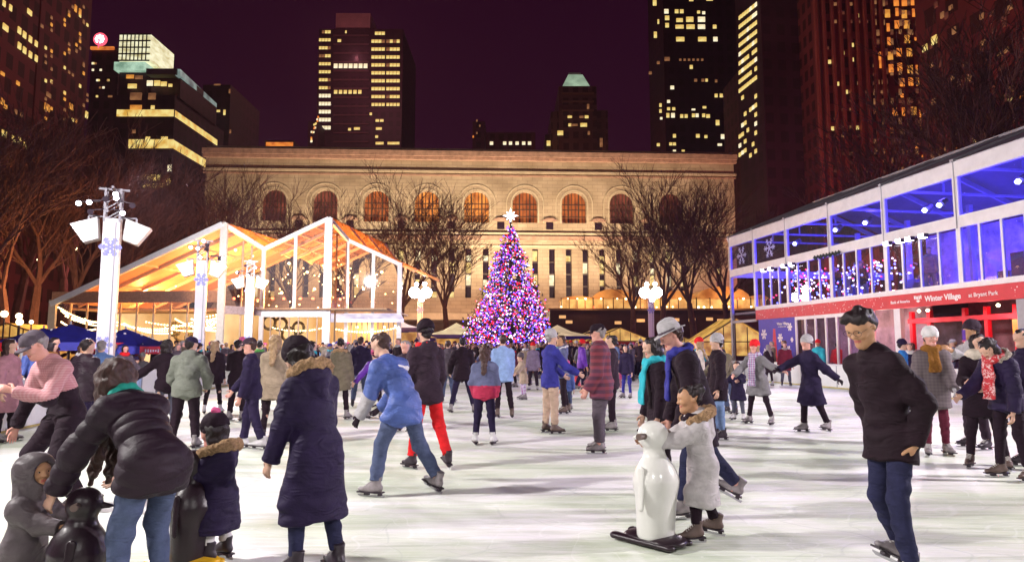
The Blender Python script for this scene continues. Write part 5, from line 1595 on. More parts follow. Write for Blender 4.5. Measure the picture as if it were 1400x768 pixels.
b = flat("lattice_annex", "small stepped annex dotted with bright orange lights, at the foot of the centre tower", 421, 434, 166, 250, 10, F3, "building")
for k in range(18): b.win(422 + rr.random() * 4 + (16 - k) * .0 + k * .55, 194 - k * 2 + rr.uniform(-3, 3), 2.2, 2.4, rr.choice((WW, WY, WO)))
b = flat("low_roof_building", "low rooftop with a thin orange lit strip, left of the centre tower", 362, 402, 192, 230, 20, F3, "building"); b.block("lit_strip", 364, 401, 195, 200, -.4, -.1, WO)
b = flat("chimney_building", "small dark building with red and white rooftop lamps, right of the centre tower", 646, 663, 166, 240, 14, F1, "building")
for px, py, mt in ((652, 165, WD), (656, 172, WD), (647, 187, WO), (652, 182, WD)): b.win(px, py, 2, 3, mt)
b = flat("low_lit_building", "low dark building with a row of white lamps, left of the green-roofed tower", 664, 732, 181, 220, 16, F1, "building")
for px in (672, 690, 698, 707, 716, 724): b.win(px, 196, 4.5, 4.5, WW)
# green pyramid tower
b = flat("pyramid_roof_tower", "stepped stone tower with a glowing pale green pyramid roof", 764, 816, 118, 230, 24, F4)
b.block("wing", 754, 764, 150, 215, 2, 22, F4); b.block("wing", 816, 832, 148, 215, 2, 22, F4); b.block("wing", 746, 754, 180, 215, 3, 20, F4)
u0, z0, _ = b.hit(769, 117); u1, z1, _ = b.hit(807, 97); m = MB()
w_ = (u1 - u0); c = (u0 + u1) / 2; P0 = [(u0, 1), (u1, 1), (u1, 1 + w_), (u0, 1 + w_)]; tw = w_ * .26
P1 = [(c - tw, 1 + w_ / 2 - tw), (c + tw, 1 + w_ / 2 - tw), (c + tw, 1 + w_ / 2 + tw), (c - tw, 1 + w_ / 2 + tw)]
for k in range(4):
    q0, q1 = P0[k], P0[(k + 1) % 4]; r0, r1 = P1[k], P1[(k + 1) % 4]; m.quad((*q0, z0), (*q1, z0), (*r1, z1), (*r0, z1))
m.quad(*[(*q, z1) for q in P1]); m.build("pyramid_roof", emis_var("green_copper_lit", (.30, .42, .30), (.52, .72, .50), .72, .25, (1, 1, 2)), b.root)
b.block("roof_cap", 779, 796, 92, 97, 5, 10, mat("cap_grey", (.35, .33, .33)))
for px, py, w, h, mt in ((779, 160, 6, 3, WY), (795, 160, 6, 3, WD), (802, 160, 5, 4, WY), (766, 182, 8, 6, WY), (798, 171, 9, 5, WY), (785, 171, 10, 3, WD), (804, 146, 3, 7, WD), (750, 196, 5, 7, WY), (822, 195, 4, 12, WD), (805, 182, 3, 5, WD), (779, 171, 4, 4, WY)): b.win(px, py, w, h, mt)
for py in (127, 138, 150): b.block("string_course", 768, 812, py, py + 2.5, -.5, -.05, mat("course_dim", (.22, .12, .10)))
# right of centre
b = flat("dark_glass_tower", "near-black tower with scattered bright windows, above the library's right end", 908, 1012, -60, 200, 22, F3)
W7 = ((911, 16, 6, 6), (925, 16, 5, 5), (932, 16, 5, 5), (955, 17, 4, 4), (962, 18, 4, 4), (912, 25, 6, 6), (929, 28, 9, 5), (943, 27, 10, 7), (959, 27, 10, 7), (912, 35, 5, 6), (929, 37, 11, 5), (944, 37, 11, 6), (959, 37, 10, 6), (977, 37, 5, 5), (930, 54, 11, 6), (960, 54, 11, 6), (978, 54, 6, 6), (970, 0, 9, 3), (945, 1, 6, 2),
      (912, 81, 7, 5), (919, 120, 5, 5), (945, 92, 4, 5), (900, 86, 4, 4), (889, 100, 4, 4), (914, 139, 4, 4), (914, 149, 4, 4), (921, 149, 4, 4), (913, 158, 4, 6), (920, 158, 5, 6), (932, 159, 4, 5), (938, 159, 4, 5), (948, 158, 4, 5), (953, 158, 4, 5), (962, 158, 4, 5), (968, 159, 5, 5), (963, 147, 5, 3), (948, 150, 5, 2), (981, 168, 5, 7), (903, 144, 3, 5), (903, 152, 3, 5), (904, 162, 3, 3),
      (922, 186, 4, 5), (954, 186, 5, 5), (965, 187, 4, 4), (988, 187, 5, 6), (900, 198, 4, 4), (917, 197, 4, 4), (922, 197, 4, 4), (922, 207, 4, 4), (934, 207, 4, 4), (979, 131, 4, 5), (986, 131, 4, 5), (951, 110, 4, 4), (961, 110, 4, 4), (966, 110, 3, 4), (979, 111, 3, 4), (984, 198, 6, 3), (895, 3, 5, 10), (896, 48, 4, 8), (900, 30, 2, 6))
for i, (px, py, w, h) in enumerate(W7): b.win(px, py, w, h, WD if (80 < py < 115 and i % 3) else (WW if i % 4 == 0 else WY))
for px in (930, 936, 942, 948, 954, 960): b.win(px, 82, 3, 3, WD)
# receding slab with bright slanted rows
b = side_bld("slab_skyscraper", "narrow skyscraper whose bright window rows slant away, right of the dark glass tower", 69, 128, 138, 120, F3, +1, 12)
for k in range(17):
    Y0 = 2 + k * 12.5
    for j in range(7):
        px = 1012 + j * 3.6; py = Y0 - (px - 1012) * .80 + 22
        if 0 < py < 215 and rr.random() < (.92 if k < 9 else .38): b.win(px, py, 2.9, 5.2, WY if rr.random() < .8 else WW)
b = flat("stone_tower", "dark stone tower with few amber windows, left of the ribbed tower", 1046, 1126, 55, 150, 30, F1)
for px, py, w, h, mt in ((1053, 25, 3, 3, WD), (1112, 77, 4, 4, WY), (1112, 103, 4, 4, WA), (1060, 164, 3, 7, WD), (1069, 158, 4, 12, WA), (1078, 153, 4, 12, WA), (1088, 147, 4, 12, WY), (1098, 142, 3, 10, WD), (1116, 137, 7, 12, WA), (1096, 124, 5, 5, WD), (1120, 178, 6, 7, WW), (1121, 215, 8, 10, WY), (1091, 222, 5, 8, WD), (1101, 220, 5, 8, WA), (1091, 203, 4, 4, WD), (1104, 258, 6, 6, WY), (1122, 256, 6, 5, WY), (1092, 262, 5, 5, WD), (1080, 226, 3, 4, WA), (1054, 25, 4, 3, WA)): b.win(px, py, w, h, mt)
b.block("setback", 1062, 1126, 40, 56, 4, 26, F1)
# the big ribbed tower
b = flat("ribbed_tower", "tall reddish tower with upright ribs and glowing orange windows, above the pavilion", 1124, 1262, -80, 120, 36, facade_mat("facade_red", (.24, .040, .050), 2.4, 3.4, .3))
rib = mat("red_rib", (.36, .07, .07), var=.2, scale=.2)
for k in range(9):
    u, z, _ = b.hit(1126 + k * 11.5, 300); m = MB(); m.box(u - .22, -.8, 0, u + .22, -.01, b.top); m.build("rib", rib, b.root)
for (px, py, s_) in ((1213, 19, 1), (1226, 17, .5), (1236, 20, 1), (1250, 18, .7), (1214, 38, .5), (1226, 34, .6), (1239, 34, 1), (1215, 57, .5), (1240, 54, 1), (1252, 54, .4), (1203, 77, .5), (1217, 77, 1), (1229, 72, .8), (1243, 72, 1), (1204, 88, .5), (1218, 94, .7), (1230, 92, .6), (1244, 95, 1), (1255, 95, .6), (1233, 113, .6), (1245, 112, .6), (1256, 112, 1), (1233, 131, .4), (1198, 151, .5), (1223, 153, .6), (1235, 153, .5), (1249, 152, 1), (1260, 155, .7), (1261, 173, .6), (1253, 197, .5), (1225, 3, .8), (1236, 3, .8), (1248, 2, .7), (1259, 1, .7), (1272, 0, .6), (1165, 62, .4), (1152, 73, .4), (1165, 82, .4), (1145, 115, .4), (1157, 126, .4), (1134, 85, .4), (1138, 176, .5), (1182, 12, .5), (1172, 22, .4), (1172, 175, .4), (1208, 206, .4), (1263, 215, .6)):
    b.win(px, py, 4.5 + 2.5 * s_ if s_ > .5 else 3.4, 11 if s_ >= .5 and 1200 < px < 1262 else 5, WO if (s_ < 1 and px > 1190) else (WY if px < 1190 else WA))
for i in range(150):
    c_ = rr.randrange(6); px = 1196 + c_ * 11.5 + rr.choice((0, 0, 4)); py = rr.randrange(18) * 13.5 + 4 + rr.uniform(-1, 1)
    b.win(px, py, 3.6, rr.choice((6, 8)), rr.choice((WD, WD, WD, WD2, WD2, WO if i % 5 == 0 else WD2)))
for i in range(60):
    k = rr.randrange(8); b.win(1131 + k * 11.5 * .93, rr.randrange(20) * 12 + 6, 3, 4, rr.choice((WD2, WD2, WD)))
b = side_bld("brick_block", "huge dim brick block behind bare trees in the top right corner", 62, 48, 80, 62, F2, +1, 20)
for px, py, w, h, mt in ((1278, 55, 7, 12, WY), (1265, 66, 6, 9, WY), (1305, 42, 5, 9, WD), (1337, 138, 3, 10, WD), (1382, 134, 6, 9, WY), (1326, 107, 3, 9, WD), (1311, 114, 3, 7, WD), (1372, 134, 4, 6, WD), (1350, 185, 4, 8, WA), (1333, 190, 4, 10, WY), (1319, 195, 4, 9, WA), (1307, 206, 3, 7, WO), (1294, 205, 3, 9, WD), (1284, 208, 3, 9, WD), (1276, 212, 3, 9, WD), (1398, 130, 4, 10, WO)): b.win(px, py, w, h, mt)
for i in range(46):
    b.win(rr.uniform(1266, 1395), rr.uniform(5, 190), rr.choice((3, 4, 5)), rr.choice((6, 8)), rr.choice((WD2, WD2, WD)))
# street glow on skyline and trees; last point added to brighten centre tower's top
for px, Y, z, e, c in ((40, 60, 9, 300, (1, .20, .26)), (150, 84, 10, 2200, (1, .20, .20)), (1180, 90, 12, 6500, (1, .20, .20)), (1330, 60, 16, 2600, (1, .22, .20)), (1090, 110, 10, 3500, (1, .20, .22)), (790, 200, 40, 9000, (1, .4, .2)), (480, 225, 100, 15000, (1, .40, .42))):
    p = at(px, 400, Y); light("POINT", "street_and_tower_fill", (p.x, p.y, z), e, c, .2)

# ------------------------------------------------------------------ bare trees
def bare_tree(seed, H=11.0, levels=6, spread=.55):
    rr = random.Random(seed); tr = MB(); cr = MB()
    def grow(p, d, L, r, lv):
        n = 3 if lv < 3 else 2; q = p; dd = d.copy()
        for i in range(n):
            dd = (dd + Vector((rr.uniform(-.16, .16), rr.uniform(-.16, .16), rr.uniform(-.03, .10)))).normalized()
            q2 = q + dd * L / n; r2 = r * (1 - .16)
            (tr if lv < 3 else cr).tube(q, q2, r, r2, 7 if lv < 2 else (5 if lv < 3 else 3), 0, False)
            q = q2; r = r2
            if lv >= 1 and lv < levels and i < n - 1: 
                a = Vector((rr.uniform(-1, 1), rr.uniform(-1, 1), rr.uniform(-.1, .7))).normalized(); grow(q, (dd + a * spread * 1.5).normalized(), L * rr.uniform(.5, .75), max(.011, r * .55), lv + 1)
        if lv < levels:
            for k in range(3 if lv else 4):
                a = Vector((rr.uniform(-1, 1), rr.uniform(-1, 1), rr.uniform(-.2, .5))).normalized(); grow(q, (dd + a * spread).normalized(), L * rr.uniform(.60, .86), max(.011, r * rr.uniform(.55, .75)), lv + 1)
    grow(Vector((0, 0, 0)), Vector((0, 0, 1)), H * .26, H * .020, 0)
    return tr.mesh("trunk"), cr.mesh("crown")
M_BARK = mat("bark", (.14, .07, .07), rough=.85, var=.35, scale=4, bump=.3); M_TWIG = mat("twigs", (.15, .072, .080), rough=.8, var=.3, scale=2)
TR = []
for sd in (3, 14, 27):
    t, c = bare_tree(sd, levels=5); t.materials.append(M_BARK); c.materials.append(M_TWIG); TR.append((t, c))
def plant(px, Y, H, k, rot, label):
    p = at(px, 476, Y); root = empty("bare_tree", (p.x, Y, 0), rot); tag(root, label, "tree", "bare winter trees round the square")
    s_ = H / 11.0 * 1.42; root.scale = (s_, s_, s_); link("trunk", TR[k][0], root); link("crown", TR[k][1], root)
    return root
LT = [(8, 46, 15, 0, .3, "bare tree at the left edge behind the kiosks"), (48, 52, 17, 1, 1.2, "bare tree with forked trunk left of the blue umbrellas"), (92, 58, 17, 2, 2.5, "bare tree rising behind the blue umbrellas"), (128, 64, 17, 0, 4.0, "bare tree behind the nearest light tower"),
      (175, 72, 18, 1, 5.1, "bare tree right of the nearest light tower, before the terraced tower"), (222, 70, 16, 2, .8, "bare tree above the lodge's left slope"), (20, 75, 25, 2, 3.3, "tall bare tree before the office tower at the left edge"), (85, 80, 26, 1, 2.1, "tallest bare tree at left, before the apartment tower"), (-40, 42, 15, 2, 2.2, "bare tree cut by the left edge"),
      (330, 76, 17, 0, 1.9, "bare tree over the valley between the lodge gables"), (400, 82, 18, 2, .2, "bare tree above the lodge's tallest gable"), (476, 84, 18, 1, 3.9, "bare tree right of the lodge's tallest gable"), (545, 86, 18, 0, 2.8, "bare tree behind the lodge's right corner post"), (610, 88, 18, 2, 4.6, "bare tree just left of the decorated tree"), (280, 72, 15, 1, 4.4, "bare tree behind the lodge's left gable peak"),
      (868, 84, 17, 1, .9, "bare tree behind the right flood tower"), (905, 80, 17.5, 0, 2.3, "bare tree right of the right flood tower"), (948, 78, 18, 2, 5.5, "bare tree midway between the right flood tower and the pavilion"), (992, 74, 17, 1, 3.2, "bare tree beside the pavilion's far corner"),
      (1235, 62, 22, 2, 1.1, "bare tree over the middle of the pavilion roof"), (1318, 52, 23, 0, 2.9, "bare tree over the near part of the pavilion roof"), (1392, 48, 23, 1, .6, "bare tree at the right edge above the pavilion"), (1160, 70, 19, 1, 4.1, "bare tree over the far part of the pavilion roof")]
for a in LT: plant(*a)

# ------------------------------------------------------------------ umbrellas, kiosks, lamps
def umbrella(px, Y, label, R_=1.75, pyc=444, rot=.4, red_side=True):
    p = at(px, pyc, Y); root = empty("market_umbrella", (p.x, Y, 0), rot); tag(root, label, "umbrella", "blue market umbrellas at left")
    zt = p.z; ze = zt - .62
    cm = mat("blue_canvas", (.03, .035, .40), rough=.6, var=.25, scale=3); rm = mat("red_valance", (.55, .02, .03), rough=.6); wm = mat("white_print", (.8, .8, .85))
    m = MB(); n = 8
    ring = [(R_ * math.cos(2 * math.pi * k / n + .39), R_ * math.sin(2 * math.pi * k / n + .39)) for k in range(n)]
    for k in range(n):
        a, b = ring[k], ring[(k + 1) % n]; m.tri((0, 0, zt), (*b, ze), (*a, ze)); m.tri((0, 0, zt), (*a, ze), (*b, ze))
    m.build("canopy", cm, root)
    for k in range(n):
        a, b = ring[k], ring[(k + 1) % n]; m = MB(); m.quad((*a, ze), (*b, ze), (b[0] * 1.01, b[1] * 1.01, ze - .26), (a[0] * 1.01, a[1] * 1.01, ze - .26)); m.build("valance", rm if k in (4, 1, 6) else cm, root)
        mm = Vector((a[0] + b[0], a[1] + b[1], 0)) / 2; dd = (Vector((b[0], b[1], 0)) - Vector((a[0], a[1], 0))).normalized()
        m = MB(); nrm = mm.normalized()
        rq = random.Random(k)
        for j in range(9):
            c = mm * 1.012 + dd * (-.40 + j * .1) + Vector((0, 0, ze - .15)); h_ = rq.uniform(.03, .06)
            m.beam(c - Vector((0, 0, h_)), c + Vector((0, 0, h_)), .05, .008, up=nrm)
        if k in (4, 6): m.build("valance_print", wm, root)
    m = MB(); rr2 = random.Random(int(px))
    for j in range(26):
        k = rr2.randrange(n); a, b = ring[k], ring[(k + 1) % n]; u, v = rr2.random(), rr2.uniform(.3, .95)
        q = Vector((*a, ze)).lerp(Vector((*b, ze)), u); q = Vector((0, 0, zt)).lerp(q, v) + Vector((0, 0, .012)); m.ico(q, rr2.uniform(.02, .05))
    m.build("snow_dots", wm, root)
    m = MB(); m.tube((0, 0, 0), (0, 0, zt + .1), .03, .03, 8); m.tube((0, 0, 0), (0, 0, .08), .3, .3, 12); m.build("pole", G_STEEL, root)
    m = MB()
    for k in range(n): m.beam((0, 0, zt - .5), (ring[k][0] * .55, ring[k][1] * .55, zt - .38), .02)
    m.build("ribs", G_STEEL, root)
umbrella(97, 23, "blue umbrella with a red valance, left of the nearest light tower", 1.9, 443)
umbrella(60, 26, "blue umbrella half hidden behind the red-fringed one", 1.7, 448)
umbrella(172, 24, "blue umbrella right of the nearest light tower", 1.6, 449)
def canopy_tent(px, pyt, Y, R_, label, col=(1, .72, .34), st=.85, flag=None):
    p = at(px, pyt, Y); root = empty("canopy_tent", (p.x, Y, 0), .2); tag(root, label, "market tent", "lit canopy tents of the market")
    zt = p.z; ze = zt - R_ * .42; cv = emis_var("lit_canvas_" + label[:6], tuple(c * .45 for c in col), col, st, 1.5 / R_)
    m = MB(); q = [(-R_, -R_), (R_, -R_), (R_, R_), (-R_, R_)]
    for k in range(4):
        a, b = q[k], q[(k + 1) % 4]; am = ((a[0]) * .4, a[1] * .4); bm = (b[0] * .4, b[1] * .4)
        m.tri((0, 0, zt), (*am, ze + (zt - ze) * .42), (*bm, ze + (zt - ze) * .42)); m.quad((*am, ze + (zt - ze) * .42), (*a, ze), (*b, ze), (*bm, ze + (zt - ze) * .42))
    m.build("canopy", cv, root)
    m = MB()
    for k in range(4):
        a, b = q[k], q[(k + 1) % 4]; m.quad((*a, ze), (*b, ze), (*b, ze - .3), (*a, ze - .3))
    m.build("valance", mat("valance_navy", (.05, .04, .22)), root)
    for a in q:
        m = MB(); m.beam((*a, 0), (*a, ze), .07); m.build("leg", G_STEEL, root)
    m = MB(); m.box(-R_ * .8, -R_ * .5, .0, R_ * .8, -R_ * .3, 1.0); m.build("counter", mat("counter_dark", (.12, .05, .04)), root)
    m = MB(); m.box(-R_ * .9, R_ * .9, .9, R_ * .9, R_ * .95, ze - .35); m.build("lit_back", emis_var("stall_back", (.3, .1, .02), (1, .55, .15), .7, 1.2), root)
canopy_tent(624, 441, 70, 3.0, "cream lit canopy tent just left of the decorated tree", (1, .82, .5), .9)
canopy_tent(762, 444, 68, 2.7, "cream lit canopy tent just right of the decorated tree", (1, .74, .46), .75)
canopy_tent(566, 450, 64, 1.9, "small amber lit tent beside the left flood tower", (1, .58, .2), .7)
canopy_tent(548, 438, 57, 1.5, "white tent corner at the lodge's right end", (.95, .85, .9), .8)
def kiosk(px, Y, w, label, hgt=2.3, pk=1.15, st=.8, sign=True):
    p = at(px, 476, Y); root = empty("holiday_kiosk", (p.x, Y, 0), 0); tag(root, label, "kiosk", "small lit glass market kiosks")
    gl = emis_var("kiosk_glow_" + str(int(px)), (.35, .12, .02), (1, .62, .16), st, 1.1)
    m = MB(); m.box(-w, .05, 0, w, w * 1.4, hgt); m.build("lit_walls", gl, root)
    m = MB(); m.quad((-w - .2, -.3, hgt), (0, -.3, hgt + pk), (0, w * 1.5, hgt + pk), (-w - .2, w * 1.5, hgt)); m.quad((0, -.3, hgt + pk), (w + .2, -.3, hgt), (w + .2, w * 1.5, hgt), (0, w * 1.5, hgt + pk))
    m.build("roof", emis_var("kiosk_roof_" + str(int(px)), (.3, .13, .02), (1, .62, .14), st * .8, 1.4), root)
    m = MB(); m.tri((-w, 0, hgt), (w, 0, hgt), (0, 0, hgt + pk * .95)); m.build("gable", gl, root)
    fm = mat("kiosk_frame", (.16, .08, .04))
    m = MB()
    for k in range(7):
        x = -w + 2 * w * k / 6; m.beam((x, -.02, 0), (x, -.02, hgt + pk * (1 - abs(x) / w) * .93), .06)
    m.beam((-w - .2, -.33, hgt), (0, -.33, hgt + pk), .09); m.beam((0, -.33, hgt + pk), (w + .2, -.33, hgt), .09); m.beam((-w, -.05, hgt), (w, -.05, hgt), .08)
    m.build("frame", fm, root)
    if sign:
        m = MB(); m.box(-w * .5, -.16, hgt - .5, w * .5, -.1, hgt - .05); m.build("red_sign", mat("red_board", (.5, .02, .02)), root)
    m = MB(); m.box(-w * .9, -.25, 0, w * .9, -.1, .95); m.build("counter", mat("kiosk_counter", (.12, .05, .03)), root)
kiosk(848, 66, 3.0, "amber lit kiosk with a red sign, left of the right flood tower", 2.2, 1.3)
kiosk(812, 70, 2.6, "amber kiosk half behind the one with the red sign", 2.1, 1.3, .55, False)
kiosk(1006, 52, 2.7, "glowing glass-roofed kiosk at the pavilion's far corner", 2.0, 1.8, .9, False)
kiosk(12, 44, 2.6, "amber lit kiosk at the left edge behind the blue umbrellas", 2.2, .9, .85)
kiosk(60, 50, 2.2, "small amber kiosk behind the left umbrella", 2.1, .8, .8, False)
kiosk(926, 75, 2.4, "dim amber kiosk right of the right flood tower", 2.0, 1.0, .35, False)
def post_lamp(px, py, Y, label, r=.2, col=(1, .8, .45)):
    p = at(px, py, Y); root = empty("street_lamp", (p.x, Y, 0)); tag(root, label, "lamp", "globe lamps among the left trees")
    m = MB(); m.tube((0, 0, 0), (0, 0, p.z - r), .06, .04, 8); m.tube((0, 0, 0), (0, 0, .4), .14, .1, 8); m.build("post", D_STEEL, root)
    m = MB(); m.lathe([(1e-3, -r), (r * .7, -r * .7), (r, 0), (r * .7, r * .7), (1e-3, r)], 12, (0, 0, p.z)); m.build("globe", emis("globe_glow", col, 9), root, True)
for a in ((6, 429, 40, "globe lamp at the far left edge"), (26, 432, 44, "lantern right of the edge globe lamp"), (27, 440, 41, "lower globe lamp beneath the lantern"), (48, 409, 52, "higher lantern left of the lodge's eave", .22), (105, 341, 78, "lone globe lamp high among the left trees", .2), (53, 355, 80, "yellow lamp among the branches above the left kiosks", .2), (43, 440, 42, "globe lamp just left of the umbrella top", .12)): post_lamp(*a)
# red traffic cones on the ice
def cone(px, py, label):
    p = ground(px, py); root = empty("traffic_cone", p); tag(root, label, "traffic cone", "red cones on the ice")
    m = MB(); m.lathe([(.17, .03), (.155, .05), (.03, .62), (.02, .64), (1e-3, .64)], 14); m.build("cone_body", mat("cone_red", (.75, .04, .06), rough=.5), root, True)
    m = MB(); m.box(-.2, -.2, 0, .2, .2, .03); m.build("cone_base", mat("cone_base_red", (.5, .03, .04)), root)
for a in ((893, 527, "red traffic cone standing alone near the right flood tower's foot"), (789, 528, "red traffic cone between the man in blue vest and the plaid-jacket man"), (848, 518, "red traffic cone beside the child in navy and pink"), (779, 525, "red traffic cone partly behind the man in the blue vest")): cone(*a)
# ------------------------------------------------------------------ cloth
def cl(name, col, **kw):
    a = dict(rough=.85, var=.25, scale=7, bump=.14, bscale=70, spec=.25, wrinkle=.45); a.update(kw); return mat(name, col, **a)
BLK = cl("black_cloth", (.014, .005, .012)); BLKN = cl("black_nylon", (.017, .006, .015), rough=.58, spec=.3); BLKQ = cl("black_puffer_nylon", (.018, .007, .016), rough=.62, spec=.3, wrinkle=.15); BRN = cl("black_brown_cloth", (.013, .004, .009), rough=.8)
CHAR = cl("charcoal_cloth", (.032, .017, .030)); NAVY = cl("navy_cloth", (.016, .009, .038)); NAVYP = cl("navy_purple_nylon", (.015, .007, .038), rough=.68)
DEN = cl("dark_denim", (.020, .021, .060), scale=12); DENM = cl("mid_denim", (.07, .09, .17), scale=12); DENL = cl("light_denim", (.16, .24, .42), scale=10); DENG = cl("grey_denim", (.09, .09, .13))
GRY = cl("grey_cloth", (.20, .19, .20)); GRYM = cl("mid_grey_nylon", (.10, .08, .09), rough=.55); GRYD = cl("dark_grey_cloth", (.09, .07, .09)); GRYO = cl("olive_grey_knit", (.16, .17, .145)); GRYL = cl("light_grey_cloth", (.42, .40, .42))
OLV = cl("olive_cloth", (.17, .14, .10)); TAN = cl("tan_cloth", (.34, .26, .19)); KHK = cl("khaki_cloth", (.46, .33, .25)); CREAM = cl("cream_cloth", (.68, .60, .50)); WHTC = cl("white_cloth", (.72, .70, .70)); SILV = cl("silver_nylon", (.48, .45, .46), rough=.45)
RED = cl("red_cloth", (.68, .015, .020)); DRED = cl("dark_red_cloth", (.20, .02, .045)); MAR = cl("maroon_cloth", (.12, .015, .035)); PINK = cl("pink_cloth", (.62, .10, .25)); DPK = cl("dusty_pink_cloth", (.42, .20, .24))
PUR = cl("purple_nylon", (.13, .03, .36), rough=.5); BLU = cl("blue_nylon", (.075, .12, .36), rough=.5, var=.3); RBLU = cl("royal_blue_cloth", (.032, .032, .24)); LBLU = cl("light_blue_cloth", (.26, .38, .66)); TEAL = cl("teal_cloth", (.02, .30, .24)); TURQ = cl("turquoise_cloth", (.03, .42, .52)); GRN = cl("green_cloth", (.12, .42, .10))
MUS = cl("mustard_knit", (.26, .11, .02), bump=.9, bscale=40); ORG = cl("orange_cloth", (.75, .16, .01)); SLATE = cl("slate_blue_cloth", (.11, .12, .22)); SAGE = cl("sage_cloth", (.30, .45, .38))
FUR = mat("tan_fur", (.42, .26, .14), rough=.95, var=.55, scale=60, bump=1.0, bscale=130); FURG = mat("grey_fur", (.42, .36, .30), rough=.95, var=.45, scale=60, bump=1.0, bscale=130)
H_BLK = mat("black_hair", (.014, .007, .009), rough=.38, var=.4, scale=14, stretch=(6, 6, 1), bump=.5, bscale=50); H_BRN = mat("brown_hair", (.050, .020, .016), rough=.42, var=.5, scale=14, stretch=(6, 6, 1), bump=.5, bscale=50)
H_BLD = mat("blonde_hair", (.34, .22, .12), rough=.5, var=.35, scale=14, stretch=(6, 6, 1), bump=.5, bscale=50); H_GRY = mat("grey_hair", (.25, .22, .22), rough=.6, var=.3, scale=14); H_RED = mat("auburn_hair", (.10, .035, .02), rough=.45, var=.45, scale=14, stretch=(6, 6, 1))
B_GRY = mat("grey_skate_boot", (.24, .21, .22), rough=.45, var=.3, scale=10); B_WHT = mat("white_skate_boot", (.62, .60, .62), rough=.35, var=.12); B_BLK = mat("black_skate_boot", (.03, .02, .03), rough=.4); B_BRN = mat("brown_skate_boot", (.12, .08, .07), rough=.5)
def pattern(name, a, b, c, s1=9, kind="plaid"):
    m, nt, bs = _nt(name); tc = nt.nodes.new("ShaderNodeTexCoord"); bs.inputs["Roughness"].default_value = .8
    def wave(dirn, scale, col_lo, col_hi, dist=.4):
        w = nt.nodes.new("ShaderNodeTexWave"); w.bands_direction = dirn; w.inputs["Scale"].default_value = scale; w.inputs["Distortion"].default_value = dist
        _link(nt, tc.outputs["Object"], w.inputs["Vector"]); r = nt.nodes.new("ShaderNodeValToRGB"); r.color_ramp.interpolation = 'CONSTANT'
        r.color_ramp.elements[0].color = (*col_lo, 1); r.color_ramp.elements[1].position = .55; r.color_ramp.elements[1].color = (*col_hi, 1); _link(nt, w.outputs["Fac"], r.inputs["Fac"]); return r.outputs["Color"]
    if kind == "plaid":
        A = wave('Z', s1, a, b); B = wave('X', s1, a, c)
        mx = nt.nodes.new("ShaderNodeMix"); mx.data_type = 'RGBA'; mx.inputs[0].default_value = .5; _link(nt, A, mx.inputs[6]); _link(nt, B, mx.inputs[7]); _link(nt, mx.outputs[2], bs.inputs["Base Color"])
    elif kind == "blotch":
        n = nt.nodes.new("ShaderNodeTexNoise"); n.inputs["Scale"].default_value = s1; n.inputs["Detail"].default_value = 2; n.inputs["Distortion"].default_value = 1.5
        _link(nt, tc.outputs["Object"], n.inputs["Vector"]); r = nt.nodes.new("ShaderNodeValToRGB"); r.color_ramp.elements[0].position = .40; r.color_ramp.elements[1].position = .62
        r.color_ramp.elements[0].color = (*a, 1); r.color_ramp.elements[1].color = (*c, 1); e = r.color_ramp.elements.new(.5); e.color = (*b, 1)
        _link(nt, n.outputs["Fac"], r.inputs["Fac"]); _link(nt, r.outputs["Color"], bs.inputs["Base Color"])
    return m
P_PLD = pattern("red_plaid_jacket", (.10, .018, .035), (.30, .04, .06), (.05, .02, .06), 3.2); P_PK = pattern("pink_check_shirt", (.55, .26, .28), (.40, .12, .16), (.62, .38, .38), 14)
P_SCF = pattern("blue_white_plaid", (.55, .52, .62), (.10, .08, .35), (.45, .10, .25), 7); P_RED = pattern("red_floral", (.55, .02, .03), (.48, .04, .05), (.75, .5, .5), 24, "blotch"); P_MUL = pattern("floral_lining", (.75, .12, .06), (.15, .15, .55), (.7, .6, .75), 28, "blotch")
P_STR = pattern("striped_knit", (.75, .72, .75), (.06, .05, .14), (.75, .72, .75), 16); P_BRD = pattern("grey_check_puffer", (.13, .10, .11), (.17, .14, .14), (.10, .07, .09), 7)

def pp(px, py, h, heading, label, z=0, **kw):
    p = ground(px, py)
    d = p.y
    if "lod" not in kw: kw["lod"] = 0 if d < 8.5 else 1
    if "res" not in kw: kw["res"] = .0075 if d < 8.5 else (.010 if d < 14 else .013)
    return person(p, h, heading, label, **kw)
def T(m, **kw): return dict(mat=m, **kw)

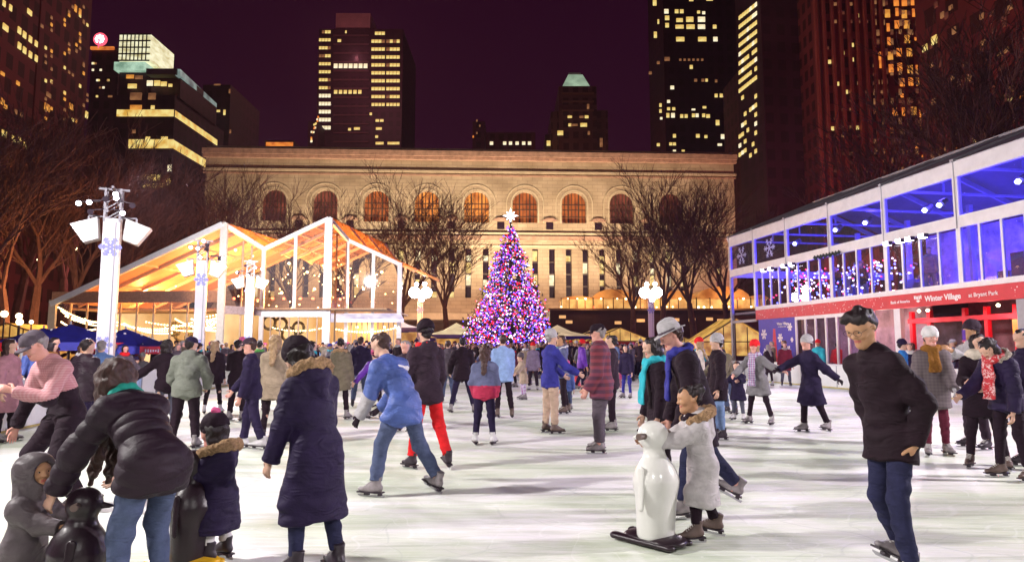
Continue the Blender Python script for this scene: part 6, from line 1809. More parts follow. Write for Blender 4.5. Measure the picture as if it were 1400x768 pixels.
# ------------------------------------------------------------------ skating aids shaped like penguins
def penguin(px, py, heading, label, H, bodym, bellym, basem, beak, handles=True, w=1.0):
    p = ground(px, py); root = empty("penguin_skate_aid", p, -R(heading)); tag(root, label, "skating aid", "penguin-shaped skating aids")
    s = H / .92; v = Vol(.008)
    v.cone((0, 0, .10 * s), (0, -.01, .48 * s), .150 * s * w, .170 * s * w, .04, flat=((0, 1, 0), .92))
    v.cone((0, -.01, .48 * s), (0, 0, .66 * s), .165 * s * w, .085 * s * w, .05)
    v.cone((0, .005, .80 * s), (0, .01, .80 * s), .118 * s, k=.03)
    V, Q = v.run(plane=[((0, 0, .06 * s), (0, 0, -1))]); mi = (V[Q].mean(1)[:, 1] > .09 * s).astype(int)
    fc = V[Q].mean(1); mi = ((fc[:, 1] > .085 * s) & (fc[:, 2] < .66 * s)).astype(int)
    link("body", np_mesh("body", V, Q, mi), root, [bodym, bellym])
    for sd in (-1, 1):
        v = Vol(.008); v.cone((sd * .165 * s * w, 0, .56 * s), (sd * .205 * s * w, -.02, .30 * s), .035 * s, .025 * s, .02, f2=((1, 0, 0), .45)); V, Q = v.run(); link("wing", np_mesh("wing", V, Q), root, bodym)
        if handles:
            m = MB(); m.tube((sd * .09 * s, 0, .81 * s), (sd * .19 * s, .0, .81 * s), .022 * s, .026 * s, 12); m.build("handle", B_BRN, root)
        m = MB(); m.ico((sd * .055 * s, .105 * s, .84 * s), .014 * s); m.build("eye", M_SOLE, root)
    v = Vol(.006); v.cone((0, .09 * s, .79 * s), (0, .19 * s, .775 * s), .035 * s, .012 * s); V, Q = v.run(); link("beak", np_mesh("beak", V, Q), root, beak)
    m = MB()
    for sd in (-1, 1):
        m2 = Vol(.01); m2.cone((sd * .11 * s, -.20 * s, .035), (sd * .11 * s, .30 * s, .035), .04 * s, .045 * s, .02, flat=((0, 0, 1), .6)); V, Q = m2.run(); link("runner", np_mesh("runner", V, Q), root, basem)
    m2 = Vol(.01); m2.cone((0, -.10 * s, .05), (0, .14 * s, .05), .15 * s, .13 * s, .02, flat=((0, 0, 1), .3)); V, Q = m2.run(); link("base", np_mesh("base", V, Q), root, basem)
PW = mat("white_moulded_plastic", (.74, .74, .70), rough=.28, var=.04, coat=.3); PB = mat("black_moulded_plastic", (.018, .008, .014), rough=.36, var=.3, bump=.1); PY = mat("yellow_plastic", (.8, .45, .02), rough=.3); PR = mat("red_plastic", (.7, .03, .03), rough=.3)
penguin(897, 744, 318, "white penguin-shaped skating aid on a black base, pushed by a girl", .94, PW, PW, PB, PW)
penguin(104, 846, 75, "black penguin-shaped skating aid beside the toddler in the grey hood", .72, PB, PB, PB, PB, w=1.15)
penguin(258, 776, 285, "black penguin-shaped skating aid held by the child in the purple coat", .80, PB, PB, PY, PR)

# ------------------------------------------------------------------ foreground skaters
pp(1240, 790, 1.79, 250, "person with glasses and dark hair, black-brown jacket and jeans, nearest skater at right", skin_key="tan", lean=13, bow=4, girth=.88, head=(26, -10), res=.007,
   top=T(BRN, len=.17, th=.024, noise=.014, fold=.008, collar=.012, flare=.01), legs=T(DEN, th=.012, fold=.006), hair=dict(mat=H_BLK, quiff=True, vol=1.0), glasses=True, boot=B_GRY,
   LA=(-28, 20, 8, -14), RA=(-24, 10, 0, -20), LL=(14, 4, -8, 0), RL=(4, 3, -30, 25), turnout=(15, 5))
pp(432, 790, 1.56, 310, "person in a long navy coat with brown fur hood trim and black beanie, back turned", female=True, lean=9, bow=8, head=(36, -14), res=.007, girth=1.0,
   top=T(NAVYP, len=.50, th=.026, flare=.035, quilt=None, fur=FUR, fur_r=.036, fur_w=.135, fur_z=.05, hood=1.25, name="coat", noise=.012, fold=.005), legs=T(DEN, th=.008), hair=dict(mat=H_BLK, style="medium"), hat=dict(type="beanie", mat=BLK), boot=B_BLK,
   LA=(8, 13, 22, 6), RA=(12, 12, 35, 5), LL=(6, 4, -4, 0), RL=(0, 5, -12, 0))
pp(188, 846, 1.62, 304, "person in a black puffer and jeans bending to a toddler, long brown hair, teal collar", female=True, lean=42, bow=12, head=(34, -12), res=.007, girth=1.0,
   top=T(BLKQ, len=.13, th=.030, quilt=.085, qd=.014, flare=.0, collar=.0), legs=T(DENM, th=.010), hair=dict(mat=H_BRN, style="hang", vol=1.14), scarf=dict(mat=TEAL, r=.030), boot=B_WHT,
   LA=(26, 22, 26, 12), RA=(34, 2, 44, -6), LL=(18, 5, -6, 0), RL=(26, 5, -6, 0))
pp(27, 838, .86, 88, "toddler in a grey hooded coat looking up, holding a black penguin aid", skin_key="tan", head_h=.185, girth=1.25, lean=6, head=(-4, 22), res=.006,
   top=T(GRYM, len=.22, th=.024, hood_up=True, noise=.010, name="coat"), legs=T(CHAR, th=.014), hair=dict(mat=H_BLK), boot=B_BLK, LA=(52, 14, 70, 0), RA=(62, 8, 82, 4))
pp(296, 771, .98, 288, "child in a dark purple quilted coat, fur hood trim, black hat with pink bow", female=True, skin_key="pink", head_h=.19, girth=1.2, lean=6, head=(8, -8), res=.006,
   top=T(NAVYP, len=.36, th=.026, quilt=.06, qd=.009, fur=FUR, fur_r=.036, fur_w=.15, fur_z=.05, hood=1.1, flare=.02, name="coat"), legs=T(WHTC, th=.008), hair=dict(mat=H_BLK, style="medium"), hat=dict(type="beanie", mat=BLK, pom=PINK, cuff=BLK), boot=B_BLK,
   scarf=dict(mat=PINK, r=.03), LA=(42, 14, 74, 0), RA=(45, 12, 78, 0))
pp(556, 677, 1.76, 300, "person in a bright blue jacket with grey sleeve and white stripe, striding in jeans", lean=22, bow=14, head=(14, -4), girth=1.05,
   top=T(BLU, len=.16, th=.030, sleeve_mat=GRYL, sleeve_side="L", noise=.016, collar=.03, stripe=(.10, .135, WHTC)), legs=T(DENM, th=.014), hair=dict(mat=H_BRN), gloves=BLK, boot=B_GRY,
   LA=(6, 14, 34, 0), RA=(20, 12, 50, 0), LL=(24, 8, 3, 0), RL=(-12, 10, -30, 15))
pp(588, 641, 1.80, 325, "tall person in red trousers, dark hooded jacket, red collar and tall black beanie", lean=5, head=(5, 0), top=T(CHAR, len=.12, th=.026, hood=1.1), legs=T(RED, th=.014), hair=dict(mat=H_BLK), hat=dict(type="beanie", mat=BLK, vol=1.08), scarf=dict(mat=RED, r=.04), boot=B_BLK,
   LA=(8, 12, 30, 0), RA=(8, 14, 35, 0), LL=(10, 4, 4, 0), RL=(-6, 8, -22, 12))
pp(662, 608, 1.50, 2, "child with long brown hair in a blue-over-red sweater and navy trousers", female=True, lean=4, girth=1.05, top=T(SLATE, len=.08, th=.024, block=(.10, cl("crimson_knit", (.42, .03, .08)))), legs=T(NAVY, th=.008), hair=dict(mat=H_BRN, style="long"), boot=B_WHT, LA=(8, 14, 30, -8), RA=(8, 14, 30, -8))
pp(690, 571, 1.78, 345, "person in a pale blue jacket and black trousers, back turned, before the decorated tree", lean=6, top=T(LBLU, len=.16, th=.026), legs=T(BLK, th=.006), hair=dict(mat=H_BRN), boot=B_BRN, RA=(10, 10, 30, 0), LL=(8, 3, -6, 0), RL=(-4, 5, -14, 8))
pp(752, 592, 1.78, 62, "person in a navy sweater, khaki trousers and grey cap reaching out to the right", lean=3, top=T(RBLU, len=.12, th=.024), legs=T(KHK, th=.016), hair=dict(mat=H_GRY), hat=dict(type="beanie", mat=GRYL, vol=.97), boot=B_BRN, RA=(38, 12, 62, 6), LA=(35, 8, 55, 0))
pp(774, 565, 1.78, 262, "person in a slate blue vest with pale hood behind the one in khaki trousers", skin_key="tan", lean=3, top=T(SLATE, len=.12, th=.026, hood=1.1, fur=WHTC, fur_r=.022), legs=T(BLK, th=.006), hair=dict(mat=H_BRN), boot=B_BRN, LA=(25, 10, 60, 0), RL=(-6, 3, -14, 5))
pp(820, 618, 1.82, 286, "heavy person in a dark red plaid jacket, grey trousers and black cap, facing left", girth=1.16, lean=2, head=(6, -6), skin_key="pink", top=T(P_PLD, len=.18, th=.034, noise=.014), legs=T(GRYD, th=.020), hair=dict(mat=H_GRY), hat=dict(type="cap", mat=BLK), boot=B_GRY, LA=(2, 10, 30, 0), RA=(10, 10, 40, 0), LL=(4, 3, -2, 0), RL=(8, 3, 0, 0))
pp(838, 588, 1.72, 280, "person in black trousers half hidden behind the plaid jacket", top=T(CHAR, len=.14), legs=T(BLK), hair=dict(mat=H_BLK), boot=B_GRY)
pp(716, 546, 1.32, 255, "child in a tan coat and grey hat with arms out for balance", female=True, lean=12, top=T(TAN, len=.24, th=.024, flare=.02), legs=T(P_SCF, th=.008), hair=dict(mat=H_BRN), hat=dict(type="beanie", mat=GRYM), boot=B_GRY, RA=(40, 30, 50, 40), LA=(45, 35, 55, 35))
pp(729, 533, 1.66, 190, "person in a mauve grey coat and red beanie behind the child in the tan coat", female=True, top=T(cl("mauve_cloth", (.26, .20, .30)), len=.2), legs=T(CHAR), hair=dict(mat=H_BLD, style="long"), hat=dict(type="beanie", mat=RED), boot=B_WHT)
# couple with hat, girl with aid
pp(972, 703, 1.77, 274, "person in a grey fedora, blue scarf and dark coat looking down at the girl", skin_key="pink", lean=10, bow=10, head=(24, -4), girth=1.08, top=T(BLK, len=.30, th=.032, name="coat"), legs=T(DEN, th=.014), hair=dict(mat=H_BRN), hat=dict(type="fedora", mat=GRYL, band=GRYD, vol=1.05), scarf=dict(mat=RBLU, r=.042, drop=.22), boot=B_GRY,
   LA=(0, 12, 18, 0), RA=(5, 8, 20, 0), LL=(16, 6, 12, 0), RL=(-18, 8, -42, 28), gloves=None)
pp(906, 672, 1.60, 262, "person with dark hair and a turquoise scarf beside the fedora wearer", female=True, skin_key="light", lean=5, head=(12, 0), top=T(BLK, len=.3, th=.024, name="coat"), legs=T(BLK), hair=dict(mat=H_BLK, style="medium"), scarf=dict(mat=TURQ, r=.036, drop=.28), boot=B_GRY)
pp(966, 739, 1.20, 270, "girl in a pale silver coat with tan fur hood pushing a white penguin aid", female=True, skin_key="tan", head_h=.205, girth=1.1, lean=10, head=(4, 0), res=.006, top=T(SILV, len=.40, th=.026, quilt=.085, qd=.006, fur=FUR, fur_r=.040, fur_w=.14, hood=1.25, flare=.025, name="coat"), legs=T(BLK, th=.006), hair=dict(mat=H_BLK, style="bun"), scarf=dict(mat=BLK, r=.02), boot=B_BRN,
   LA=(66, 8, 84, 0), RA=(62, 8, 84, 0), LL=(20, 5, 4, 0), RL=(-8, 5, -24, 8))
pp(984, 600, 1.68, 268, "person in a black coat, pale jeans and light grey beanie right behind the fedora wearer", top=T(BLK, len=.26, th=.03), legs=T(DENL), hair=dict(mat=H_BLK), hat=dict(type="beanie", mat=GRYL), boot=B_BLK)
pp(958, 560, 1.70, 300, "person in a cream puffer and red pointed hat behind the fedora wearer's shoulder", top=T(CREAM, len=.2, quilt=.08), legs=T(CHAR), hair=dict(mat=H_BLD, style="long"), hat=dict(type="beanie", mat=RED), boot=B_WHT)
pp(1000, 566, 1.70, 240, "person in a striped beanie and dark jacket bending over a child in navy", lean=22, bow=8, head=(20, 0), top=T(OLV, len=.16, th=.028), legs=T(DENM), hair=dict(mat=H_BRN), hat=dict(type="beanie", mat=P_STR), boot=B_BLK, LA=(35, 12, 30, 0), RA=(30, 20, 45, 10), LL=(12, 8, -8, 0), RL=(0, 8, -20, 0))
pp(1010, 575, 1.20, 215, "small child in a navy coat and white skates left of the red beanie", female=True, head_h=.2, top=T(NAVY, len=.22, th=.024, flare=.02), legs=T(DENG, th=.006), hair=dict(mat=H_BLK, style="medium"), boot=B_WHT, RA=(25, 45, 30, 40), LA=(70, 20, 90, -10))
pp(1040, 580, 1.62, 228, "person in a red beanie, grey coat and long blue-and-white plaid scarf", female=True, lean=10, skin_key="pink", top=T(GRY, len=.30, th=.028, flare=.03, name="coat"), legs=T(BLK, th=.002), hair=dict(mat=H_BLD, style="long"), hat=dict(type="beanie", mat=RED), scarf=dict(mat=P_SCF, r=.045, drop=.42), boot=B_GRY, RA=(48, 20, 60, 5), LA=(20, 60, 20, 70), LL=(4, 14, -4, 0), RL=(6, 10, -4, 0))
pp(1116, 591, 1.68, 252, "person in a long dark coat and pale grey beanie with both arms stretched out", female=True, lean=5, skin_key="pink", top=T(NAVY, len=.42, th=.028, flare=.03, name="coat"), legs=T(BLK, th=.008), hair=dict(mat=H_BRN), hat=dict(type="beanie", mat=GRYL), gloves=BLK, boot=B_GRY, RA=(68, 10, 66, 5), LA=(-38, 22, -50, 15), LL=(-8, 5, -24, 12), RL=(10, 4, 0, 0))
pp(1146, 520, 1.72, 5, "person in a bright red sweater and white trousers far back near the white doors", top=T(RED, len=.12), legs=T(WHTC, th=.016), hair=dict(mat=H_BLK), boot=B_WHT)
# right group
pp(1282, 622, 1.74, 196, "person in a white beanie, mustard scarf, grey checked puffer and maroon leggings", female=True, skin_key="pink", head=(0, -10), lod=0, res=.009, top=T(P_BRD, len=.26, th=.036, quilt=.10, qd=.007), legs=T(MAR, th=.004), hair=dict(mat=H_BRN), hat=dict(type="beanie", mat=WHTC, vol=1.06), scarf=dict(mat=MUS, r=.05, drop=.16), gloves=GRYL, boot=B_GRY, RL=(10, 4, 6, 0), LL=(-2, 4, -8, 0), LA=(15, 12, 50, -5))
pp(1352, 640, 1.66, 215, "laughing person with dark hair in a black coat and wide cream scarf", female=True, skin_key="light", head=(-6, -18), lod=0, res=.009, top=T(BLK, len=.26, th=.03), legs=T(BLK, th=.006), hair=dict(mat=H_BLK, style="long"), scarf=dict(mat=CREAM, r=.062), boot=B_BRN, RA=(35, 10, 85, -10), LA=(40, 5, 70, -25), LL=(6, 10, 0, 0), RL=(8, 6, 0, 0))
pp(1388, 655, 1.66, 255, "person bowing their head in a red floral top and navy jacket with pale fur collar", female=True, lod=0, res=.009, lean=12, bow=10, head=(42, -8), top=T(NAVYP, len=.10, th=.03, fur=FURG, fur_r=.034, block=None), legs=T(BLK, th=.006), hair=dict(mat=H_BLK, style="long"), boot=B_BRN, RA=(35, 8, 60, 0), LA=(0, 10, 10, 0), scarf=dict(mat=P_RED, r=.045, drop=.26), LL=(2, 6, -8, 0))
pp(1338, 613, 1.86, 262, "tall person in a dark grey beanie holding up a phone behind the laughing person", skin_key="tan", head=(-4, 0), top=T(GRYL, len=.14), legs=T(CHAR), hair=dict(mat=H_BLK), hat=dict(type="beanie", mat=CHAR, vol=1.03), boot=B_BLK, RA=(62, 12, 118, -8), LA=(62, 12, 118, -8))
pp(1412, 640, 1.72, 270, "person in navy cut by the right edge", top=T(NAVYP, len=.2), legs=T(NAVY), hair=dict(mat=H_BLK), boot=B_BLK, lod=1)
pp(1238, 560, 1.66, 120, "person in a dark hood and bright blue jacket behind the nearest walker's shoulder", top=T(cl("azure_cloth", (.03, .22, .65)), len=.15), legs=T(DENM), hair=dict(mat=H_BLK), hat=dict(type="beanie", mat=NAVY), boot=B_BLK)
pp(1247, 548, 1.62, 200, "person with a white scarf facing the bright blue jacket", female=True, top=T(NAVY, len=.15), legs=T(BLK), scarf=dict(mat=WHTC, r=.05), hair=dict(mat=H_BRN, style="long"), boot=B_WHT)
# left group
pp(78, 694, 1.80, 208, "person in a pink checked shirt, black overalls and flat cap, looking at their hands", skin_key="pink", lean=16, bow=14, head=(34, 6), girth=1.02, top=T(P_PK, len=.04, th=.020, block=(.24, BLK)), legs=T(BLK, th=.022, flare=.01), hair=dict(mat=H_GRY), hat=dict(type="cap", mat=GRYD), boot=B_BLK,
   RA=(8, 22, 12, 12), LA=(28, 12, 112, -40), LL=(26, 14, -22, 0), RL=(30, 14, -24, 0))
pp(4, 604, 1.62, 90, "person in a dusty pink coat cut by the left edge", female=True, top=T(DPK, len=.42, flare=.02, name="coat"), legs=T(BLK, th=0), hair=dict(mat=H_BRN, style="long"), boot=B_GRY)
pp(106, 618, 1.62, 20, "person in a black jacket and navy jeans behind the overalls wearer", lean=6, top=T(BLKN, len=.14, th=.03), legs=T(NAVY, th=.016), hair=dict(mat=H_BLK), boot=B_GRY)
pp(132, 590, 1.62, 330, "person in a denim-blue jacket with grey hair behind the black jacket", top=T(cl("denim_blue_jacket", (.13, .24, .50)), len=.12, th=.026), legs=T(NAVY), hair=dict(mat=H_GRY), boot=B_GRY)
pp(250, 613, 1.66, 348, "person in an olive-grey hoodie with floral lining, black trousers and navy cap", lean=9, bow=6, head=(6, 30), girth=1.06, top=T(GRYO, len=.10, th=.034, hood=1.2, fur=P_MUL, fur_r=.026, fur_w=.09, fur_z=.0), legs=T(BLK, th=.014), hair=dict(mat=H_BLK), hat=dict(type="cap", mat=NAVY), boot=B_GRY, LA=(14, 16, 48, -10), RA=(14, 20, 52, -10), LL=(6, 7, -8, 0), RL=(8, 5, -6, 0))
pp(222, 600, 1.66, 322, "person in a black jacket and grey leggings with one arm stretched to the left", female=True, lean=14, bow=6, head=(8, 0), top=T(BLK, len=.06, th=.024), legs=T(DENG, th=.002), hair=dict(mat=H_BLK, style="medium"), boot=B_GRY, LA=(22, 46, 28, 46), RA=(20, 20, 30, 0), LL=(12, 10, -14, 0), RL=(6, 4, -12, 0))
pp(290, 565, 1.66, 350, "person with long blonde hair in a black coat and black leggings", female=True, top=T(BLK, len=.20, th=.024), legs=T(BLK, th=0), hair=dict(mat=H_BLD, style="long"), boot=B_WHT, LL=(0, 6, -6, 0), RL=(4, 7, -2, 0))
pp(345, 614, 1.64, 262, "young person all in navy with a cap, facing left, hands at their sides", lean=5, head=(6, 0), skin_key="pink", top=T(NAVY, len=.10, th=.022), legs=T(NAVY, th=.016), hair=dict(mat=H_BRN), hat=dict(type="cap", mat=CHAR), boot=B_WHT, LA=(4, 10, 18, 0), RA=(30, 10, 40, 0), LL=(-10, 5, -20, 8), RL=(14, 5, 8, 0))
pp(322, 575, 1.66, 10, "person in a black jacket with a white sleeve behind the young person in navy", top=T(BLK, len=.12, sleeve_mat=WHTC, sleeve_side="L"), legs=T(BLK), hair=dict(mat=H_BLK), boot=B_GRY)
pp(352, 560, 1.68, 0, "person in a grey jacket with a lime collar behind the young person in navy", top=T(GRYD, len=.14), legs=T(CHAR), scarf=dict(mat=GRN, r=.03), hair=dict(mat=H_BLK), boot=B_BLK)
pp(372, 604, 1.70, 355, "person with blonde hair and tan coat, mostly hidden by the long navy coat", female=True, top=T(TAN, len=.22, th=.03), legs=T(BLK, th=0), hair=dict(mat=H_BLD, style="long"), boot=B_BLK)
pp(424, 566, 1.64, 70, "person with dark hair and turquoise scarf behind the long navy coat", female=True, top=T(NAVY, len=.15, th=.03), legs=T(DENG), hair=dict(mat=H_BLK, style="medium"), scarf=dict(mat=TURQ, r=.035), boot=B_BLK, RA=(60, 20, 120, 0))
pp(464, 573, 1.68, 2, "person in an olive parka with tan fur hood and black leggings, seen from behind", female=True, top=T(OLV, len=.28, th=.032, fur=FUR, fur_r=.036, hood=1.2, name="coat"), legs=T(BLK, th=.004), hair=dict(mat=H_BLK, style="bun"), boot=B_GRY, LL=(2, 5, -2, 0), RL=(4, 5, 0, 0))
pp(491, 556, 1.78, 356, "person in a navy hoodie and blue jeans beside the olive parka", top=T(NAVY, len=.12, th=.034, hood=1.2), legs=T(DENM, th=.016), hair=dict(mat=H_BRN), boot=B_BLK, LL=(2, 6, -2, 0), RL=(-2, 6, -6, 0))
pp(512, 572, 1.46, 340, "child in a vivid purple jacket and pink hat, left of the blue jacket", female=True, lean=10, top=T(PUR, len=.16, th=.026), legs=T(BLK, th=0), hair=dict(mat=H_BRN), hat=dict(type="beanie", mat=PINK), boot=B_GRY, LA=(10, 40, 20, 35), RA=(20, 20, 30, 0))
pp(553, 590, 1.62, 205, "person with grey hair and dark collar just right of the blue jacket's head", skin_key="pink", top=T(CHAR, len=.15), legs=T(CHAR), hair=dict(mat=H_GRY), boot=B_BLK)
pp(632, 564, 1.76, 350, "person in a black hoodie striding away, left of the child in blue and red", lean=6, top=T(BLK, len=.16, th=.032, hood=1.1), legs=T(NAVY, th=.008), hair=dict(mat=H_BLK), boot=B_GRY, LL=(4, 13, -6, 0), RL=(-4, 12, -14, 8), RA=(15, 20, 45, 0), LA=(15, 20, 45, 0))
pp(612, 550, 1.70, 10, "person in a dark grey jacket with backpack straps left of the black hoodie", top=T(GRYD, len=.14, th=.03), legs=T(DENM), hair=dict(mat=H_BRN), boot=B_GRY)
pp(857, 544, 1.58, 215, "child in a navy coat and blue leggings near the lone cone", female=True, lean=4, top=T(NAVY, len=.14), legs=T(RBLU, th=.002), hair=dict(mat=H_BLK, style="long"), boot=B_GRY, LL=(8, 4, 0, 0))
pp(845, 536, 1.10, 180, "little child in a pink jacket left of the child in navy", female=True, head_h=.19, top=T(PINK, len=.10), legs=T(DPK), hair=dict(mat=H_BRN, style="medium"), boot=B_WHT)
pp(877, 508, 1.25, 200, "small child in a red jacket by the lone cone", head_h=.2, top=T(RED, len=.12), legs=T(NAVY), hair=dict(mat=H_BLK), boot=B_BLK)
pp(775, 560, 1.15, 185, "small child in blue between the khaki trousers and the slate vest", head_h=.2, top=T(BLU, len=.12), legs=T(DENM), hair=dict(mat=H_BRN), hat=dict(type="beanie", mat=PINK), boot=B_GRY)

# ------------------------------------------------------------------ the crowd farther back: prototypes with parts, then copies
class Proto: pass
PROTO = []
def proto(**kw):
    d = dict(lod=2, res=.021, face=False); d.update(kw)
    o = person((0, -40, 0), kw.pop("h", 1.7), 0, "proto", **{k: v for k, v in d.items() if k != "h"})["ob"]
    PROTO.append(o); return o
G = cl("proto_cloth", (.2, .2, .2))
protos = [
 dict(h=1.74, top=T(G, len=.14, th=.03), legs=T(G, th=.012), hair=dict(mat=H_BLK), boot=B_GRY),
 dict(h=1.78, top=T(G, len=.14, th=.03, hood=1.2), legs=T(G, th=.012), hair=dict(mat=H_BLK), hat=dict(type="beanie", mat=G), boot=B_GRY, LL=(12, 6, 2, 0), RL=(-10, 6, -26, 10), lean=6),
 dict(h=1.64, female=True, top=T(G, len=.34, th=.03, flare=.02), legs=T(G, th=0), hair=dict(mat=H_BLK, style="long"), boot=B_WHT, LA=(15, 12, 40, -10)),
 dict(h=1.62, female=True, top=T(G, len=.14, th=.026), legs=T(G, th=0), hair=dict(mat=H_BLK, style="long"), hat=dict(type="beanie", mat=G), scarf=dict(mat=G, r=.04), boot=B_WHT, RL=(12, 5, 4, 0), LL=(-8, 5, -18, 8), lean=5),
 dict(h=1.80, top=T(G, len=.16, th=.034), legs=T(G, th=.02), hair=dict(mat=H_BLK), hat=dict(type="cap", mat=G), boot=B_BLK, RA=(40, 14, 80, -10)),
 dict(h=1.70, top=T(G, len=.12, th=.03, hood=1.2), legs=T(G, th=.014), hair=dict(mat=H_BRN), boot=B_BLK, RA=(60, 20, 120, -5), LA=(15, 20, 40, 0), lean=3),
 dict(h=1.66, female=True, top=T(G, len=.24, th=.034), legs=T(G, th=.002), hair=dict(mat=H_BRN, style="medium"), scarf=dict(mat=G, r=.05), boot=B_GRY, LA=(10, 35, 20, 35), RA=(10, 35, 20, 35), LL=(8, 10, -6, 0), RL=(-4, 10, -14, 0), lean=8),
 dict(h=1.25, head_h=.2, girth=1.1, top=T(G, len=.16, th=.026), legs=T(G, th=.01), hair=dict(mat=H_BRN), hat=dict(type="beanie", mat=G), boot=B_WHT, LA=(20, 40, 30, 30), RA=(20, 30, 30, 30)),
 dict(h=1.76, top=T(G, len=.3, th=.034), legs=T(G, th=.014), hair=dict(mat=H_GRY), boot=B_BLK, scarf=dict(mat=G, r=.04)),
 dict(h=1.68, female=True, top=T(G, len=.16, th=.03, fur=FURG, hood=1.2), legs=T(G, th=.002), hair=dict(mat=H_BLD, style="long"), boot=B_WHT, RA=(25, 10, 75, -20), LA=(25, 10, 75, -20)),
]
for d in protos: proto(**d)
COATS = [("black", BLK), ("charcoal", CHAR), ("navy", NAVY), ("dark grey", GRYD), ("brown-black", BRN), ("black", BLKN), ("grey", GRY), ("olive", OLV), ("maroon", MAR), ("red", RED), ("blue", BLU), ("pale blue", LBLU), ("cream", CREAM), ("tan", TAN), ("white", WHTC), ("purple", PUR), ("dark red", DRED), ("slate", SLATE), ("pink", PINK), ("turquoise", TURQ), ("sage green", SAGE), ("royal blue", RBLU)]
CW = [14, 11, 12, 7, 8, 7, 4, 3, 3, 2.2, 2, 1.6, 2, 2, 1.8, 1.6, 2, 3, 1.4, .8, .8, 1.2]
LEGM = [BLK, BLK, DEN, DEN, NAVY, CHAR, DENM, DENG, GRYD, KHK]
LEGN = {BLK.name: "black", DEN.name: "dark jeans", NAVY.name: "navy", CHAR.name: "charcoal", DENM.name: "blue jeans", DENG.name: "grey", GRYD.name: "dark grey", KHK.name: "khaki"}
HATS = [("black", BLK), ("grey", GRYL), ("red", RED), ("navy", NAVY), ("white", WHTC), ("cream", CREAM), ("pink", PINK), ("maroon", MAR), ("orange", ORG), ("blue", RBLU)]
HAIRS = [("black", H_BLK), ("brown", H_BRN), ("blond", H_BLD), ("grey", H_GRY), ("auburn", H_RED)]
SKS = [SKIN[k] for k in SKIN]
def zone(px, Y, side):
    if side == "left": return "behind the left fence by the umbrellas" if px < 215 else "behind the left fence before the lodge"
    for x, t in ((240, "before the lodge's left gable"), (340, "below the lodge's left ridge post"), (420, "below the lodge's tallest gable"), (500, "left of the lodge's awning"), (570, "below the lodge's awning"), (640, "left of the decorated tree"), (700, "below the decorated tree's left half"), (765, "below the decorated tree's right half"),
                 (830, "by the amber kiosk with the red sign"), (900, "near the right flood tower's foot"), (960, "right of the right flood tower"), (1030, "by the glass-roofed kiosk"), (1100, "in front of the blue poster"), (1180, "before the white doors"), (1260, "before the red hall"), (1330, "below the band's lettering")):
        if px < x: return t
    return "before the red hall's near end"
used = set(); placed = []
for o in list(COL.objects):
    if o.parent is None and o.get("category") in ("person", "light tower", "skating aid", "traffic cone", "kiosk", "market tent", "tree", "umbrella"):
        if o.location.y > -20: placed.append((o.location.x, o.location.y, .9 if o.get("category") != "person" else .55))
rc = random.Random(77); count = 0
def free(x, y, r=.52):
    return all((x - a) ** 2 + (y - b) ** 2 > max(r, c) ** 2 for a, b, c in placed)
def crowd(n, gen, side):
    global count
    k = 0; tries = 0
    while k < n and tries < n * 60:
        tries += 1
        x, y, hd = gen()
        if not free(x, y): continue
        px, py = px_of((x, y, 1.2))
        if px < -10 or px > 1415: continue
        pr = rc.choice(PROTO); coat = rc.choices(COATS, CW)[0]; lg = rc.choice(LEGM); hat_ = rc.choice(HATS); hr_ = rc.choices(HAIRS, (5, 4, 2, 1.5, 1))[0]
        hasb = any(c.name.startswith(("beanie", "cap")) for c in pr.children)
        zn = zone(px, y, side)
        desc = coat[0] + " coat, " + LEGN[lg.name] + " legs, " + ((hat_[0] + " hat") if hasb else (hr_[0] + " hair"))
        if "jeans" in desc: desc = desc.replace(" legs", "")
        key = (desc, zn)
        if key in used: continue
        used.add(key); placed.append((x, y, .5)); k += 1; count += 1
        c = copy_tree(pr); c.location = (x, y, 0); c.rotation_euler = (0, 0, -R(hd)); s_ = rc.uniform(.95, 1.05); c.scale = (s_, s_, s_)
        tag(c, ("child, " if pr is PROTO[7] else "person, ") + desc + ", " + zn, "person", "crowd of skaters and onlookers")
        skn_ = rc.choice(SKS)
        def setm(o, m):
            if len(o.material_slots): o.material_slots[0].link = 'OBJECT'; o.material_slots[0].material = m
        setm(c, skn_)
        for ch in c.children:
            nm = ch.name.split(".")[0]
            if nm == "jacket": setm(ch, coat[1])
            elif nm == "trousers": setm(ch, lg)
            elif nm in ("beanie", "cap"):
                setm(ch, hat_[1])
                for q in ch.children: setm(q, hat_[1])
            elif nm == "scarf": setm(ch, rc.choice([WHTC, RED, GRYL, NAVY, TURQ, MUS, CREAM]))
            elif nm == "hair": setm(ch, hr_[1])
def g_ice():
    y = 22 + 31 * rc.random() ** .8; x = rc.uniform(LF(y) + .8, RF(y) - .8); return x, y, rc.choice((270, 290, 250, 0, 180, 90, 320, 200)) + rc.uniform(-25, 25)
def g_far():
    y = rc.uniform(55, 60); x = rc.uniform(-40, 24); return x, y, 180 + rc.uniform(-50, 50)
def g_left():
    y = rc.uniform(9.5, 42); x = LF(y) - .55 - 5.5 * rc.random() ** 1.3 * (1 if y > 14 else .6); return x, y, 90 + rc.uniform(-40, 60)
def g_right():
    y = rc.uniform(17, 50); x = RF(y) + rc.uniform(.3, 1.0); return x, y, 270 + rc.uniform(-40, 40)
crowd(118, g_ice, "ice"); crowd(62, g_far, "far"); crowd(48, g_left, "left"); crowd(12, g_right, "right")
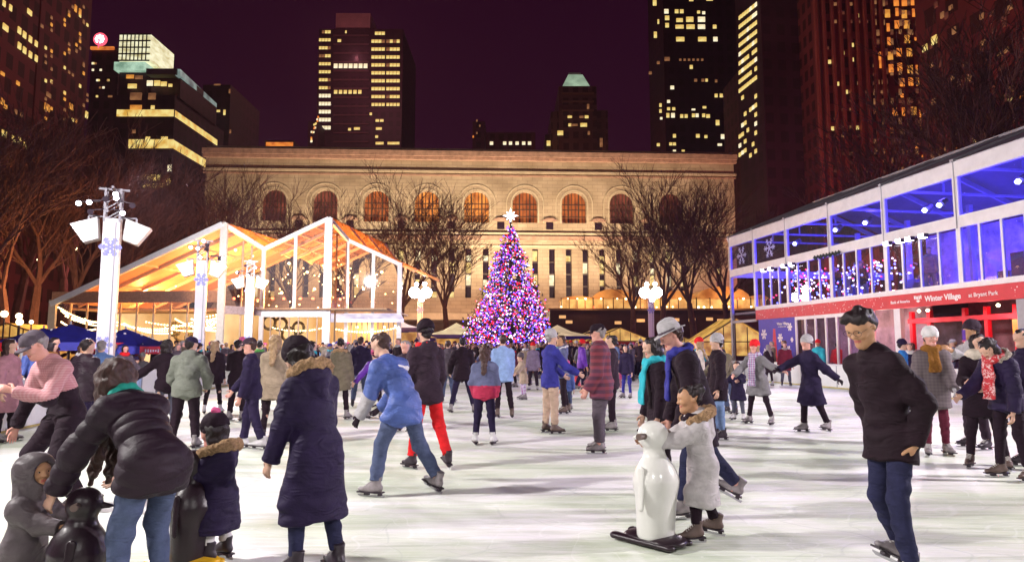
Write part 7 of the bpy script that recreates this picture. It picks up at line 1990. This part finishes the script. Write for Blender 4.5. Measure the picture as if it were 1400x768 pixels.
# people on the pavilion's upper floor, leaning at the glass
def g_up():
    y = rc.uniform(17, 33); x = 18.05 - .158 * y + rc.uniform(.8, 2.2); return x, y, 270 + rc.uniform(-60, 60)
for i in range(10):
    x, y, hd = g_up(); pr = rc.choice(PROTO[:7]); c = copy_tree(pr); c.location = (x, y, 3.43); c.rotation_euler = (0, 0, -R(hd)); cn = rc.choice(COATS[:8])
    ordn = ["first", "second", "third", "fourth", "fifth", "sixth", "seventh", "eighth", "ninth", "tenth", "eleventh", "twelfth", "thirteenth", "fourteenth"]
    c["_y"] = y; c["_n"] = cn[0]; c["category"] = "person"; c["group"] = "guests on the pavilion's upper floor"
    for ch in c.children:
        if ch.name.startswith("jacket"): ch.material_slots[0].link = 'OBJECT'; ch.material_slots[0].material = cn[1]
ups = sorted([o for o in COL.objects if "_y" in o.keys()], key=lambda o: -o["_y"])
for i, o in enumerate(ups):
    o["label"] = "guest in " + o["_n"] + " upstairs behind the pavilion glass, " + ordn[i] + " from the left"
    del o["_y"]; del o["_n"]
# phone held up by the tall person at right
for o in list(COL.objects):
    if o.get("label", "").startswith("tall person in a dark grey beanie"):
        p = o.location + Vector((-.30, -.28, 1.70)); m = MB(); m.box(-.04, -.006, -.075, .04, .006, .075)
        ph = m.build("phone", mat("phone_case", (.08, .03, .2), rough=.3), None); ph.location = p; ph.rotation_euler = (0, 0, .5); tag(ph, "purple phone held up by the tall person in a dark beanie", "phone")
# the mass of onlookers beyond the far fence, too many to count
def far_mass():
    rq = random.Random(5); VV, FF, MI, MM = [], [], [], []; nv = 0
    def mslot(m):
        if m not in MM: MM.append(m)
        return MM.index(m)
    protos_ = []
    for d in (dict(h=1.74, top=T(G, len=.14, th=.03), legs=T(G, th=.012), hair=dict(mat=H_BLK)), dict(h=1.66, female=True, top=T(G, len=.3, th=.03), legs=T(G, th=0), hair=dict(mat=H_BRN, style="medium"), RA=(40, 20, 80, 0)), dict(h=1.78, top=T(G, len=.14, th=.03), legs=T(G, th=.012), hair=dict(mat=H_BLK), hat=dict(type="beanie", mat=G), LA=(30, 20, 60, 0))):
        o = person((0, -40, 0), d.pop("h"), 0, "x", lod=2, res=.045, face=False, **d)["ob"]; parts = []
        for q in [o] + list(o.children):
            nv_ = len(q.data.vertices); co = np.zeros(nv_ * 3, np.float32); q.data.vertices.foreach_get("co", co)
            nf = len(q.data.polygons); li = np.zeros(nf * 4, np.int32); 
            if sum(len(p_.vertices) for p_ in q.data.polygons) != nf * 4: continue
            q.data.loops.foreach_get("vertex_index", li); parts.append((q.name.split(".")[0], co.reshape(-1, 3), li.reshape(-1, 4)))
        protos_.append(parts); kill(o)
    for i in range(720):
        if i < 130: x, y = rq.uniform(-26, 20), rq.uniform(60.5, 66)
        elif i < 170: x, y = rq.uniform(-34, -18), rq.uniform(40, 58)
        elif i > 210:
            y = rq.uniform(33 if i > 480 else 38, 53.2); x = rq.uniform(LF(y) + .5, RF(y) - .5)
            if i > 480: x = rq.uniform(LF(y) + .5, LF(y) + 9) if i % 2 else rq.uniform(RF(y) - 8, RF(y) - .5)
            if not free(x, y, .4): continue
        else: x, y = rq.uniform(6, 22), rq.uniform(57, 62)
        a = rq.uniform(0, 6.28); s_ = rq.uniform(.94, 1.06); c, sn = math.cos(a) * s_, math.sin(a) * s_
        ms = {"person": mslot(rq.choice(SKS)), "jacket": mslot(rq.choices(COATS, CW)[0][1]), "trousers": mslot(rq.choice(LEGM)), "hair": mslot(rq.choice(HAIRS)[1]), "beanie": mslot(rq.choice(HATS)[1])}
        for nm, co, li in rq.choice(protos_):
            v2 = np.stack([co[:, 0] * c - co[:, 1] * sn + x, co[:, 0] * sn + co[:, 1] * c + y, co[:, 2] * s_], 1)
            VV.append(v2); FF.append(li + nv); MI.append(np.full(len(li), ms.get(nm, 0))); nv += len(v2)
    me = np_mesh("far_crowd", np.concatenate(VV), np.concatenate(FF), np.concatenate(MI))
    tag(link("far_crowd", me, None, MM), "dense mass of skaters and onlookers at the far end of the rink", "crowd", kind="stuff")
def kill(o):
    for ch in list(o.children): kill(ch)
    bpy.data.objects.remove(o)
far_mass()
# the prototypes themselves go away
def kill(o):
    for ch in list(o.children): kill(ch)
    bpy.data.objects.remove(o)
for o in PROTO: kill(o)
HAZE = .00022
# ------------------------------------------------------------------ world, rink lamps, view
w = bpy.data.worlds.new("World"); sc.world = w; w.use_nodes = True
nt = w.node_tree; bg = nt.nodes["Background"]
tc = nt.nodes.new("ShaderNodeTexCoord"); sp = nt.nodes.new("ShaderNodeSeparateXYZ"); rp = nt.nodes.new("ShaderNodeValToRGB")
rp.color_ramp.elements[0].position = 0.0; rp.color_ramp.elements[1].position = .55
rp.color_ramp.elements[0].color = (.021, .0017, .0125, 1); rp.color_ramp.elements[1].color = (.0145, .0009, .0090, 1)
nt.links.new(tc.outputs["Generated"], sp.inputs[0]); nt.links.new(sp.outputs[2], rp.inputs["Fac"]); nt.links.new(rp.outputs["Color"], bg.inputs["Color"])
bg.inputs["Strength"].default_value = 1.0
WHT = (1, .95, .92); PK = (1, .90, .96)
# floodlights on the rink's light towers (those in view, and the matching row on this side), then added fills
def spot(loc, aim, e, col=WHT, size=.35, ang=110):
    light("SPOT", "rink_and_fill_spot", loc, e, col, size, aim, ang, .8)
spot((-11.0, 19.2, 6.3), (0, 15, 0), 4248, PK, .3)
spot((-12.8, 29.2, 6.3), (0, 25, 0), 2859, PK, .3)
spot((-14.5, 39.2, 6.3), (0, 35, 0), 2042, PK)
spot((-7.4, 54.0, 6.6), (-2, 34, 0), 3404, PK, .4)
spot((11.2, 54.0, 6.6), (4, 34, 0), 3404, PK, .4)
spot((14.2, 24.0, 5.6), (3, 16, 0), 4248, PK, .3)
spot((12.4, 32.6, 5.6), (2, 24, 0), 2178, PK, .3)
spot((-9.5, 5.0, 6.6), (0, 7, 0), 6017, WHT, .25)
spot((15.2, 7.0, 6.6), (3, 8, 0), 7965, PK, .25)
spot((-4.0, -9.0, 9.0), (0, 10, 0), 3009, WHT, 1.2)  # this and the next: soft fill from an unseen source behind the camera
spot((7.0, -9.0, 9.0), (2, 12, 0), 2661, WHT, 1.2)
spot((-10.9, 19.6, 7.2), (15.5, 20, 5), 6660, PK, .3, 70)  # this and the next: added to brighten the pavilion's white frames
spot((-12.8, 29.9, 7.2), (13, 32, 5), 6660, PK, .3, 70)
spot((-12.6, 31.5, 7.4), (-13, 43.4, 4.5), 8500, (1, .95, .95), .3, 100)  # added to whiten the lodge's posts and beams
spot((-9.8, 4.5, 6.8), (-12.3, 22, 3.6), 11000, PK, .3, 60)  # added, unseen source: whitens the nearest tower's cladding
spot((-11.2, 22.0, 7.0), (-14, 31, 4), 3330, PK, .3, 60)  # added to whiten the next tower's cladding
# thin haze added over the whole scene, wine-tinted to lift its blacks
m, nth, b_ = _nt("haze_air"); nth.nodes.remove(b_)
pv = nth.nodes.new("ShaderNodeVolumePrincipled"); pv.inputs["Color"].default_value = (.92, .66, .78, 1); pv.inputs["Density"].default_value = HAZE; pv.inputs["Anisotropy"].default_value = .55
nth.links.new(pv.outputs[0], nth.nodes["Material Output"].inputs["Volume"])
if HAZE:
    hb = MB(); hb.box(-880, -58, -1.5, 880, 1190, 190); ho = hb.build("haze", m); tag(ho, kind="stuff")
vs = sc.view_settings
vs.view_transform = 'Standard'; vs.look = 'None'; vs.exposure = 0.0; vs.gamma = 1.0; vs.use_curve_mapping = False
cy = sc.cycles
cy.use_denoising = True
cy.volume_bounces = 0; cy.max_bounces = 6; cy.diffuse_bounces = 3; cy.glossy_bounces = 3; cy.transmission_bounces = 4; cy.transparent_max_bounces = 24
cy.sample_clamp_indirect = 4.0; cy.sample_clamp_direct = 0
cy.caustics_reflective = False; cy.caustics_refractive = False
